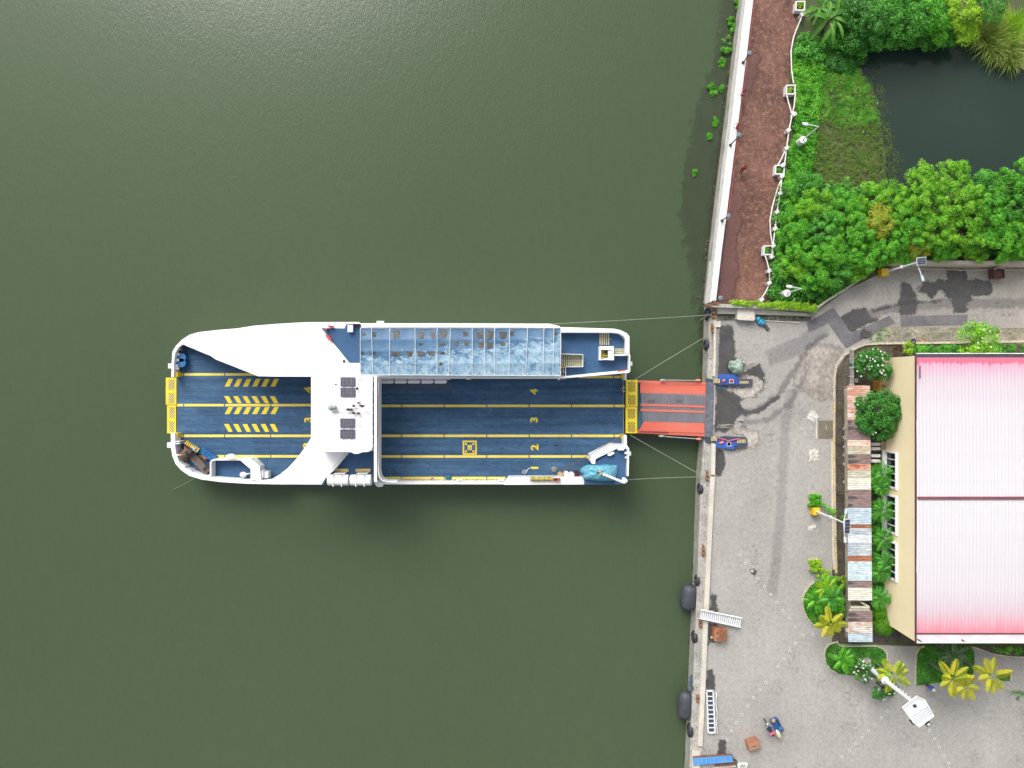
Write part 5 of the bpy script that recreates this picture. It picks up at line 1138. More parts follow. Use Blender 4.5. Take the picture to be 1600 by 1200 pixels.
def person(name, label, loc, rz, shirt, trousers, pose='stand', hat=None, group=None, h=1.66):
    t = thing(name, label, 'person', loc, group, rz); t['_loc'] = [0, 0, 0]
    k = h / 1.7
    if pose == 'sit':
        J = {'pel': (0, 0, .86), 'wai': (0, .03, 1.02), 'che': (0, .08, 1.25), 'nec': (0, .10, 1.42), 'hea': (0, .13, 1.56), 'top': (0, .12, 1.68),
             'kl': (-.17, .40, .78), 'al': (-.2, .33, .36), 'tl': (-.2, .48, .30), 'kr': (.17, .40, .78), 'ar': (.2, .33, .36), 'tr': (.2, .48, .30),
             'sl': (-.19, .09, 1.36), 'el': (-.28, .26, 1.16), 'hl': (-.30, .45, 1.06), 'sr': (.19, .09, 1.36), 'er': (.28, .26, 1.16), 'hr': (.30, .45, 1.06)}
    else:
        st = .16 if pose == 'walk' else .03; br = .18 if pose == 'walk' else .02; ln = .06 if pose == 'lean' else 0
        J = {'pel': (0, 0, .92), 'wai': (0, .01, 1.06), 'che': (0, .02 + ln, 1.28), 'nec': (0, .02 + ln * 1.5, 1.45), 'hea': (0, .05 + ln * 2, 1.59), 'top': (0, .04 + ln * 2, 1.70),
             'kl': (-.10, st * .6 + .02, .50), 'al': (-.10, st, .09), 'tl': (-.11, st + .15, .03), 'kr': (.10, -st * .2 + .02, .50), 'ar': (.10, -st, .09), 'tr': (.11, -st + .14, .03),
             'sl': (-.19, .01 + ln, 1.39), 'el': (-.25, -br * .5, 1.13), 'hl': (-.26, -br + .08, .88), 'sr': (.19, .01 + ln, 1.39), 'er': (.25, br * .5, 1.13), 'hr': (.26, br + .1, .88)}
        if pose == 'lean': J.update(el=(-.26, .18, 1.2), hl=(-.2, .38, 1.12), er=(.26, .18, 1.2), hr=(.2, .38, 1.12))
    def skin(nm, verts, edges, radii, mat, root=0, sub=1):
        me = bpy.data.meshes.new(nm); me.from_pydata([tuple(c * k for c in v) for v in verts], edges, []); me.materials.append(mat)
        o = bpy.data.objects.new(nm, me); COL.objects.link(o); o.parent = t
        o.modifiers.new('skin', 'SKIN'); me.skin_vertices.new() if not me.skin_vertices else None
        for i, r_ in enumerate(radii): me.skin_vertices[0].data[i].radius = (r_ * k, r_ * k * .85 if r_ > .1 else r_ * k)
        me.skin_vertices[0].data[root].use_root = True
        s = o.modifiers.new('sub', 'SUBSURF'); s.levels = sub; s.render_levels = sub
        o.modifiers['skin'].use_smooth_shade = True
        return o
    V = []; E = []; Rd = []
    def a(v, r_, par=None):
        V.append(tuple(v)); Rd.append(r_); i = len(V) - 1
        if par is not None: E.append((par, i))
        return i
    L = lambda p, q, u: tuple(p[i] + (q[i] - p[i]) * u for i in range(3))
    pel = a(J['pel'], .13); wai = a(J['wai'], .125, pel); che = a(J['che'], .15, wai); nk0 = a(L(J['che'], J['nec'], .7), .08, che); nk = a(J['nec'], .052, nk0)
    chin = a(L(J['nec'], J['hea'], .55), .065, nk); hd = a(J['hea'], .092, chin); a(J['top'], .065, hd); a((J['hea'][0], J['hea'][1] + .10, J['hea'][2] - .01), .018, hd)
    for s_, q in (('l', -1), ('r', 1)):
        hp = a((J['pel'][0] + q * .09, J['pel'][1] + .01, J['pel'][2] - .05), .088, pel); kn = a(J['k' + s_], .055, hp); cf = a(L(J['k' + s_], J['a' + s_], .35), .052, kn); an_ = a(J['a' + s_], .035, cf); a(J['t' + s_], .032, an_)
        sh = a(J['s' + s_], .06, che); el_ = a(J['e' + s_], .04, sh); wr = a(L(J['e' + s_], J['h' + s_], .85), .026, el_); hn = J['h' + s_]; pm = a(hn, .032, wr)
        dv = Vector(hn) - Vector(J['e' + s_]); dv.normalize(); sd = dv.cross(Vector((q, 0, 0))); sd = sd.normalized() if sd.length > .1 else Vector((0, 1, 0))
        for f, (o_, ln_) in enumerate(((-.03, .07), (-.01, .085), (.01, .08), (.03, .062))):
            f1 = a(Vector(hn) + dv * .05 + sd * o_, .010, pm); a(Vector(hn) + dv * (.05 + ln_ * .8) + sd * o_ * 1.2 + Vector((-q * .015, 0, 0)), .008, f1)
        th = a(Vector(hn) + sd * .04 - dv * .005, .011, pm); a(Vector(hn) + sd * .065 + dv * .035, .009, th)
    skin('body', V, E, Rd, MT['skin'])
    # shirt and trousers follow the same joints, slightly larger
    sv = [J['pel'], J['wai'], J['che'], L(J['che'], J['nec'], .55), J['sl'], L(J['sl'], J['el'], .75), J['sr'], L(J['sr'], J['er'], .75)]
    skin('shirt', sv, [(0, 1), (1, 2), (2, 3), (2, 4), (4, 5), (2, 6), (6, 7)], [.15, .15, .175, .09, .085, .066, .085, .066], shirt)
    P0 = J['pel']; hl_ = (P0[0] - .09, P0[1] + .01, P0[2] - .05); hr_ = (P0[0] + .09, P0[1] + .01, P0[2] - .05)
    skin('trousers', [P0, hl_, J['kl'], L(J['kl'], J['al'], .85), hr_, J['kr'], L(J['kr'], J['ar'], .85)], [(0, 1), (1, 2), (2, 3), (0, 4), (4, 5), (5, 6)], [.145, .105, .075, .062, .105, .075, .062], trousers)
    hc = Vector(J['hea']) * k
    MB().ell((hc.x, hc.y - .025, hc.z + .045), (.105 * k, .115 * k, .10 * k), 12, 8).build('hair', MT['hair'], t)
    MB().ell((hc.x - .034, hc.y + .086, hc.z + .01), (.013, .008, .009), 6, 4).ell((hc.x + .034, hc.y + .086, hc.z + .01), (.013, .008, .009), 6, 4).build('eye', MT['whitew'], t)
    MB().ell((hc.x, hc.y + .085, hc.z - .055), (.025, .008, .007), 8, 4).build('mouth', M('lips', (.25, .08, .07), fine=0), t)
    MB().ell((hc.x - .095, hc.y - .005, hc.z - .005), (.012, .02, .03), 6, 4).ell((hc.x + .095, hc.y - .005, hc.z - .005), (.012, .02, .03), 6, 4).build('ear', MT['skin'], t)
    if hat: MB().ell((hc.x, hc.y, hc.z + .07), (.125, .14, .09), 14, 8).cyl((hc.x, hc.y + .05), .15, hc.z + .055, hc.z + .07, 16).build('cap', hat, t)
    return t
cl = lambda n_, c: M(n_, c, G(c, .75), 5, .8, fine=.1)
RED = cl('red_shirt', (.60, .02, .03)); PINK = cl('pink_shirt', (.75, .10, .22)); NAVY = cl('navy_cloth', (.02, .03, .09)); DGREY = cl('grey_cloth', (.06, .06, .07)); WH = cl('white_cloth', (.75, .75, .75)); BLU = cl('blue_shirt', (.03, .12, .55))
def at(x, y, z=0): p = P(x, y, z); return (p.x, p.y, z)
def headat(x, y, z, h=1.4): p = P(x, y, z + h); return (p.x, p.y, z)
person('person', 'person in pink top leaning on the sea wall near the top', headat(1163, 144, .01), R(80), PINK, NAVY, 'lean')
person('person', 'person in red shirt leaning on the sea wall beside a dark post', headat(1155, 196, .01), R(80), RED, NAVY, 'lean')
person('person', 'person in red shirt walking alone on the promenade', headat(1164, 261, .01), R(150), RED, DGREY, 'walk')
person('person', 'person in dark clothes standing at the upper yellow ramp flap', headat(975, 608.5, ZD), R(90), WH, NAVY, 'stand')
person('person', 'person in blue shirt standing by the palm lawn near the plaza', headat(1457, 1076, .01), R(200), BLU, DGREY, 'stand', WH)
t = thing('tricycle', 'loaded motor tricycle with bundles in its sidecar parked on the quay', 'tricycle', at(1203, 1131), None, R(24)); t['_loc'] = [0, 0, 0]
trike_mesh(t)
MB().box((.45, -.1, .42), (.75, 1.5, .12)).box((.45, .62, .65), (.7, .06, .4)).box((.82, -.1, .62), (.05, 1.4, .35)).build('sidecar', M('blue_sidecar_paint', (.03, .10, .30)), t)
loc_t = Vector(at(1203, 1131))
def near(x, y, z): v = Matrix.Rotation(R(24), 3, 'Z') @ Vector((x, y, 0)); return (loc_t.x + v.x, loc_t.y + v.y, z)
person('person', 'person in pink shirt riding the loaded motor tricycle', near(-.35, -.38, 0), R(24), PINK, NAVY, 'sit')
def bundle(label, c, r, mat, rz): tag(MB().ell(c, r, 14, 8, rz).tube([Vector(c) + Vector((0, 0, r[2] * .9)), Vector(c) + Vector((.05, .02, r[2] * 1.2))], .05, 6).build('bundle', mat), label, 'bundle', 'bundles on the motor tricycle')
bundle('cream bundle at the lower left of the motor tricycle', near(.25, -.85, .75), (.24, .5, .22), cl('cream_sack', (.60, .60, .42)), R(24)); bundle('dark blue bundle in the rear of the tricycle sidecar', near(.7, -.5, .7), (.28, .3, .25), cl('blue_sack', (.04, .12, .30)), R(24)); bundle('tan bundle at the front of the tricycle sidecar', near(.35, .55, .72), (.25, .2, .18), cl('tan_sack', (.45, .28, .14)), R(24))
t = thing('covered_tricycle', 'tricycle hidden under a pale green tarpaulin above the upper ramp anchor', 'tricycle', at(1150, 573), None, R(-80)); t['_loc'] = [0, 0, 0]
trike_mesh(t, 'black')
mb = MB()
def tf(u, v_):
    x = -.75 + 1.55 * v_; y = -.85 + 1.5 * u; rr = max(abs(u - .5) * 2, abs(v_ - .5) * 2)
    sq = 1 - .22 * (abs(v_ - .5) * 2) ** 2 * (abs(u - .5) * 2) ** 2
    z = 1.15 - .75 * rr ** 4 + .05 * math.sin(9 * u + 5 * v_) + .04 * math.sin(14 * v_)
    an_ = math.atan2(y, x); sq *= 1 + .10 * math.sin(3 * an_ + 1) + .05 * math.sin(7 * an_)
    return ((x - .02) * sq, y * sq, z + .05 * math.sin(11 * x + 3) * math.cos(9 * y))
mb.grid(tf, 16, 16); mb.build('tarpaulin', M('pale_green_tarp', (.17, .26, .20), (.33, .42, .34), 2.5, .5, fine=.15, fscale=5, bp=.5), t)
tag(MB().tube([P(1164, 568, .4), P(1180, 565, .3)], .05, 6).build('pole', MT['cream']), 'short pale pole on the paving beside the covered tricycle', 'pole')
t = thing('plastic_sack', 'crumpled bright blue plastic sack against the quay ledge with dark tail', 'sack', P(1189, 503, 0)); mb = MB()
for x, y, a, b in ((1185, 499, .3, .35), (1189, 503, .4, .3), (1192, 505, .3, .25)): mb.ell(P(x, y, .25), (a, b, .25), 9, 6, .5)
mb.build('sack', M('turquoise_plastic', (.01, .22, .42), (.03, .36, .52), 5, .4, fine=.3), t); MB().tube([P(1192, 506, .15), P(1197, 510, .1), P(1200, 515, .06)], .14, 6, .2).build('tail', MT['dark'], t)

# ---- rings set in the paving
ring_px = [(1155, 868), (1165, 880), (1175, 892), (1184.5, 904), (1194, 916), (1204, 928.5), (1213.5, 941), (1223, 954), (1233, 966.6), (1242, 979), (1254, 992), (1270, 991.5), (1243, 1005), (1233.7, 1017), (1224, 1029), (1215, 1042), (1206, 1054), (1196, 1066), (1187, 1078), (1177, 1090), (1168, 1103), (1159, 1116), (1150.5, 1129), (1143, 1142), (1136, 1156), (1387, 1111), (1376.6, 1121.7), (1367, 1132), (1356.6, 1141.7), (1346.7, 1152), (1336, 1162), (1326.5, 1172.5), (1315, 1182.5), (1422, 1092), (1452, 1141), (1459.6, 1154), (1467, 1167), (1474, 1180), (1482, 1192), (1252.5, 670), (1268, 669.5), (1319, 669.5), (1319, 683.5), (1319, 698), (1319, 711), (1319, 725), (1319, 753)]
r0 = None
for x, y in ring_px:
    p = P(x, y, 0)
    if r0 is None:
        mb = MB(); vs = []
        for i in range(20):
            a = 2 * math.pi * i / 20; vs += [(math.cos(a) * r_, math.sin(a) * r_, z) for r_, z in ((.15, .0), (.15, .03), (.07, .03), (.07, .0))]
        mb.add(vs, [(4 * i + j, 4 * i + j + 1, 4 * ((i + 1) % 20) + j + 1, 4 * ((i + 1) % 20) + j) for i in range(20) for j in range(3)])
        r0 = mb.build('paving_ring', M('white_ring_paint', (.62, .61, .58), (.48, .47, .45), 3, .8)); tag(r0, None, 'ring'); MB().cyl((0, 0), .07, .0, .02, 10).build('plug', M('ring_dark_plug', (.14, .13, .12)), r0); o = r0
    else: o = copy_tree(r0)
    o.location = (p.x, p.y, .03)
    i = ring_px.index((x, y)); o['group'] = 'white rings set in the ground'
    nth = ['first', 'second', 'third', 'fourth', 'fifth', 'sixth', 'seventh', 'eighth', 'ninth', 'tenth', 'eleventh', 'twelfth', 'thirteenth', 'fourteenth']
    if i < 11: l = f'white paving ring, {nth[i]} from the top in the line slanting right down the quay'
    elif i == 11: l = 'white paving ring out of line, beside the half-round lawn'
    elif i < 25: l = f'white paving ring, {nth[i - 12]} in the line slanting left down the lower quay'
    elif i < 33: l = f'white paving ring, {nth[i - 25]} in the line slanting left from the floodlight tower'
    elif i == 33: l = 'white paving ring beside the floodlight mast, above its platform'
    elif i < 39: l = f'white paving ring, {nth[i - 34]} below the floodlight platform, slanting right'
    elif i < 41: l = 'white paving ring left of the square drain cover, ' + ('farther from it' if i == 39 else 'closer to it')
    else: l = f'white ring in the dark soil strip by the shed, {nth[i - 41]} from the top'
    o['label'] = l
tag(MB().pp(blob([(1171, 889), (1178, 888), (1183, 893), (1180, 899), (1174, 897)], 1, seed=1), .014, .018).build('oil_stain', MT['wet']), 'small dark oil stain around one white ring', 'stain')

# ================================================================== promenade rail, planters, lamps
t = thing('promenade_fence', 'low white fence of posts and curving pipes along the right side of the promenade', 'fence', P(1225, 250))
posts = [(1254, 22), (1241, 178), (1232, 203), (1229, 231), (1223, 258), (1222, 275), (1219, 302), (1214, 331), (1211, 357), (1208, 384), (1206, 401), (1202, 423), (1202, 442), (1190, 468)]
for x, y in posts:
    p = P(x, y, .8); MB().box((p.x, p.y, .4), (.3, .3, .8), .4).box((p.x, p.y, .83), (.42, .34, .08), .6).build('post', MT['whitew'], t)
paths = [[(1254, 24), (1247, 40), (1240, 58), (1236, 80), (1237, 110), (1240, 130)], [(1229, 148), (1232, 160), (1237, 177)], [(1243, 145), (1241, 165), (1238, 178), (1233, 203), (1229, 231), (1226, 258)], [(1228, 233), (1221, 248), (1215, 259)], [(1222, 277), (1214, 298), (1207, 322), (1203, 345), (1204, 365), (1207, 382)], [(1222, 277), (1219, 302), (1214, 331), (1211, 357), (1208, 384)], [(1195, 398), (1199, 410), (1202, 423), (1203, 442)], [(1202, 444), (1197, 455), (1190, 466)]]
mb = MB()
for pa in paths: mb.tube([P(x, y, .62) for x, y in pa], .07, 6)
mb.build('rail', MT['whitew'], t)
pl_l = ['at the very top of the picture beside the banana plant', 'second from the top beside the green verge', 'third from the top, empty of shrubs', 'fourth from the top, open on its right side']
for (x, y), l in zip(((1251, 9), (1236, 140), (1219, 265), (1201, 391)), pl_l):
    t = thing('planter', 'square white concrete planter ' + l, 'planter', P(x, y, 0), 'square white planters along the promenade')
    s = 7.6; MB().pband([(x - s + 1, y - s + 1), (x + s - 1, y - s + .4), (x + s - 1.4, y + s - 1), (x - s + .4, y + s - 1)], 2.6, 0, .7, True).build('box', MT['whitew'], t)
    MB().pbox(x - 5.4, y - 5.4, x + 5.2, y + 5.2, .1, .5).build('soil', MT['soil'], t)
    cs = [tuple(P(x + random.uniform(-3.5, 3.5), y + random.uniform(-4, 4), .7)) for _ in range(7)]; C_, Nn = clump_leaves([(a - t['_loc'][0], b - t['_loc'][1], .6) for a, b, c in cs], [.22] * 7, [26] * 7)
    leaf_obj('shrub', LY if l[0] in 'as' else LG, C_, Nn, RNG.uniform(.08, .18, len(C_)), .5, t)
for (bx_, by_), (hx, hy), l in (((1161, 98), (1171.5, 83), 'topmost, above the pink figure'), ((1141, 227), (1155, 211), 'between the two figures in red'), ((1128, 345), (1138.5, 337.5), 'beside the long brown puddle'), ((1114, 472), (1126, 466), 'at the bottom end of the sea wall')):
    z = 2.6; b = P(bx_, by_, .75); h_ = P(hx, hy, z); t = thing('wall_lamp', 'dark grey-headed lamp post on the sea wall, ' + l, 'lamp post', b, 'dark lamp posts on the sea wall')
    MB().tube([b, Vector((b.x, b.y, z - .2)), Vector((b.x + (h_.x - b.x) * .5, b.y + (h_.y - b.y) * .5, z)), h_], .06, 8).build('post', MT['dark'], t)
    MB().ell(h_, (.26, .26, .08), 14, 6).build('lamp_head', M('blue_grey_lamp', (.16, .20, .24)), t); MB().cyl((b.x, b.y), .16, .755, .85, 12).build('base', MT['dark'], t)
for base, top, arm, l in (((1245.5, 226), (1277.5, 196), (1257, 193.5), 'over the pondside verge'), ((1221, 461), (1251.5, 450), (1232, 447.5), 'at the corner above the ivy-topped wall')):
    z = 72 * (1 - math.hypot(base[0] - 800, base[1] - 600) / math.hypot(top[0] - 800, top[1] - 600)); b = P(*base, 0); tp_ = Vector((b.x, b.y, z)); hd = P(arm[0], arm[1], z + .1)
    t = thing('street_lamp', 'tall white street lamp with a single arm ' + l, 'street lamp', b, 'tall white single-arm street lamps')
    MB().tube([b, tp_], .085, 8, .05).build('pole', MT['lamp'], t); MB().cyl((b.x, b.y), .36, 0, 1.5, 18).build('base', MT['whitew'], t); MB().tube([tp_, tp_.lerp(hd, .75)], .04, 6).build('arm', MT['lamp'], t)
    q = tp_.lerp(hd, .92); MB().ell(q, (.34, .16, .08), 14, 6, math.atan2(hd.y - tp_.y, hd.x - tp_.x)).build('lamp_head', MT['lamp'], t)

# ================================================================== wall, ivy and ledge at the quay's top
t = thing('boundary_wall', 'grey concrete boundary wall topped with bright ivy between quay and garden', 'wall', P(1200, 478))
MB().pp([(1103, 475.5), (1118, 474), (1180, 477), (1275, 482), (1275, 486), (1180, 482), (1118, 480), (1104, 477.5)], 0, 1.1).build('wall', MT['concrete'], t)
MB().pp([(1102, 476.2), (1116, 472.5), (1125, 473), (1122, 477), (1104, 478)], .9, 1.14).build('rusty_cap', MT['rust'], t)
cs = []
for k in range(150): u = random.random() ** .8; x = 1142 + 134 * u; y = 471 + 7 * u + random.uniform(-1.5, 7) * (.35 + .65 * min(1, u * 1.6)); p = P(x, y, 1.2); cs.append((p.x - t['_loc'][0], p.y - t['_loc'][1], 1.15 + random.uniform(-.1, .12)))
C_, Nn = clump_leaves(cs, [random.uniform(.18, .34) for _ in cs], [45] * len(cs)); leaf_obj('ivy', LY, C_, Nn, RNG.uniform(.08, .17, len(C_)), .6, t)
t = thing('quay_ledge', 'raised concrete ledge with a dark weedy trench below the ivy wall', 'ledge', P(1200, 490))
MB().pp([(1121, 481), (1180, 483), (1258, 489), (1268, 494), (1255, 493.5), (1180, 491), (1121, 490)], .0, .4).build('ledge', MT['concrete_pale'], t)
MB().pp([(1121, 491), (1180, 492), (1268, 494.5), (1266, 502), (1180, 500.5), (1121, 500.5)], .0, .05).build('trench', M('weedy_trench', (.05, .055, .035), (.20, .19, .15), 1.4, .9, fine=.35, fscale=6), t)
MB().pband([(1195, 501), (1250, 504)], 1.6, .0, .1).build('kerb', MT['concrete_pale'], t)
t = thing('concrete_block', 'square cream concrete block set across the quay ledge', 'block', P(1166, 490)); MB().pp([(1153, 481), (1180, 482), (1180, 499), (1178, 501), (1153.5, 499.5), (1151.5, 498)], 0, .7).build('block', MT['concrete_pale'], t); MB().pband([(1153.5, 482), (1179, 483), (1179, 499)], .5, .7, .712).build('worn_edge', MT['rust'], t)
tag(MB().pbox(1117.5, 501.5, 1126, 511, 0, .25).build('concrete_block', MT['concrete_pale']), 'small pale concrete block at the top corner of the quay kerb', 'block')
# road walls
t = thing('road_wall', 'pale low wall along the upper side of the road under the trees', 'wall', P(1450, 408))
MB().pband([(1275, 482), (1292, 470), (1322, 451), (1345, 436)], 3.2, 0, .7).build('wall', MT['concrete_pale'], t)
MB().pp([(1396, 411), (1420, 407), (1500, 407), (1620, 408), (1900, 407), (1900, 413.5), (1600, 413.5), (1500, 413), (1420, 412)], 0, 1.7).build('wall', M('pinkish_render', (.52, .47, .43), (.40, .37, .34), .8, .85), t)
MB().pband([(1400, 417), (1430, 419), (1500, 422), (1900, 420)], .8, 0, .12).build('edge_pipe', MT['concrete_pale'], t)
t = thing('rusty_drum', 'rusty brown scrap box beside the pale road wall', 'scrap box', P(1560, 426)); MB().pbox(1554, 421, 1568, 433, 0, .7).pband([(1553, 420), (1569, 421), (1570, 434), (1554, 434)], 1, 0, .9, True).build('box', M('dark_rust', (.12, .05, .045), (.08, .04, .035), 3), t); MB().tube([P(1553, 421, 1.1), P(1562, 417, 1.3), P(1570, 420, 1.1)], .06, 6).build('handle', MT['concrete'], t)

# solar street lamps
def solar_lamp(base, top, pan, arms, label):
    zt = 72 * (1 - math.hypot(base[0] - 800, base[1] - 600) / math.hypot(top[0] - 800, top[1] - 600)); b = P(*base, 0); tp_ = Vector((b.x, b.y, zt))
    t = thing('solar_lamp', label, 'street lamp', b, 'solar street lamps on yellow bases')
    MB().box((b.x, b.y, .4), (.72, .72, .8), .05).build('base', M('chrome_yellow_paint', (.75, .50, .01), (.70, .42, .01), 2, .6), t)
    MB().tube([b + Vector((0, 0, .8)), tp_], .10, 10, .07).torus((b.x, b.y, zt * .6), .13, .04).build('pole', MT['lamp'], t)
    z = zt + .4; x, y, w_, h_, rot = pan; c = P(x, y, z); o = MB().box(c, (w_ * px2m(z), h_ * px2m(z), .06), rot, .12, .1).build('solar_panel', MT['solar'], t)
    m2 = MB().box(c - Vector((0, 0, .045)), (w_ * px2m(z) + .12, h_ * px2m(z) + .12, .04), rot, .12, .1); m2.build('panel_frame', MT['lamp'], o)
    m2 = MB()
    for k in range(1, 4): m2.box(c + Vector((0, 0, .0)) + Matrix.Rotation(rot, 3, 'Z') @ Vector((0, (k / 4 - .5) * h_ * px2m(z), .036 + (k / 4 - .5) * h_ * px2m(z) * .12)), (w_ * px2m(z) * .96, .025, .01), rot, .12, .1)
    m2.build('cell_line', MT['grey'], o)
    MB().tube([tp_, c - Vector((0, 0, .06))], .05, 6).build('bracket', MT['lamp'], t)
    for (ax, ay) in arms:
        e = P(ax, ay, zt + .1); MB().tube([tp_, tp_.lerp(e, .8)], .045, 6).build('arm', MT['lamp'], t)
        dr = e - tp_; MB().box(tp_.lerp(e, .92), (.22, .5, .1), math.atan2(dr.y, dr.x) - math.pi / 2).build('lamp_head', M('pale_lamp_glass', (.55, .68, .70)), t)
solar_lamp((1377, 427), (1433, 411.5), (1440, 407.8, 14, 10, .12), [(1442, 437)], 'solar street lamp on a yellow base leaning over the upper road')
solar_lamp((1271, 797), (1318, 816.5), (1324, 822.5, 7.6, 22, .03), [(1322, 797), (1320.5, 846)], 'twin-arm solar street lamp on a yellow base beside the patched shed')
# floodlight tower
t = thing('floodlight_tower', 'tall white floodlight tower with a square service platform over the lower quay', 'light tower', P(1349, 1036))
b = P(1349, 1036, 0); zt = 72 * (1 - math.hypot(549, 436) / math.hypot(1424 - 800, 1098 - 600)); tp_ = Vector((b.x, b.y, zt))
MB().tube([b, Vector((b.x, b.y, zt * .5)), tp_], .26, 12, .17).torus((b.x, b.y, zt * .48), .3, .09).build('mast', MT['lamp'], t)
MB().box((b.x, b.y, .25), (1.1, 1.1, .5), .1).build('base', MT['concrete'], t)
mb = MB()
for k in range(14): mb.box((b.x + .24 - .005 * k, b.y + .1, .9 + k * .75 * zt / 12), (.28, .04, .04), .9)
mb.build('climbing_rung', MT['lamp'], t)
cor = [(1410.5, 1106), (1433, 1088), (1445.5, 1094), (1459.5, 1119), (1436.5, 1136), (1426, 1127)]
pl = MB().prism([tuple(P(x, y, zt + .1)[:2]) for x, y in cor], zt - .05, zt + .06).build('platform', MT['lamp'], t)
MB().pband(cor, 1.1, zt + .5, zt + .58, True).pband(cor, 1.2, zt + .06, zt + .16, True).build('guard_rail', MT['white'], pl)
mb = MB()
for k in range(4): x0, y0 = 1431 + k * -1.9 + 1.5, 1128.6 + (k - 2) * 2.3 - 1; mb.pband([(1431 - (3 - k) * 2.0 , 1130 - (3 - k) * 3.2), (1456 - (3 - k) * 2.0, 1113 - (3 - k) * 3.0 + 1)], .7, zt + .065, zt + .09)
mb.build('slot', MT['grey'], pl)
mb = MB().pband([(1427, 1103), (1432, 1101.5)], .9, zt + .07, zt + .2).pband([(1428, 1105.5), (1433, 1104)], .9, zt + .07, zt + .2); mb.build('cable_clip', MT['black'], pl)
for x, y, r_ in ((1449.5, 1130.5, .6), (1426, 1127.5, -.9)):
    p = P(x, y, zt - .3); o = MB().box(p, (.42, .34, .3), r_).build('floodlight', MT['black'], t); MB().box(p + Vector((0, 0, .16)), (.26, .2, .03), r_).build('lens', MT['lamp'], o)

# ================================================================== kerbs, soil strip, lawns
struct('soil_strip', MB().pp([(1306, 578), (1322, 560), (1345, 545), (1395, 552), (1420, 560), (1420, 1004), (1300, 1003), (1300, 900), (1304, 760)], -.02, .02), MT['soil'])
struct('soil_strip', MB().pp([(1360, 540), (1620, 540), (1900, 540), (1900, 562), (1380, 562)], -.02, .018), MT['soil'])
struct('pavement', MB().pp([(1350, 510), (1420, 511), (1500, 512), (1900, 514), (1900, 538), (1352, 538), (1375, 527)], -.02, .03), M('dirty_footpath', (.34, .32, .26), (.20, .19, .14), .6, .9, fine=.3, fscale=4))
t = thing('kerb', 'rounded cream kerb turning from the footpath down beside the soil strip', 'kerb', P(1305, 600))
MB().pband([(1620, 533), (1500, 535), (1420, 536), (1375, 536.5), (1352, 538), (1333, 546), (1318, 556), (1307, 571), (1304, 590), (1304, 625)], 3.4, 0, .15).build('kerb_stone', MT['cream'], t)
t = thing('kerb', 'straight faded yellow kerb between quay paving and soil strip', 'kerb', P(1304, 760))
MB().pband([(1304, 625.5), (1303.5, 700), (1304.5, 780), (1306, 860), (1307, 896)], 3.2, 0, .15).build('kerb_stone', MT['yellow_kerb'], t); MB().pband([(1300.6, 690), (1301, 780), (1302.2, 860), (1303, 890)], 3.4, 0, .035).build('gutter_strip', MT['concrete_pale'], t)
t = thing('drain_cover', 'square brown concrete drain cover beside the kerb', 'drain cover', P(1291, 671)); MB().pbox(1279, 657, 1302, 685, 0, .05).build('cover', M('brown_slab', (.20, .175, .125), (.15, .135, .10), 1), t); MB().pband([(1276, 655), (1276, 686)], 2, 0, .06).build('edge', MT['concrete_pale'], t); MB().pband([(1291, 664), (1291, 672)], .6, .05, .08).build('handle', MT['cream'], t)
# footpath details
for x0, y0, x1, y1, l in ((1455, 518, 1487, 531, 'wide mossy double one'), (1410, 518, 1425, 531, 'small grey one near the tyre')):
    t = thing('drain_cover', 'square concrete drain cover on the upper footpath, ' + l, 'drain cover', P((x0 + x1) / 2, (y0 + y1) / 2), 'drain covers on the upper footpath'); MB().pbox(x0, y0, x1, y1, .03, .06).build('cover', M('mossy_slab', (.15, .15, .10), (.24, .23, .19), 1.5, .9), t); MB().pband([(x0, y0), (x1, y0), (x1, y1), (x0, y1)], 1, .03, .075, True).build('edge', MT['concrete'], t); MB().torus(P((x0 + x1) / 2, (y0 + y1) / 2, .07), .12, .02).build('handle', MT['dark'], t)
t = thing('tyre', 'small old tyre lying flat on the upper footpath', 'tyre', P(1427, 533, .1)); MB().torus(P(1427, 533.5, .15), .2, .09).build('tread', MT['black'], t); MB().torus(P(1427, 533.5, .15), .12, .03).build('rim', MT['grey'], t)
tag(MB().pp([(1434, 529.5), (1437, 529), (1448, 535), (1446, 536.5)], .03, .09).build('plank', M('orange_plank', (.65, .33, .14))), 'short orange plank lying beside the small old tyre', 'plank')
# yard fence and bits by the upper frangipani
t = thing('yard_fence', 'thin pale garden fence running down to the patched shed', 'fence', P(1334, 575)); MB().pband([(1333, 546), (1334, 580), (1334, 602)], 1, .1, .9).build('rail', MT['concrete'], t)
mb = MB(); [mb.cyl(P2(1333.6, y, .9), .05, 0, .95, 8) for y in (547, 560, 574, 588, 601)]; mb.build('post', MT['whitew'], t)
for x0, y0, x1, y1, z, c, l, nm in ((1335, 556, 1338.5, 566, .6, (.55, .07, .05), 'red crate leaning inside the thin garden fence', 'crate'), (1339, 561, 1350, 565, .5, (.7, .7, .7), 'white board lying right of the red crate', 'board'), (1331, 567.5, 1342, 572.5, .7, (.02, .16, .12), 'dark green crate below the red crate', 'crate'), (1336.5, 591, 1341, 598, .5, (.6, .58, .55), 'pale box standing just above the rust-pink shed sheet', 'box')):
    p = P((x0 + x1) / 2, (y0 + y1) / 2, z); t = thing('garden_' + nm, l, nm, (p.x, p.y, 0)); s = px2m(z); MB().pband([(x0 + .5, y0 + .5), (x1 - .5, y0 + .5), (x1 - .5, y1 - .5), (x0 + .5, y1 - .5)], 1, .1, z, True).build('side', M(nm + '_paint', c), t); MB().pbox(x0 + .6, y0 + .6, x1 - .6, y1 - .6, .1, z - .12).build('base', M(nm + '_inner', G(c, .7)), t)
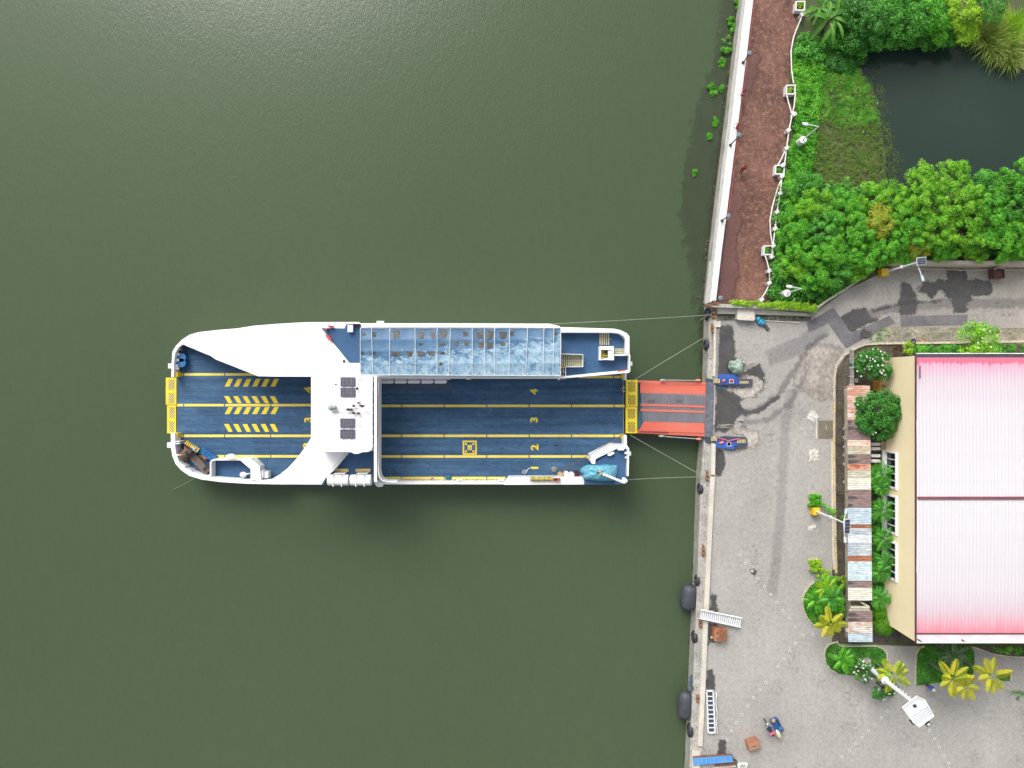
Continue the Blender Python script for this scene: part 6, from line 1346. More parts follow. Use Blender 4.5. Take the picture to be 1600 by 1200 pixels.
t = thing('signboard', 'narrow orange board behind the upper frangipani tree', 'board', P(1375, 602)); MB().pbox(1374, 594, 1377.5, 611, 0, 1.3).build('panel', M('orange_board', (.55, .28, .04)), t); MB().cyl(P2(1379, 603, 1), .05, 0, 1.5, 8).build('post', MT['dark'], t)
struct('paved_court', MB().pp([(1362, 596), (1400, 596), (1400, 1000), (1362, 1000)], .0, .024), M('dark_court', (.07, .068, .06), (.11, .105, .09), 1, .8, fine=.3, fscale=4))

def lawn(pts, label, edge_pts, closed=False):
    t = thing('lawn_bed', label, 'lawn bed', P(*pts[0])); MB().pp(pts, 0, .08).build('turf', MT['lawn'], t); MB().pband(edge_pts, 1.7, 0, .16, closed).build('kerb', MT['cream'], t)
    cs = []; n_ = int(abs(sum(pts[i - 1][0] * pts[i][1] - pts[i][0] * pts[i - 1][1] for i in range(len(pts)))) / 2 * .22)
    q = scatter(pts, n_ * 6); C_ = np.array([tuple(P(x, y, .1) - Vector(t['_loc'])) for x, y in q]); Nn = RNG.normal(size=C_.shape) * .6; Nn[:, 2] += .6
    leaf_obj('grass_tuft', LG2 if 'dark' in label else LG, C_, Nn, RNG.uniform(.08, .2, len(C_)), .35, t)
arc = [(1273, 909), (1264, 917), (1257, 927), (1254, 940), (1256, 954), (1261, 965), (1268, 974), (1273, 978)]
lawn(arc + [(1310, 985), (1318, 960), (1316, 930), (1308, 905), (1290, 903)], 'half-round lawn bed bulging left into the quay', arc)
l2 = [(1310, 1003), (1296, 1007), (1290, 1014), (1288, 1024), (1290, 1036), (1297, 1046), (1308, 1052)]
lawn(l2 + [(1340, 1056), (1385, 1060), (1386, 1022), (1382, 1014), (1372, 1009), (1312, 1008)], 'dark rounded lawn bed at the foot of the floodlight tower', l2)
MB().pband([(1309, 1003), (1310, 1007), (1316, 1010), (1370, 1009.5), (1380, 1014), (1386, 1021), (1386.5, 1040)], 1.5, 0, .15).build('kerb_stone', MT['concrete_pale'], thing('kerb', 'pale bent kerb between the patched shed and the tower lawn', 'kerb', P(1345, 1009)))
l3 = [(1431, 1071), (1431, 1040), (1432, 1022), (1437, 1013), (1445, 1010)]
lawn([(1432, 1071), (1432, 1022), (1437, 1013), (1446, 1010), (1515, 1010), (1522, 1018), (1523, 1040), (1520, 1055), (1470, 1066), (1440, 1070)], 'dark rectangular lawn bed under the golden palms', l3)
MB().pband([(1520, 1011), (1535, 1016), (1550, 1022), (1575, 1026), (1620, 1028)], 1.8, 0, .15).build('kerb_stone', MT['cream'], thing('kerb', 'curved cream kerb right of the golden palm lawn', 'kerb', P(1560, 1024)))
struct('soil_strip', MB().pp([(1520, 1010), (1900, 1010), (1900, 1028), (1620, 1028), (1575, 1025), (1550, 1021), (1530, 1014)], -.02, .03), MT['soil'])
cover('grass', 'narrow green strip', [(1535, 1012), (1660, 1012), (1660, 1024), (1590, 1024)], 60, LG, 40, (.15, .3), .14, z=.03, hh=.15)
cover('grass', 'weeds on the lower plaza', [(1578, 1080), (1610, 1080), (1620, 1112), (1580, 1100)], 22, LG2, 22, (.1, .3), .1, z=.0, hh=.05)
cover('grass', 'green strip under footpath trees', [(1420, 540), (1640, 540), (1640, 552), (1420, 552)], 170, LG2, 40, (.15, .3), .14, z=.02, hh=.2)
cover('grass', 'weeds on the footpath', [(1352, 528), (1385, 510), (1390, 528), (1370, 534)], 14, LG, 24, (.08, .2), .1, z=.03, hh=.05)

# ================================================================== patched shed
sh = thing('patched_shed', 'long narrow shed roofed with rust, mauve, white and pale blue corrugated sheets', 'shed', P(1343, 800))
shc = {'rust': ((.50, .24, .16), (.62, .48, .40)), 'mauve': ((.20, .14, .13), (.25, .18, .165)), 'rustl': ((.58, .35, .26), (.66, .56, .48)), 'green': ((.46, .49, .42), (.50, .42, .30)), 'redr': ((.45, .12, .06), (.58, .38, .28)), 'cream': ((.66, .65, .58), (.60, .58, .50)),
       'blue': ((.46, .56, .62), (.38, .47, .54)), 'rustb': ((.28, .09, .05), (.36, .15, .07)), 'grey': ((.34, .40, .45), (.50, .54, .56)), 'white': ((.70, .72, .74), (.55, .57, .6)), 'cyan': ((.56, .66, .68), (.46, .57, .60)), 'patch': ((.60, .62, .60), (.50, .32, .22))}
shm = {k: M('sheet_' + k, a, b, 1.6, .65, lo=.42, hi=.57, stretch=(.5, 2.0, 1), fine=.2, fscale=4) for k, (a, b) in shc.items()}
ZS = 2.9
def corr(mb, x0, y0, x1, y1, z, pitch=.18, amp=.022, slope=.0):
    a = P(x0, y0, z); b = P(x1, y1, z); n_ = max(2, int(abs(b.y - a.y) / (pitch / 4)))
    def fn(u, v_):
        y = a.y + (b.y - a.y) * u; return (a.x + (b.x - a.x) * v_, y, z + amp * math.sin(y * 2 * math.pi / pitch) + slope * v_)
    return mb.grid(fn, n_, 1)
sheets = [(602.5, 622, 'rust'), (622, 644, 'rust'), (644, 656, 'rustl'), (656, 674, 'mauve'), (674, 687.5, 'mauve'), (688, 698, 'rustl'), (698, 710, 'green'), (710, 725, 'mauve'), (725.5, 735, 'redr'), (735, 747, 'green'), (747, 765, 'cream'), (765, 778, 'mauve'), (778, 794, 'mauve'), (794, 819, 'blue'), (819, 826, 'rustb'), (826, 836, 'grey'), (836, 848, 'white'), (848, 868.5, 'grey'), (868.5, 877, 'rustb'), (877.5, 907, 'cyan'), (907, 919, 'mauve'), (919, 938, 'cream'), (955, 971.5, 'mauve'), (972, 990, 'patch'), (990, 1002.5, 'blue')]
for i, (y0, y1, k) in enumerate(sheets):
    u = (y0 - 600) / 400; x0 = 1324 + u * 1.2; x1 = 1359.5 + u * 4
    if y0 < 655: x1 = 1359.5
    o = corr(MB(), x0, y0 - .4, x1, y1 + .4, ZS + (.012 if i % 2 else 0) + (.05 if k in ('cream', 'blue', 'cyan', 'white') else 0)).build('roof_sheet', shm[k], sh)
mb = MB()
for y, l in ((659.5, 6), (669, 11), (713, 14), (721, 20), (777, 15), (911, 8), (960, 16), (968, 18), (789, 8)):
    y0 = y; mb.add([P(1325.5, y0 - 2.2, ZS + .075), P(1325.5, y0 + 2.2, ZS + .075), P(1325.5 + l * .7, y0 + 1.2, ZS + .075), P(1325.5 + l, y0, ZS + .075), P(1325.5 + l * .6, y0 - 1.6, ZS + .075)], [(0, 1, 2, 3, 4)])
each(mb, 'damp_mark', M('damp_dark', (.075, .07, .07), None, 2), sh)
mb = MB().pband([(1327, 938.5), (1360, 938.5)], 1, ZS - .2, ZS - .05).pband([(1327, 953.5), (1360, 953.5)], 1.2, ZS - .2, ZS - .05).pband([(1330, 949.5), (1359, 949.5)], 3, ZS - .5, ZS - .2).pband([(1345, 941), (1358, 948)], 2.4, ZS - .6, ZS - .4)
mb.build('rafter', M('bleached_wood', (.62, .58, .48), (.45, .42, .34), 2), sh); MB().pbox(1330, 939.5, 1343, 947, .02, 1.2).build('crate_stack', M('brown_wood', (.18, .14, .10), None, 2), sh)
mb = MB()
for y in (606, 690, 770, 850, 935, 1000):
    for x in (1326, 1358): mb.cyl(P2(x, y, ZS), .05, 0, ZS - .03, 8)
each(mb, 'post', MT['trunk'], sh); MB().pp([(1327, 604), (1329, 604), (1331, 1000), (1329, 1000)], .0, 1.1).build('counter_wall', MT['cream'], sh)
MB().pbox(1322.5, 983, 1326, 987, ZS - .3, ZS).build('bracket', MT['cream'], sh)

# ================================================================== warehouse
wh = thing('warehouse', 'large warehouse with pink-white corrugated roof and cream wall of white-framed windows', 'warehouse', P(1500, 780))
XE, YT, YB = P(1432, 0, 6.3).x, P(0, 556, 6.3).y, P(0, 1004, 6.3).y
XW2 = XE + 30
cw = M('cream_render', (.93, .79, .52), (.89, .75, .48), .35, .8, fine=.04)
wz = [(660, 755), (0, 0)]
# left wall with recessed window openings; y ranges in photo pixels read at the window height
wins = [(704, 762), (775, 829), (848, 905)]
def yw(py, z=3.0): return P(0, py, z).y
segs = []
WIN = [(yw(708), yw(763.5)), (yw(777), yw(835)), (yw(850), yw(908))]
mb = MB(); z0w, z1w = 1.0, 3.0; ys = [YT] + [v for w_ in WIN for v in w_] + [YB]
for i in range(0, len(ys), 2): mb.box((XE + .12, (ys[i] + ys[i + 1]) / 2, 3.09), (.24, ys[i] - ys[i + 1], 6.18))
for a, b in WIN: mb.box((XE + .12, (a + b) / 2, z0w / 2), (.24, a - b, z0w)); mb.box((XE + .12, (a + b) / 2, (z1w + 6.18) / 2), (.24, a - b, 6.18 - z1w))
mb.box((XE + 15, YT - .12, 3.09), (29.5, .24, 6.18)); mb.box((XE + 15, YB + .12, 3.09), (29.5, .24, 6.18)); mb.box((XE + 30.1, (YT + YB) / 2, 3.09), (.24, YT - YB, 6.18))
mb.build('wall', cw, wh)
for a, b in WIN:
    yc = (a + b) / 2; f = MB(); fr = .14
    f.box((XE - .06, yc, z0w), (.22, a - b + .2, fr)).box((XE - .06, yc, z1w), (.22, a - b + .2, fr)).box((XE - .06, a, 2), (.22, fr, 2.0)).box((XE - .06, b, 2), (.22, fr, 2.0))
    for k in range(1, 5): f.box((XE - .03, b + (a - b) * k / 5, 2), (.1, .07, 1.9))
    fo = f.build('window', MT['white'], wh); MB().box((XE + .1, yc, 2), (.03, a - b - .1, 1.95)).build('pane', MT['glass'], fo); MB().box((XE - .15, yc, z0w - .12), (.4, a - b + .3, .1)).build('sill', MT['whitew'], fo)
# dark base notch and porch
MB().box((XE - .5, P(0, 682, 1).y, 1.0), (1.2, 1.0, .12)).build('door_canopy', M('dark_brown_door', (.05, .035, .03)), wh)
mb = MB()
for y in (694, 701, 712, 720): mb.box((XE - 1.1, P(0, y, 1).y, .9), (.9, .28, .5))
mb.build('air_conditioner', MT['whitew'], wh)
def roofmat():
    m, nt, bs = mat_base('red_roof_painted_glare'); sep = nt.nodes.new('ShaderNodeSeparateXYZ'); nt.links.new(mapped(nt), sep.inputs[0])
    rel = nt.nodes.new('ShaderNodeMapRange'); rel.inputs[1].default_value = YB - WL.y; rel.inputs[2].default_value = YT - WL.y; nt.links.new(sep.outputs[1], rel.inputs[0])
    nz = nt.nodes.new('ShaderNodeMath'); nz.operation = 'MULTIPLY_ADD'; nz.inputs[1].default_value = .05; nt.links.new(noise(nt, mapped(nt, (2, .3, 1)), 1.2, 4), nz.inputs[0]); nt.links.new(rel.outputs[0], nz.inputs[2])
    col = ramp(nt, nz.outputs[0], [(.03, (.62, .13, .18)), (.055, (.66, .22, .27)), (.13, (.56, .45, .50)), (.20, (.575, .545, .57)), (.52, (.60, .59, .605)), (.84, (.58, .555, .585)), (.945, (.56, .48, .535)), (1.0, (.62, .33, .43)), (1.035, (.58, .16, .24))])  # pale middle stops paint glare into the colour of the red roof
    fx = nt.nodes.new('ShaderNodeMath'); fx.operation = 'MULTIPLY'; fx.inputs[1].default_value = 1 / .33; nt.links.new(sep.outputs[0], fx.inputs[0])
    fo_ = nt.nodes.new('ShaderNodeMath'); fo_.operation = 'ADD'; fo_.inputs[1].default_value = -(XE - .05 - WL.x) / .33 + 40; nt.links.new(fx.outputs[0], fo_.inputs[0])
    ff = nt.nodes.new('ShaderNodeMath'); ff.operation = 'FRACT'; nt.links.new(fo_.outputs[0], ff.inputs[0])
    col = mix(nt, 1, col, ramp(nt, ff.outputs[0], [(.62, (1, 1, 1)), (.69, (.80, .75, .79)), (.72, (.80, .75, .79)), (.80, (1, 1, 1))]), 'MULTIPLY')
    nt.links.new(col, bs.inputs['Base Color']); bs.inputs['Roughness'].default_value = .6; bs.inputs['Specular IOR Level'].default_value = .2; return m
WL = Vector(wh['_loc']); RM = roofmat(); YR = P(0, 778, 6.45).y
rr = MB(); pitch = .33; prof = [(0, 0), (.262, 0), (.275, .035), (.312, .035)]
xs = []; x = XE - .05
while x < XW2:
    xs += [(x + a, z) for a, z in prof]; x += pitch
def slope(mb, ya, yb, za, zb, off=0):
    n_ = 8; vs = [(xx, ya + (yb - ya) * j / n_, za + (zb - za) * math.sin(j / n_ * math.pi / 2) ** 1.0 + dz) for xx, dz in xs for j in range(n_ + 1)]
    mb.add(vs, [(i * (n_ + 1) + j, i * (n_ + 1) + j + 1, (i + 1) * (n_ + 1) + j + 1, (i + 1) * (n_ + 1) + j) for i in range(len(xs) - 1) for j in range(n_)])
slope(rr, YT - .15, YR + .06, 6.25, 6.45)
ro = rr.build('roof', RM, wh); r2 = MB(); slope(r2, YB + .85, YR - .06, 6.25, 6.45); r2.build('roof', RM, wh)
MB().box(((XE + XW2) / 2, YR, 6.53), (XW2 - XE, .26, .08)).build('ridge_cap', M('maroon_ridge', (.22, .07, .09)), wh)
MB().box(((XE + XW2) / 2, YB + .42, 6.2), (XW2 - XE, .75, .06)).build('gutter_ledge', M('pinkish_white_ledge', (.72, .67, .70), (.62, .56, .6), 1, .6), wh)
MB().box(((XE + XW2) / 2, YB + .82, 6.27), (XW2 - XE, .10, .1)).box((XE - .08, (YT + YB) / 2, 6.32), (.12, YT - YB, .12)).build('edge_flashing', M('dark_maroon_flashing', (.10, .04, .05)), wh)
MB().box(((XE + XW2) / 2, YB + .0, 6.28), (XW2 - XE, .1, .12)).box(((XE + XW2) / 2 , YT + .22, 6.26), (XW2 - XE, .09, .12)).build('parapet', MT['whitew'], wh)
MB().box(((XE + XW2) / 2 , YT + .02, 6.20), (XW2 - XE, .34, .06)).build('gutter', MT['dark'], wh)
mb = MB()
for x, y in ((1437, 1001), (1506, 1002)): p = P(x, y, 6.26); mb.box(p, (.5, .1, .05), -.6)
mb.box(P(1437.5, 581, 6.6), (.05, 1.2, .1)); each(mb, 'downpipe_slot', MT['black'], wh)
mb = MB()
for f in (.12, .3, .5, .7, .88):
    for s_ in (0, 1):
        ya, yb = (YT - .15, YR) if s_ == 0 else (YB + .85, YR); y = ya + (yb - ya) * f; z = 6.25 + .2 * math.sin(f * math.pi / 2) + .075
        for k in range(0, 90): mb.box((XE + .22 + k * pitch, y, z), (.05, .03, .012))
mb.build('screw_row', M('dull_screw', (.45, .38, .42)), wh)

# ================================================================== PLANTS
# planter boxes with shrubs on the quay
for (x, y), l in (((1273, 781), 'leafy square planter above the yellow lamp base'), ((1274, 883), 'leafy square planter above the half-round lawn')):
    t = thing('planter_box', l, 'planter', P(x, y, 0), 'low cream planter boxes on the quay'); s = 8.5; MB().pband([(x + s, y - s), (x - s, y - s), (x - s, y + s)], 1.4, 0, .4).build('kerb', MT['cream'], t); MB().pbox(x - s, y - s, x + s, y + s, 0, .2).build('soil', MT['soil'], t)
    pts = [(x + random.uniform(-7, 9), y + random.uniform(-7, 9)) for _ in range(26)] + [(x + 12 + k * 3 * random.random() + k * 2.6, y + 8 + k * 2.4 + random.uniform(-3, 6)) for k in range(9)]
    if y > 850: pts += [(x + 8 + 3 * k + random.uniform(-6, 6), y + 16 + 2.6 * k + random.uniform(-6, 6)) for k in range(9)]
    cs = [tuple(P(a, b, .7) - Vector((t['_loc'][0], t['_loc'][1], random.uniform(0, .3)))) for a, b in pts]; C_, Nn = clump_leaves(cs, [.26] * len(cs), [34] * len(cs)); leaf_obj('foliage', LG if y < 850 else LY, C_, Nn, RNG.uniform(.12, .24, len(C_)), .55, t)
# frangipanis and shrubs near the building
tree('frangipani_tree', 'dark frangipani dotted with white flowers at the top of the soil strip', 'tree', (1367, 567), 2.0, 3.2, LD, 'frangipani trees by the warehouse', 38, 75, .28, .38, (.35, .55), flowers=40)
tree('frangipani_tree', 'largest dark round frangipani covering part of the patched shed roof', 'tree', (1376, 647), 2.45, 4.2, LD, 'frangipani trees by the warehouse', 95, 75, .30, .38, (.35, .55), flowers=8, irregular=.12)
tree('frangipani_tree', 'loose white-flowered frangipani behind the floodlight mast', 'tree', (1352, 1052), 1.1, 2.6, LD, 'frangipani trees by the warehouse', 14, 60, .26, .4, (.3, .5), flowers=26)
tree('frangipani_tree', 'low sprawling frangipani under the floodlight platform arm', 'tree', (1384, 1078), 1.35, 2.2, LD, 'frangipani trees by the warehouse', 18, 60, .26, .4, (.3, .5), flowers=14)
tree('flowering_tree', 'yellow-green tree on the upper footpath beside the warehouse', 'tree', (1535, 536), 2.3, 4.0, LG3, None, 34, 90, .22, .5, (.4, .7), flowers=18)
tree('shrub', 'small round pale green shrub on the footpath bed right of the yellow-green tree', 'shrub', (1582, 543), .45, 1.0, LG2, None, 7, 60, .14, .5, (.18, .26))
tree('shrub', 'yellow-green shrub between the footpath and the warehouse corner', 'shrub', (1420, 543), .7, 1.2, LY, None, 10, 60, .16, .5, (.2, .32))
tree('shrub', 'dark red-leaved shrub left of the yellow-green shrub', 'shrub', (1405, 545), .55, 1.1, LM('dark_red_leaves', [(.05, .03, .02), (.09, .03, .03), (.06, .08, .03)]), None, 8, 60, .14, .5, (.2, .3))
tree('shrub', 'low green shrub at the upper corner by the small tyre', 'shrub', (1438, 545), .6, 1.0, LG, None, 9, 60, .16, .5, (.2, .3))
# topiary balls
for x, y, r_, l in ((1375, 958, .85, 'smaller round clipped bush, upper of the pair'), (1382, 978, 1.05, 'larger round clipped bush, lower of the pair')):
    p = P(x, y, r_); t = thing('clipped_bush', l + ' by the shed end', 'bush', (p.x, p.y, 0), 'round clipped bushes'); t['_loc'] = [0, 0, 0]
    n_ = 5200; d_ = RNG.normal(size=(n_, 3)); d_ /= np.linalg.norm(d_, axis=1, keepdims=True); d_[:, 2] = np.abs(d_[:, 2]) * .98 - .1; C_ = d_ * r_ * (RNG.uniform(.86, 1.02, (n_, 1)) + .05 * np.sin(d_[:, :1] * 9)) + np.array([0, 0, r_ * .8]); Nn = d_ + RNG.normal(size=d_.shape) * .5
    leaf_obj('foliage', LT, C_, Nn, RNG.uniform(.05, .11, n_), .6, t); MB().cyl((0, 0), .07, 0, r_ * .8, 8).build('trunk', MT['trunk'], t)
# fern palms between shed and warehouse
fp = [(1380, 742, 1.25, 'topmost, beside the first window'), (1377, 762, .9, 'short one under the topmost'), (1379, 797, 1.35, 'beside the second window'), (1381, 842, 1.35, 'between the second and third windows'), (1384, 878, 1.3, 'beside the third window'), (1377, 893, 1.1, 'crowding the lower edge of the third window'), (1375, 934, 1.15, 'lowest, just above the clipped bushes'), (1366, 745, .8, 'at the top left against the shed edge')]
for x, y, L_, l in fp: palm('fern_palm', 'bright green fern-like palm ' + l, (x, y), 2.0, 15, L_ * 1.15, .38, LF, 'fern palms in the row beside the warehouse wall', (.05, .8), .42, 20, .17, trunk_r=.06)
# palms
palm('golden_palm', 'golden palm over the half-round lawn, nearest the patched shed', (1297, 975), 3.6, 8, 1.75, .46, LGOLD, 'golden palms', (.0, .8), .3, 34, .2, (1284, 958), .07)
palm('fern_palm', 'dark green palm in the middle of the half-round lawn', (1300, 936), 2.2, 12, 1.6, .4, LG2, None, (.05, .8), .4, 20, .18, trunk_r=.06)
palm('fern_palm', 'bright green palm at the left of the half-round lawn', (1276, 938), 1.6, 12, 1.5, .36, LG, None, (.05, .8), .4, 20, .18, trunk_r=.06)
palm('fern_palm', 'yellowish arching palm at the top of the half-round lawn', (1292, 920), 1.7, 11, 1.45, .34, LY, None, (.05, .7), .4, 20, .18, trunk_r=.06)
palm('fern_palm', 'green feathery palm on the tower lawn', (1317, 1031), 2.2, 12, 1.5, .36, LG, None, (.05, .8), .4, 20, .18, trunk_r=.06)
palm('golden_palm', 'half-green golden palm between the tower mast and the dark lawn', (1396, 1054), 4.0, 9, 1.9, .48, LGOLD2, 'golden palms', (.0, .8), .3, 34, .2, (1368, 1036), .09)
palm('golden_palm', 'largest golden palm over the dark rectangular lawn', (1487, 1060), 4.6, 9, 2.2, .5, LGOLD, 'golden palms', (.0, .8), .3, 36, .2, (1450, 1034), .10)
palm('golden_palm', 'lower golden palm overlapping the largest one', (1508, 1072), 4.2, 7, 1.7, .46, LGOLD, 'golden palms', (.0, .7), .3, 34, .2, (1480, 1045), .08)
palm('golden_palm', 'rightmost golden palm beside the small yellow-kerbed planter', (1549, 1056), 4.6, 9, 2.0, .5, LGOLD, 'golden palms', (.0, .8), .3, 34, .2, (1506, 1032), .10)
palm('silver_palm', 'dusty grey-green palm behind the largest golden palm', (1490, 1024), 3.0, 13, 1.9, .4, LM('silver_green_leaves', [(.03, .10, .03), (.08, .17, .07), (.20, .27, .19)]), None, (.05, .9), .4, 22, .15, trunk_r=.08)
t = thing('planter_box', 'small yellow-kerbed grass square right of the golden palms', 'planter', P(1571, 1056, 0)); MB().pband([(1563, 1048), (1580, 1048), (1580, 1064)], 1.5, 0, .2).build('kerb', MT['yellow_kerb'], t); MB().pbox(1563, 1048, 1580, 1064, 0, .1).build('turf', MT['lawn'], t)
cover('undergrowth', 'bushes on the half-round lawn', [(1285, 900), (1312, 905), (1318, 935), (1322, 962), (1305, 960), (1290, 930)], 46, LG, 60, (.25, .45), .2, z=.1, hh=.9)
cover('undergrowth', 'planting between shed and warehouse', [(1363, 725), (1385, 730), (1387, 925), (1364, 945)], 150, LF, 40, (.25, .45), .2, z=.1, hh=.5)

# banana plants
def banana(x, y, n_, L_, label, seed):
    rnd = random.Random(seed); h = 2.2; p = P(x, y, h); t = thing('banana_plant', label, 'banana plant', (p.x, p.y, 0), 'banana plants beside the promenade'); t['_loc'] = [0, 0, 0]
    for k in range(3): MB().tube([(rnd.uniform(-.2, .2), rnd.uniform(-.2, .2), 0), (rnd.uniform(-.15, .15), rnd.uniform(-.15, .15), h)], .13, 8, .07).build('stem', M('banana_stem', (.14, .20, .06)), t)
    for k in range(n_):
        a = 2 * math.pi * k / n_ + rnd.uniform(-.3, .3); l = L_ * rnd.uniform(.7, 1.1); e = rnd.uniform(.1, .9); wd = .16 + .07 * rnd.random(); c0 = Vector((rnd.uniform(-.4, .4), rnd.uniform(-.4, .4), h)); rows = []
        for j in range(10):
            u = j / 9; r_ = l * u; z = l * (u * math.sin(e) - .6 * u * u); ctr = c0 + Vector((math.cos(a) * r_ * math.cos(e * .7), math.sin(a) * r_ * math.cos(e * .7), z)); ww = wd * (0.12 if u < .1 else math.sin(math.pi * min(.97, (u - .05) * 1.02)) ** .5 + .02); sd = Vector((-math.sin(a), math.cos(a), 0)); jag = 1 + rnd.uniform(-.12, .12)
            rows.append([ctr + sd * ww * jag + Vector((0, 0, .07 * ww)), ctr + sd * .03 + Vector((0, 0, -.02)), ctr - sd * .03 + Vector((0, 0, -.02)), ctr - sd * ww * jag + Vector((0, 0, .07 * ww))])
        vs = [q for r_ in rows for q in r_]; L2 = MB(); L2.add(vs, [(4 * i, 4 * i + 1, 4 * i + 5, 4 * i + 4) for i in range(9)] + [(4 * i + 2, 4 * i + 3, 4 * i + 7, 4 * i + 6) for i in range(9)], True); o = L2.build('leaf', LB, t)
        MB().tube([(r_[1] + r_[2]) / 2 + Vector((0, 0, .012)) for r_ in rows], .028, 4, .012).build('midrib', LY, o)
banana(1300, 28, 24, 2.6, 'larger banana plant with long drooping leaves beside the top planter', 1); banana(1283, 12, 16, 2.2, 'smaller banana plant close to the top planter', 2); banana(1322, 8, 11, 2.2, 'rightmost banana plant against the dark creeper', 4)

# verge and marsh ground cover
cover('undergrowth', 'verge', [(1242, 85), (1262, 75), (1290, 90), (1282, 150), (1275, 210), (1268, 270), (1245, 290), (1226, 300), (1236, 240), (1246, 180), (1244, 130)], 420, LG, 55, (.3, .55), .2, .4, z=.0, hh=.5)
cover('undergrowth', 'verge edge', [(1252, 50), (1285, 60), (1290, 90), (1262, 90), (1244, 82)], 60, LG2, 60, (.3, .55), .24, z=.0, hh=.9)
cover('undergrowth', 'bank', [(1275, 90), (1300, 60), (1345, 75), (1350, 95), (1330, 110), (1290, 105)], 130, LD, 50, (.3, .6), .2, z=.0, hh=.4)
cover('marsh_weeds', 'marsh', [(1282, 100), (1335, 98), (1362, 130), (1374, 180), (1382, 240), (1385, 285), (1372, 300), (1330, 300), (1290, 292), (1274, 262), (1270, 200)], 1500, LMARSH, 30, (.15, .4), .12, .3, z=.0, hh=.15, up=1.0)
cover('marsh_weeds', 'upper marsh', [(1282, 98), (1332, 96), (1356, 128), (1372, 190), (1330, 200), (1274, 180)], 420, LG, 30, (.2, .45), .14, .3, z=.0, hh=.2, up=1.0)
mb = MB()
for x, y, r_ in ((1330, 290, .42), (1285, 272, .18), (1342, 280, .16), (1353, 251, .16), (1325, 241, .1), (1371, 161, .1), (1349, 206, .15), (1305, 178, .1), (1300, 255, .12), (1340, 285, .12)): mb.ell(P(x, y, -.15), (r_, r_ * .6, r_ * .3), 7, 5, random.random() * 3)
tag(mb.build('litter', MT['whitew']), 'scraps of white litter on the marsh', None, None, 'stuff')
cover('marsh_weeds', 'strands on the water', [(1366, 100), (1380, 140), (1388, 200), (1402, 260), (1400, 292), (1378, 296), (1372, 200), (1360, 130)], 150, LMARSH, 14, (.2, .6), .10, .3, z=-.6, hh=.03, up=2)
cover('marsh_weeds', 'far strands', [(1375, 150), (1395, 180), (1402, 230), (1415, 270), (1400, 292), (1385, 240)], 60, LMARSH, 10, (.2, .6), .08, .3, z=-.6, hh=.03, up=2)
# climbing bank above the pond
cover('creeper_bank', 'creeper', [(1290, 60), (1335, 0), (1440, -20), (1500, -10), (1505, 62), (1470, 70), (1400, 68), (1375, 76), (1345, 84)], 520, LG2, 70, (.35, .7), .2, .45, z=-.1, hh=1.3)
bank = [((1362, 30), 1.9, 4.0, LD, 'dark creeper-covered tree left of the pond top'), ((1395, 12), 2.0, 4.4, LG2, 'mid-green tree at the top edge above the dark creeper'), ((1425, 36), 1.9, 3.4, LG2, 'mid-green bush overhanging the top of the pond'), ((1458, 14), 2.0, 3.8, LG, 'bright green bush at the top edge near the yellow one'), ((1470, 45), 1.4, 2.4, LG, 'low bright bush on the pond edge below the yellow one'), ((1505, 18), 1.9, 3.2, LY, 'yellow-green bush at the top edge'), ((1510, 48), 1.2, 2.0, LY, 'low yellow-green bush beside the tall grass'), ((1340, 58), 1.3, 2.4, LD, 'dark low bush at the left corner of the pond'), ((1550, 5), 1.8, 3.0, LG2, 'green bush behind the tall grass clump'), ((1335, 15), 1.5, 3.4, LD, 'dark bush between banana leaves and creeper')]
for c, r_, h_, m_, l in bank: tree('bush', l, 'bush', c, r_, h_, m_, 'bushes above the pond', int(12 + r_ * 11), 90, .2, .45, (.35, .65))
# tall grass clumps
for (x, y), L_, l in (((1566, 62), 2.6, 'tall yellow-green grass clump overhanging the pond'), ((1590, 40), 2.4, 'tall grass clump at the right edge above the pond'), ((1545, 40), 2.0, 'smaller grass clump behind the tall yellow-green one'), ((1595, 78), 1.8, 'dry brown grass clump at the right edge of the pond')):
    p = P(x, y, .8); t = thing('grass_clump', l, 'grass clump', (p.x, p.y, -.3), 'tall grass clumps by the pond'); t['_loc'] = [0, 0, 0]
    blades('blades', LR if L_ != 2.4 else LY, [((random.uniform(-1, 1), random.uniform(-.9, .9), 0), 1) for _ in range(16)], 60, L_, .05, t, 1.2)
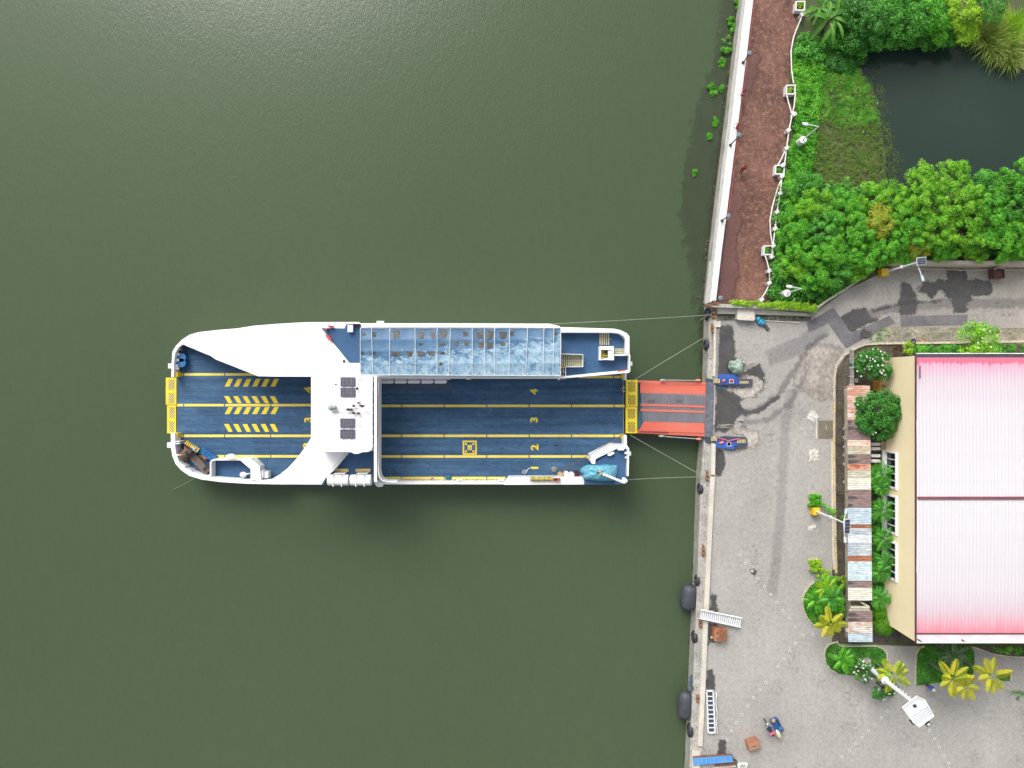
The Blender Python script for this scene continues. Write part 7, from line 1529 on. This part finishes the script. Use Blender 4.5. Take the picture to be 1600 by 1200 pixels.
# belt of trees between pond and road
random.seed(21)
belt = [(1242, 300, 1.2, 2.4), (1262, 292, 1.5, 3.2), (1243, 330, 1.4, 2.8), (1275, 322, 1.9, 3.8), (1245, 360, 1.7, 3.4), (1232, 387, 1.1, 2.2), (1290, 358, 2.0, 4.2), (1258, 395, 1.8, 3.6), (1244, 420, 1.4, 2.6), (1300, 395, 2.0, 4.0), (1275, 430, 1.9, 3.2), (1310, 425, 1.7, 3.0), (1322, 325, 1.8, 3.6), (1370, 306, 1.7, 3.4), (1335, 360, 2.1, 4.4), (1345, 398, 1.9, 3.8), (1378, 345, 2.0, 4.2), (1385, 385, 1.9, 3.8), (1412, 322, 1.5, 3.6), (1445, 280, 1.6, 4.6), (1490, 272, 1.9, 5.2), (1455, 312, 2.2, 5.4), (1420, 355, 2.1, 4.6), (1505, 312, 2.3, 5.6), (1465, 352, 2.2, 5.0), (1435, 384, 1.5, 3.4), (1540, 290, 1.6, 4.6), (1548, 330, 2.1, 5.2), (1512, 358, 2.2, 5.0), (1480, 384, 1.5, 3.4), (1582, 282, 1.9, 5.0), (1600, 320, 2.2, 5.4), (1558, 372, 2.1, 4.6), (1528, 384, 1.4, 3.2), (1598, 368, 2.2, 4.8), (1580, 386, 1.4, 3.0), (1640, 290, 2.4, 5.2), (1645, 350, 2.6, 5.0), (1342, 422, 1.1, 2.2), (1700, 320, 2.6, 5.2), (1410, 396, 1.1, 2.6), (1262, 446, 1.1, 2.2)]
def where(x, y):
    col = 'left end' if x < 1265 else 'left part' if x < 1340 else 'middle' if x < 1440 else 'right part' if x < 1560 else 'right end'
    row = 'beside the pond' if y < 325 else 'along the road' if y > 378 else 'in the middle row'
    return col, row
seen = {}
shade = {0: ('bright green', LG), 1: ('mid-green', LG2), 2: ('bright green', LG), 3: ('yellowish green', LG3), 4: ('bright green', LG)}
sizes = lambda r_: 'small' if r_ < 1.45 else 'medium' if r_ < 1.85 else 'large' if r_ < 2.15 else 'very large'
ordn = ['first', 'second', 'third', 'fourth', 'fifth', 'sixth', 'seventh']
for i, (x, y, r_, h_) in enumerate(belt):
    sh_, m_ = shade[i % 5]
    if (x, y) in ((1378, 345), (1435, 384)): sh_, m_ = 'orange-tinged', LO
    if (x, y) in ((1445, 280), (1490, 272), (1455, 312), (1465, 352)): sh_, m_ = 'yellowish green', LG3
    c_, w_ = where(x, y); key = (c_, w_); seen[key] = seen.get(key, 0) + 1
    lab = f"{sizes(r_)} {sh_} tree {w_}, {ordn[seen[key] - 1]} in belt's {c_}"
    tree('broadleaf_tree', lab, 'tree', (x, y), r_, h_, m_, 'trees of the belt between pond and road', int(14 + r_ * 13), 170, .155, .5, (.28, .56), irregular=.38)
for (x, y), l in (((1217, 425), 'spiky pale fan palm at the left foot of the tree belt'), ((1230, 365), 'spiky fan palm on the left edge of the tree belt')):
    p = P(x, y, 1.2); palm('fan_palm', l, (x + 5, y), 1.5, 14, 1.5, .3, LG2, None, (.0, .9), .35, 18, .14, trunk_r=.07)
cover('undergrowth', 'under the belt', [(1215, 300), (1270, 280), (1400, 298), (1500, 290), (1600, 285), (1660, 285), (1660, 404), (1400, 404), (1340, 432), (1275, 476), (1205, 466), (1212, 400)], 900, LG2, 42, (.4, .8), .26, .5, z=.0, hh=.9)
cover('undergrowth', 'road side weeds', [(1282, 474), (1345, 432), (1390, 408), (1380, 402), (1330, 425), (1275, 465)], 80, LG, 40, (.2, .4), .16, z=.3, hh=.4)
# water plants
wp = [(1132, 75, 1.5, .8, 'largest bright clump'), (1140, 35, .8, .5, 'small clump above the largest one'), (1152, 4, 1.0, .5, 'clump at the very top beside the wall'), (1113, 137, .85, .5, 'pale clump left of the pink figure'), (1127, 140, .4, .3, 'tiny clump right of the pale clump'), (1118, 188, .4, .3, 'tiny upper clump of the middle pair'), (1108, 213, .6, .4, 'round clump level with the figure in red'), (1085, 270, .7, .4, 'lowest clump, farthest from the wall'), (1146, 45, .5, .3, 'thin clump close to the wall'), (1128, 97, .6, .3, 'small clump just under the largest one'), (1117, 193, .45, .3, 'tiny lower clump of the middle pair'), (1155, 22, .7, .4, 'second clump from the top beside the wall')]
for x, y, r_, h_, l in wp:
    r_ *= .78
    p = P(x, y, ZW); t = thing('water_plant', 'green floating water plant, ' + l, 'water plant', p, 'water plants floating by the sea wall'); t['_loc'] = [0, 0, 0]; n_ = int(5 + r_ * 9)
    cs = [(RNG.normal() * r_ * .32, RNG.normal() * r_ * .38, RNG.uniform(0, h_ * .5)) for _ in range(n_)]; C_, Nn = clump_leaves(cs, [.25] * n_, [50] * n_); C_[:, 2] = np.abs(C_[:, 2]) + .02; leaf_obj('leaves', LY if r_ > 1.2 else LG, C_, Nn, RNG.uniform(.08, .2, len(C_)), .45, t); MB().tube([(0, 0, -.5), (0, 0, .2)], .03, 5).build('stem', MT['trunk'], t)

for o in list(bpy.data.objects):
    if '_loc' in o: del o['_loc']
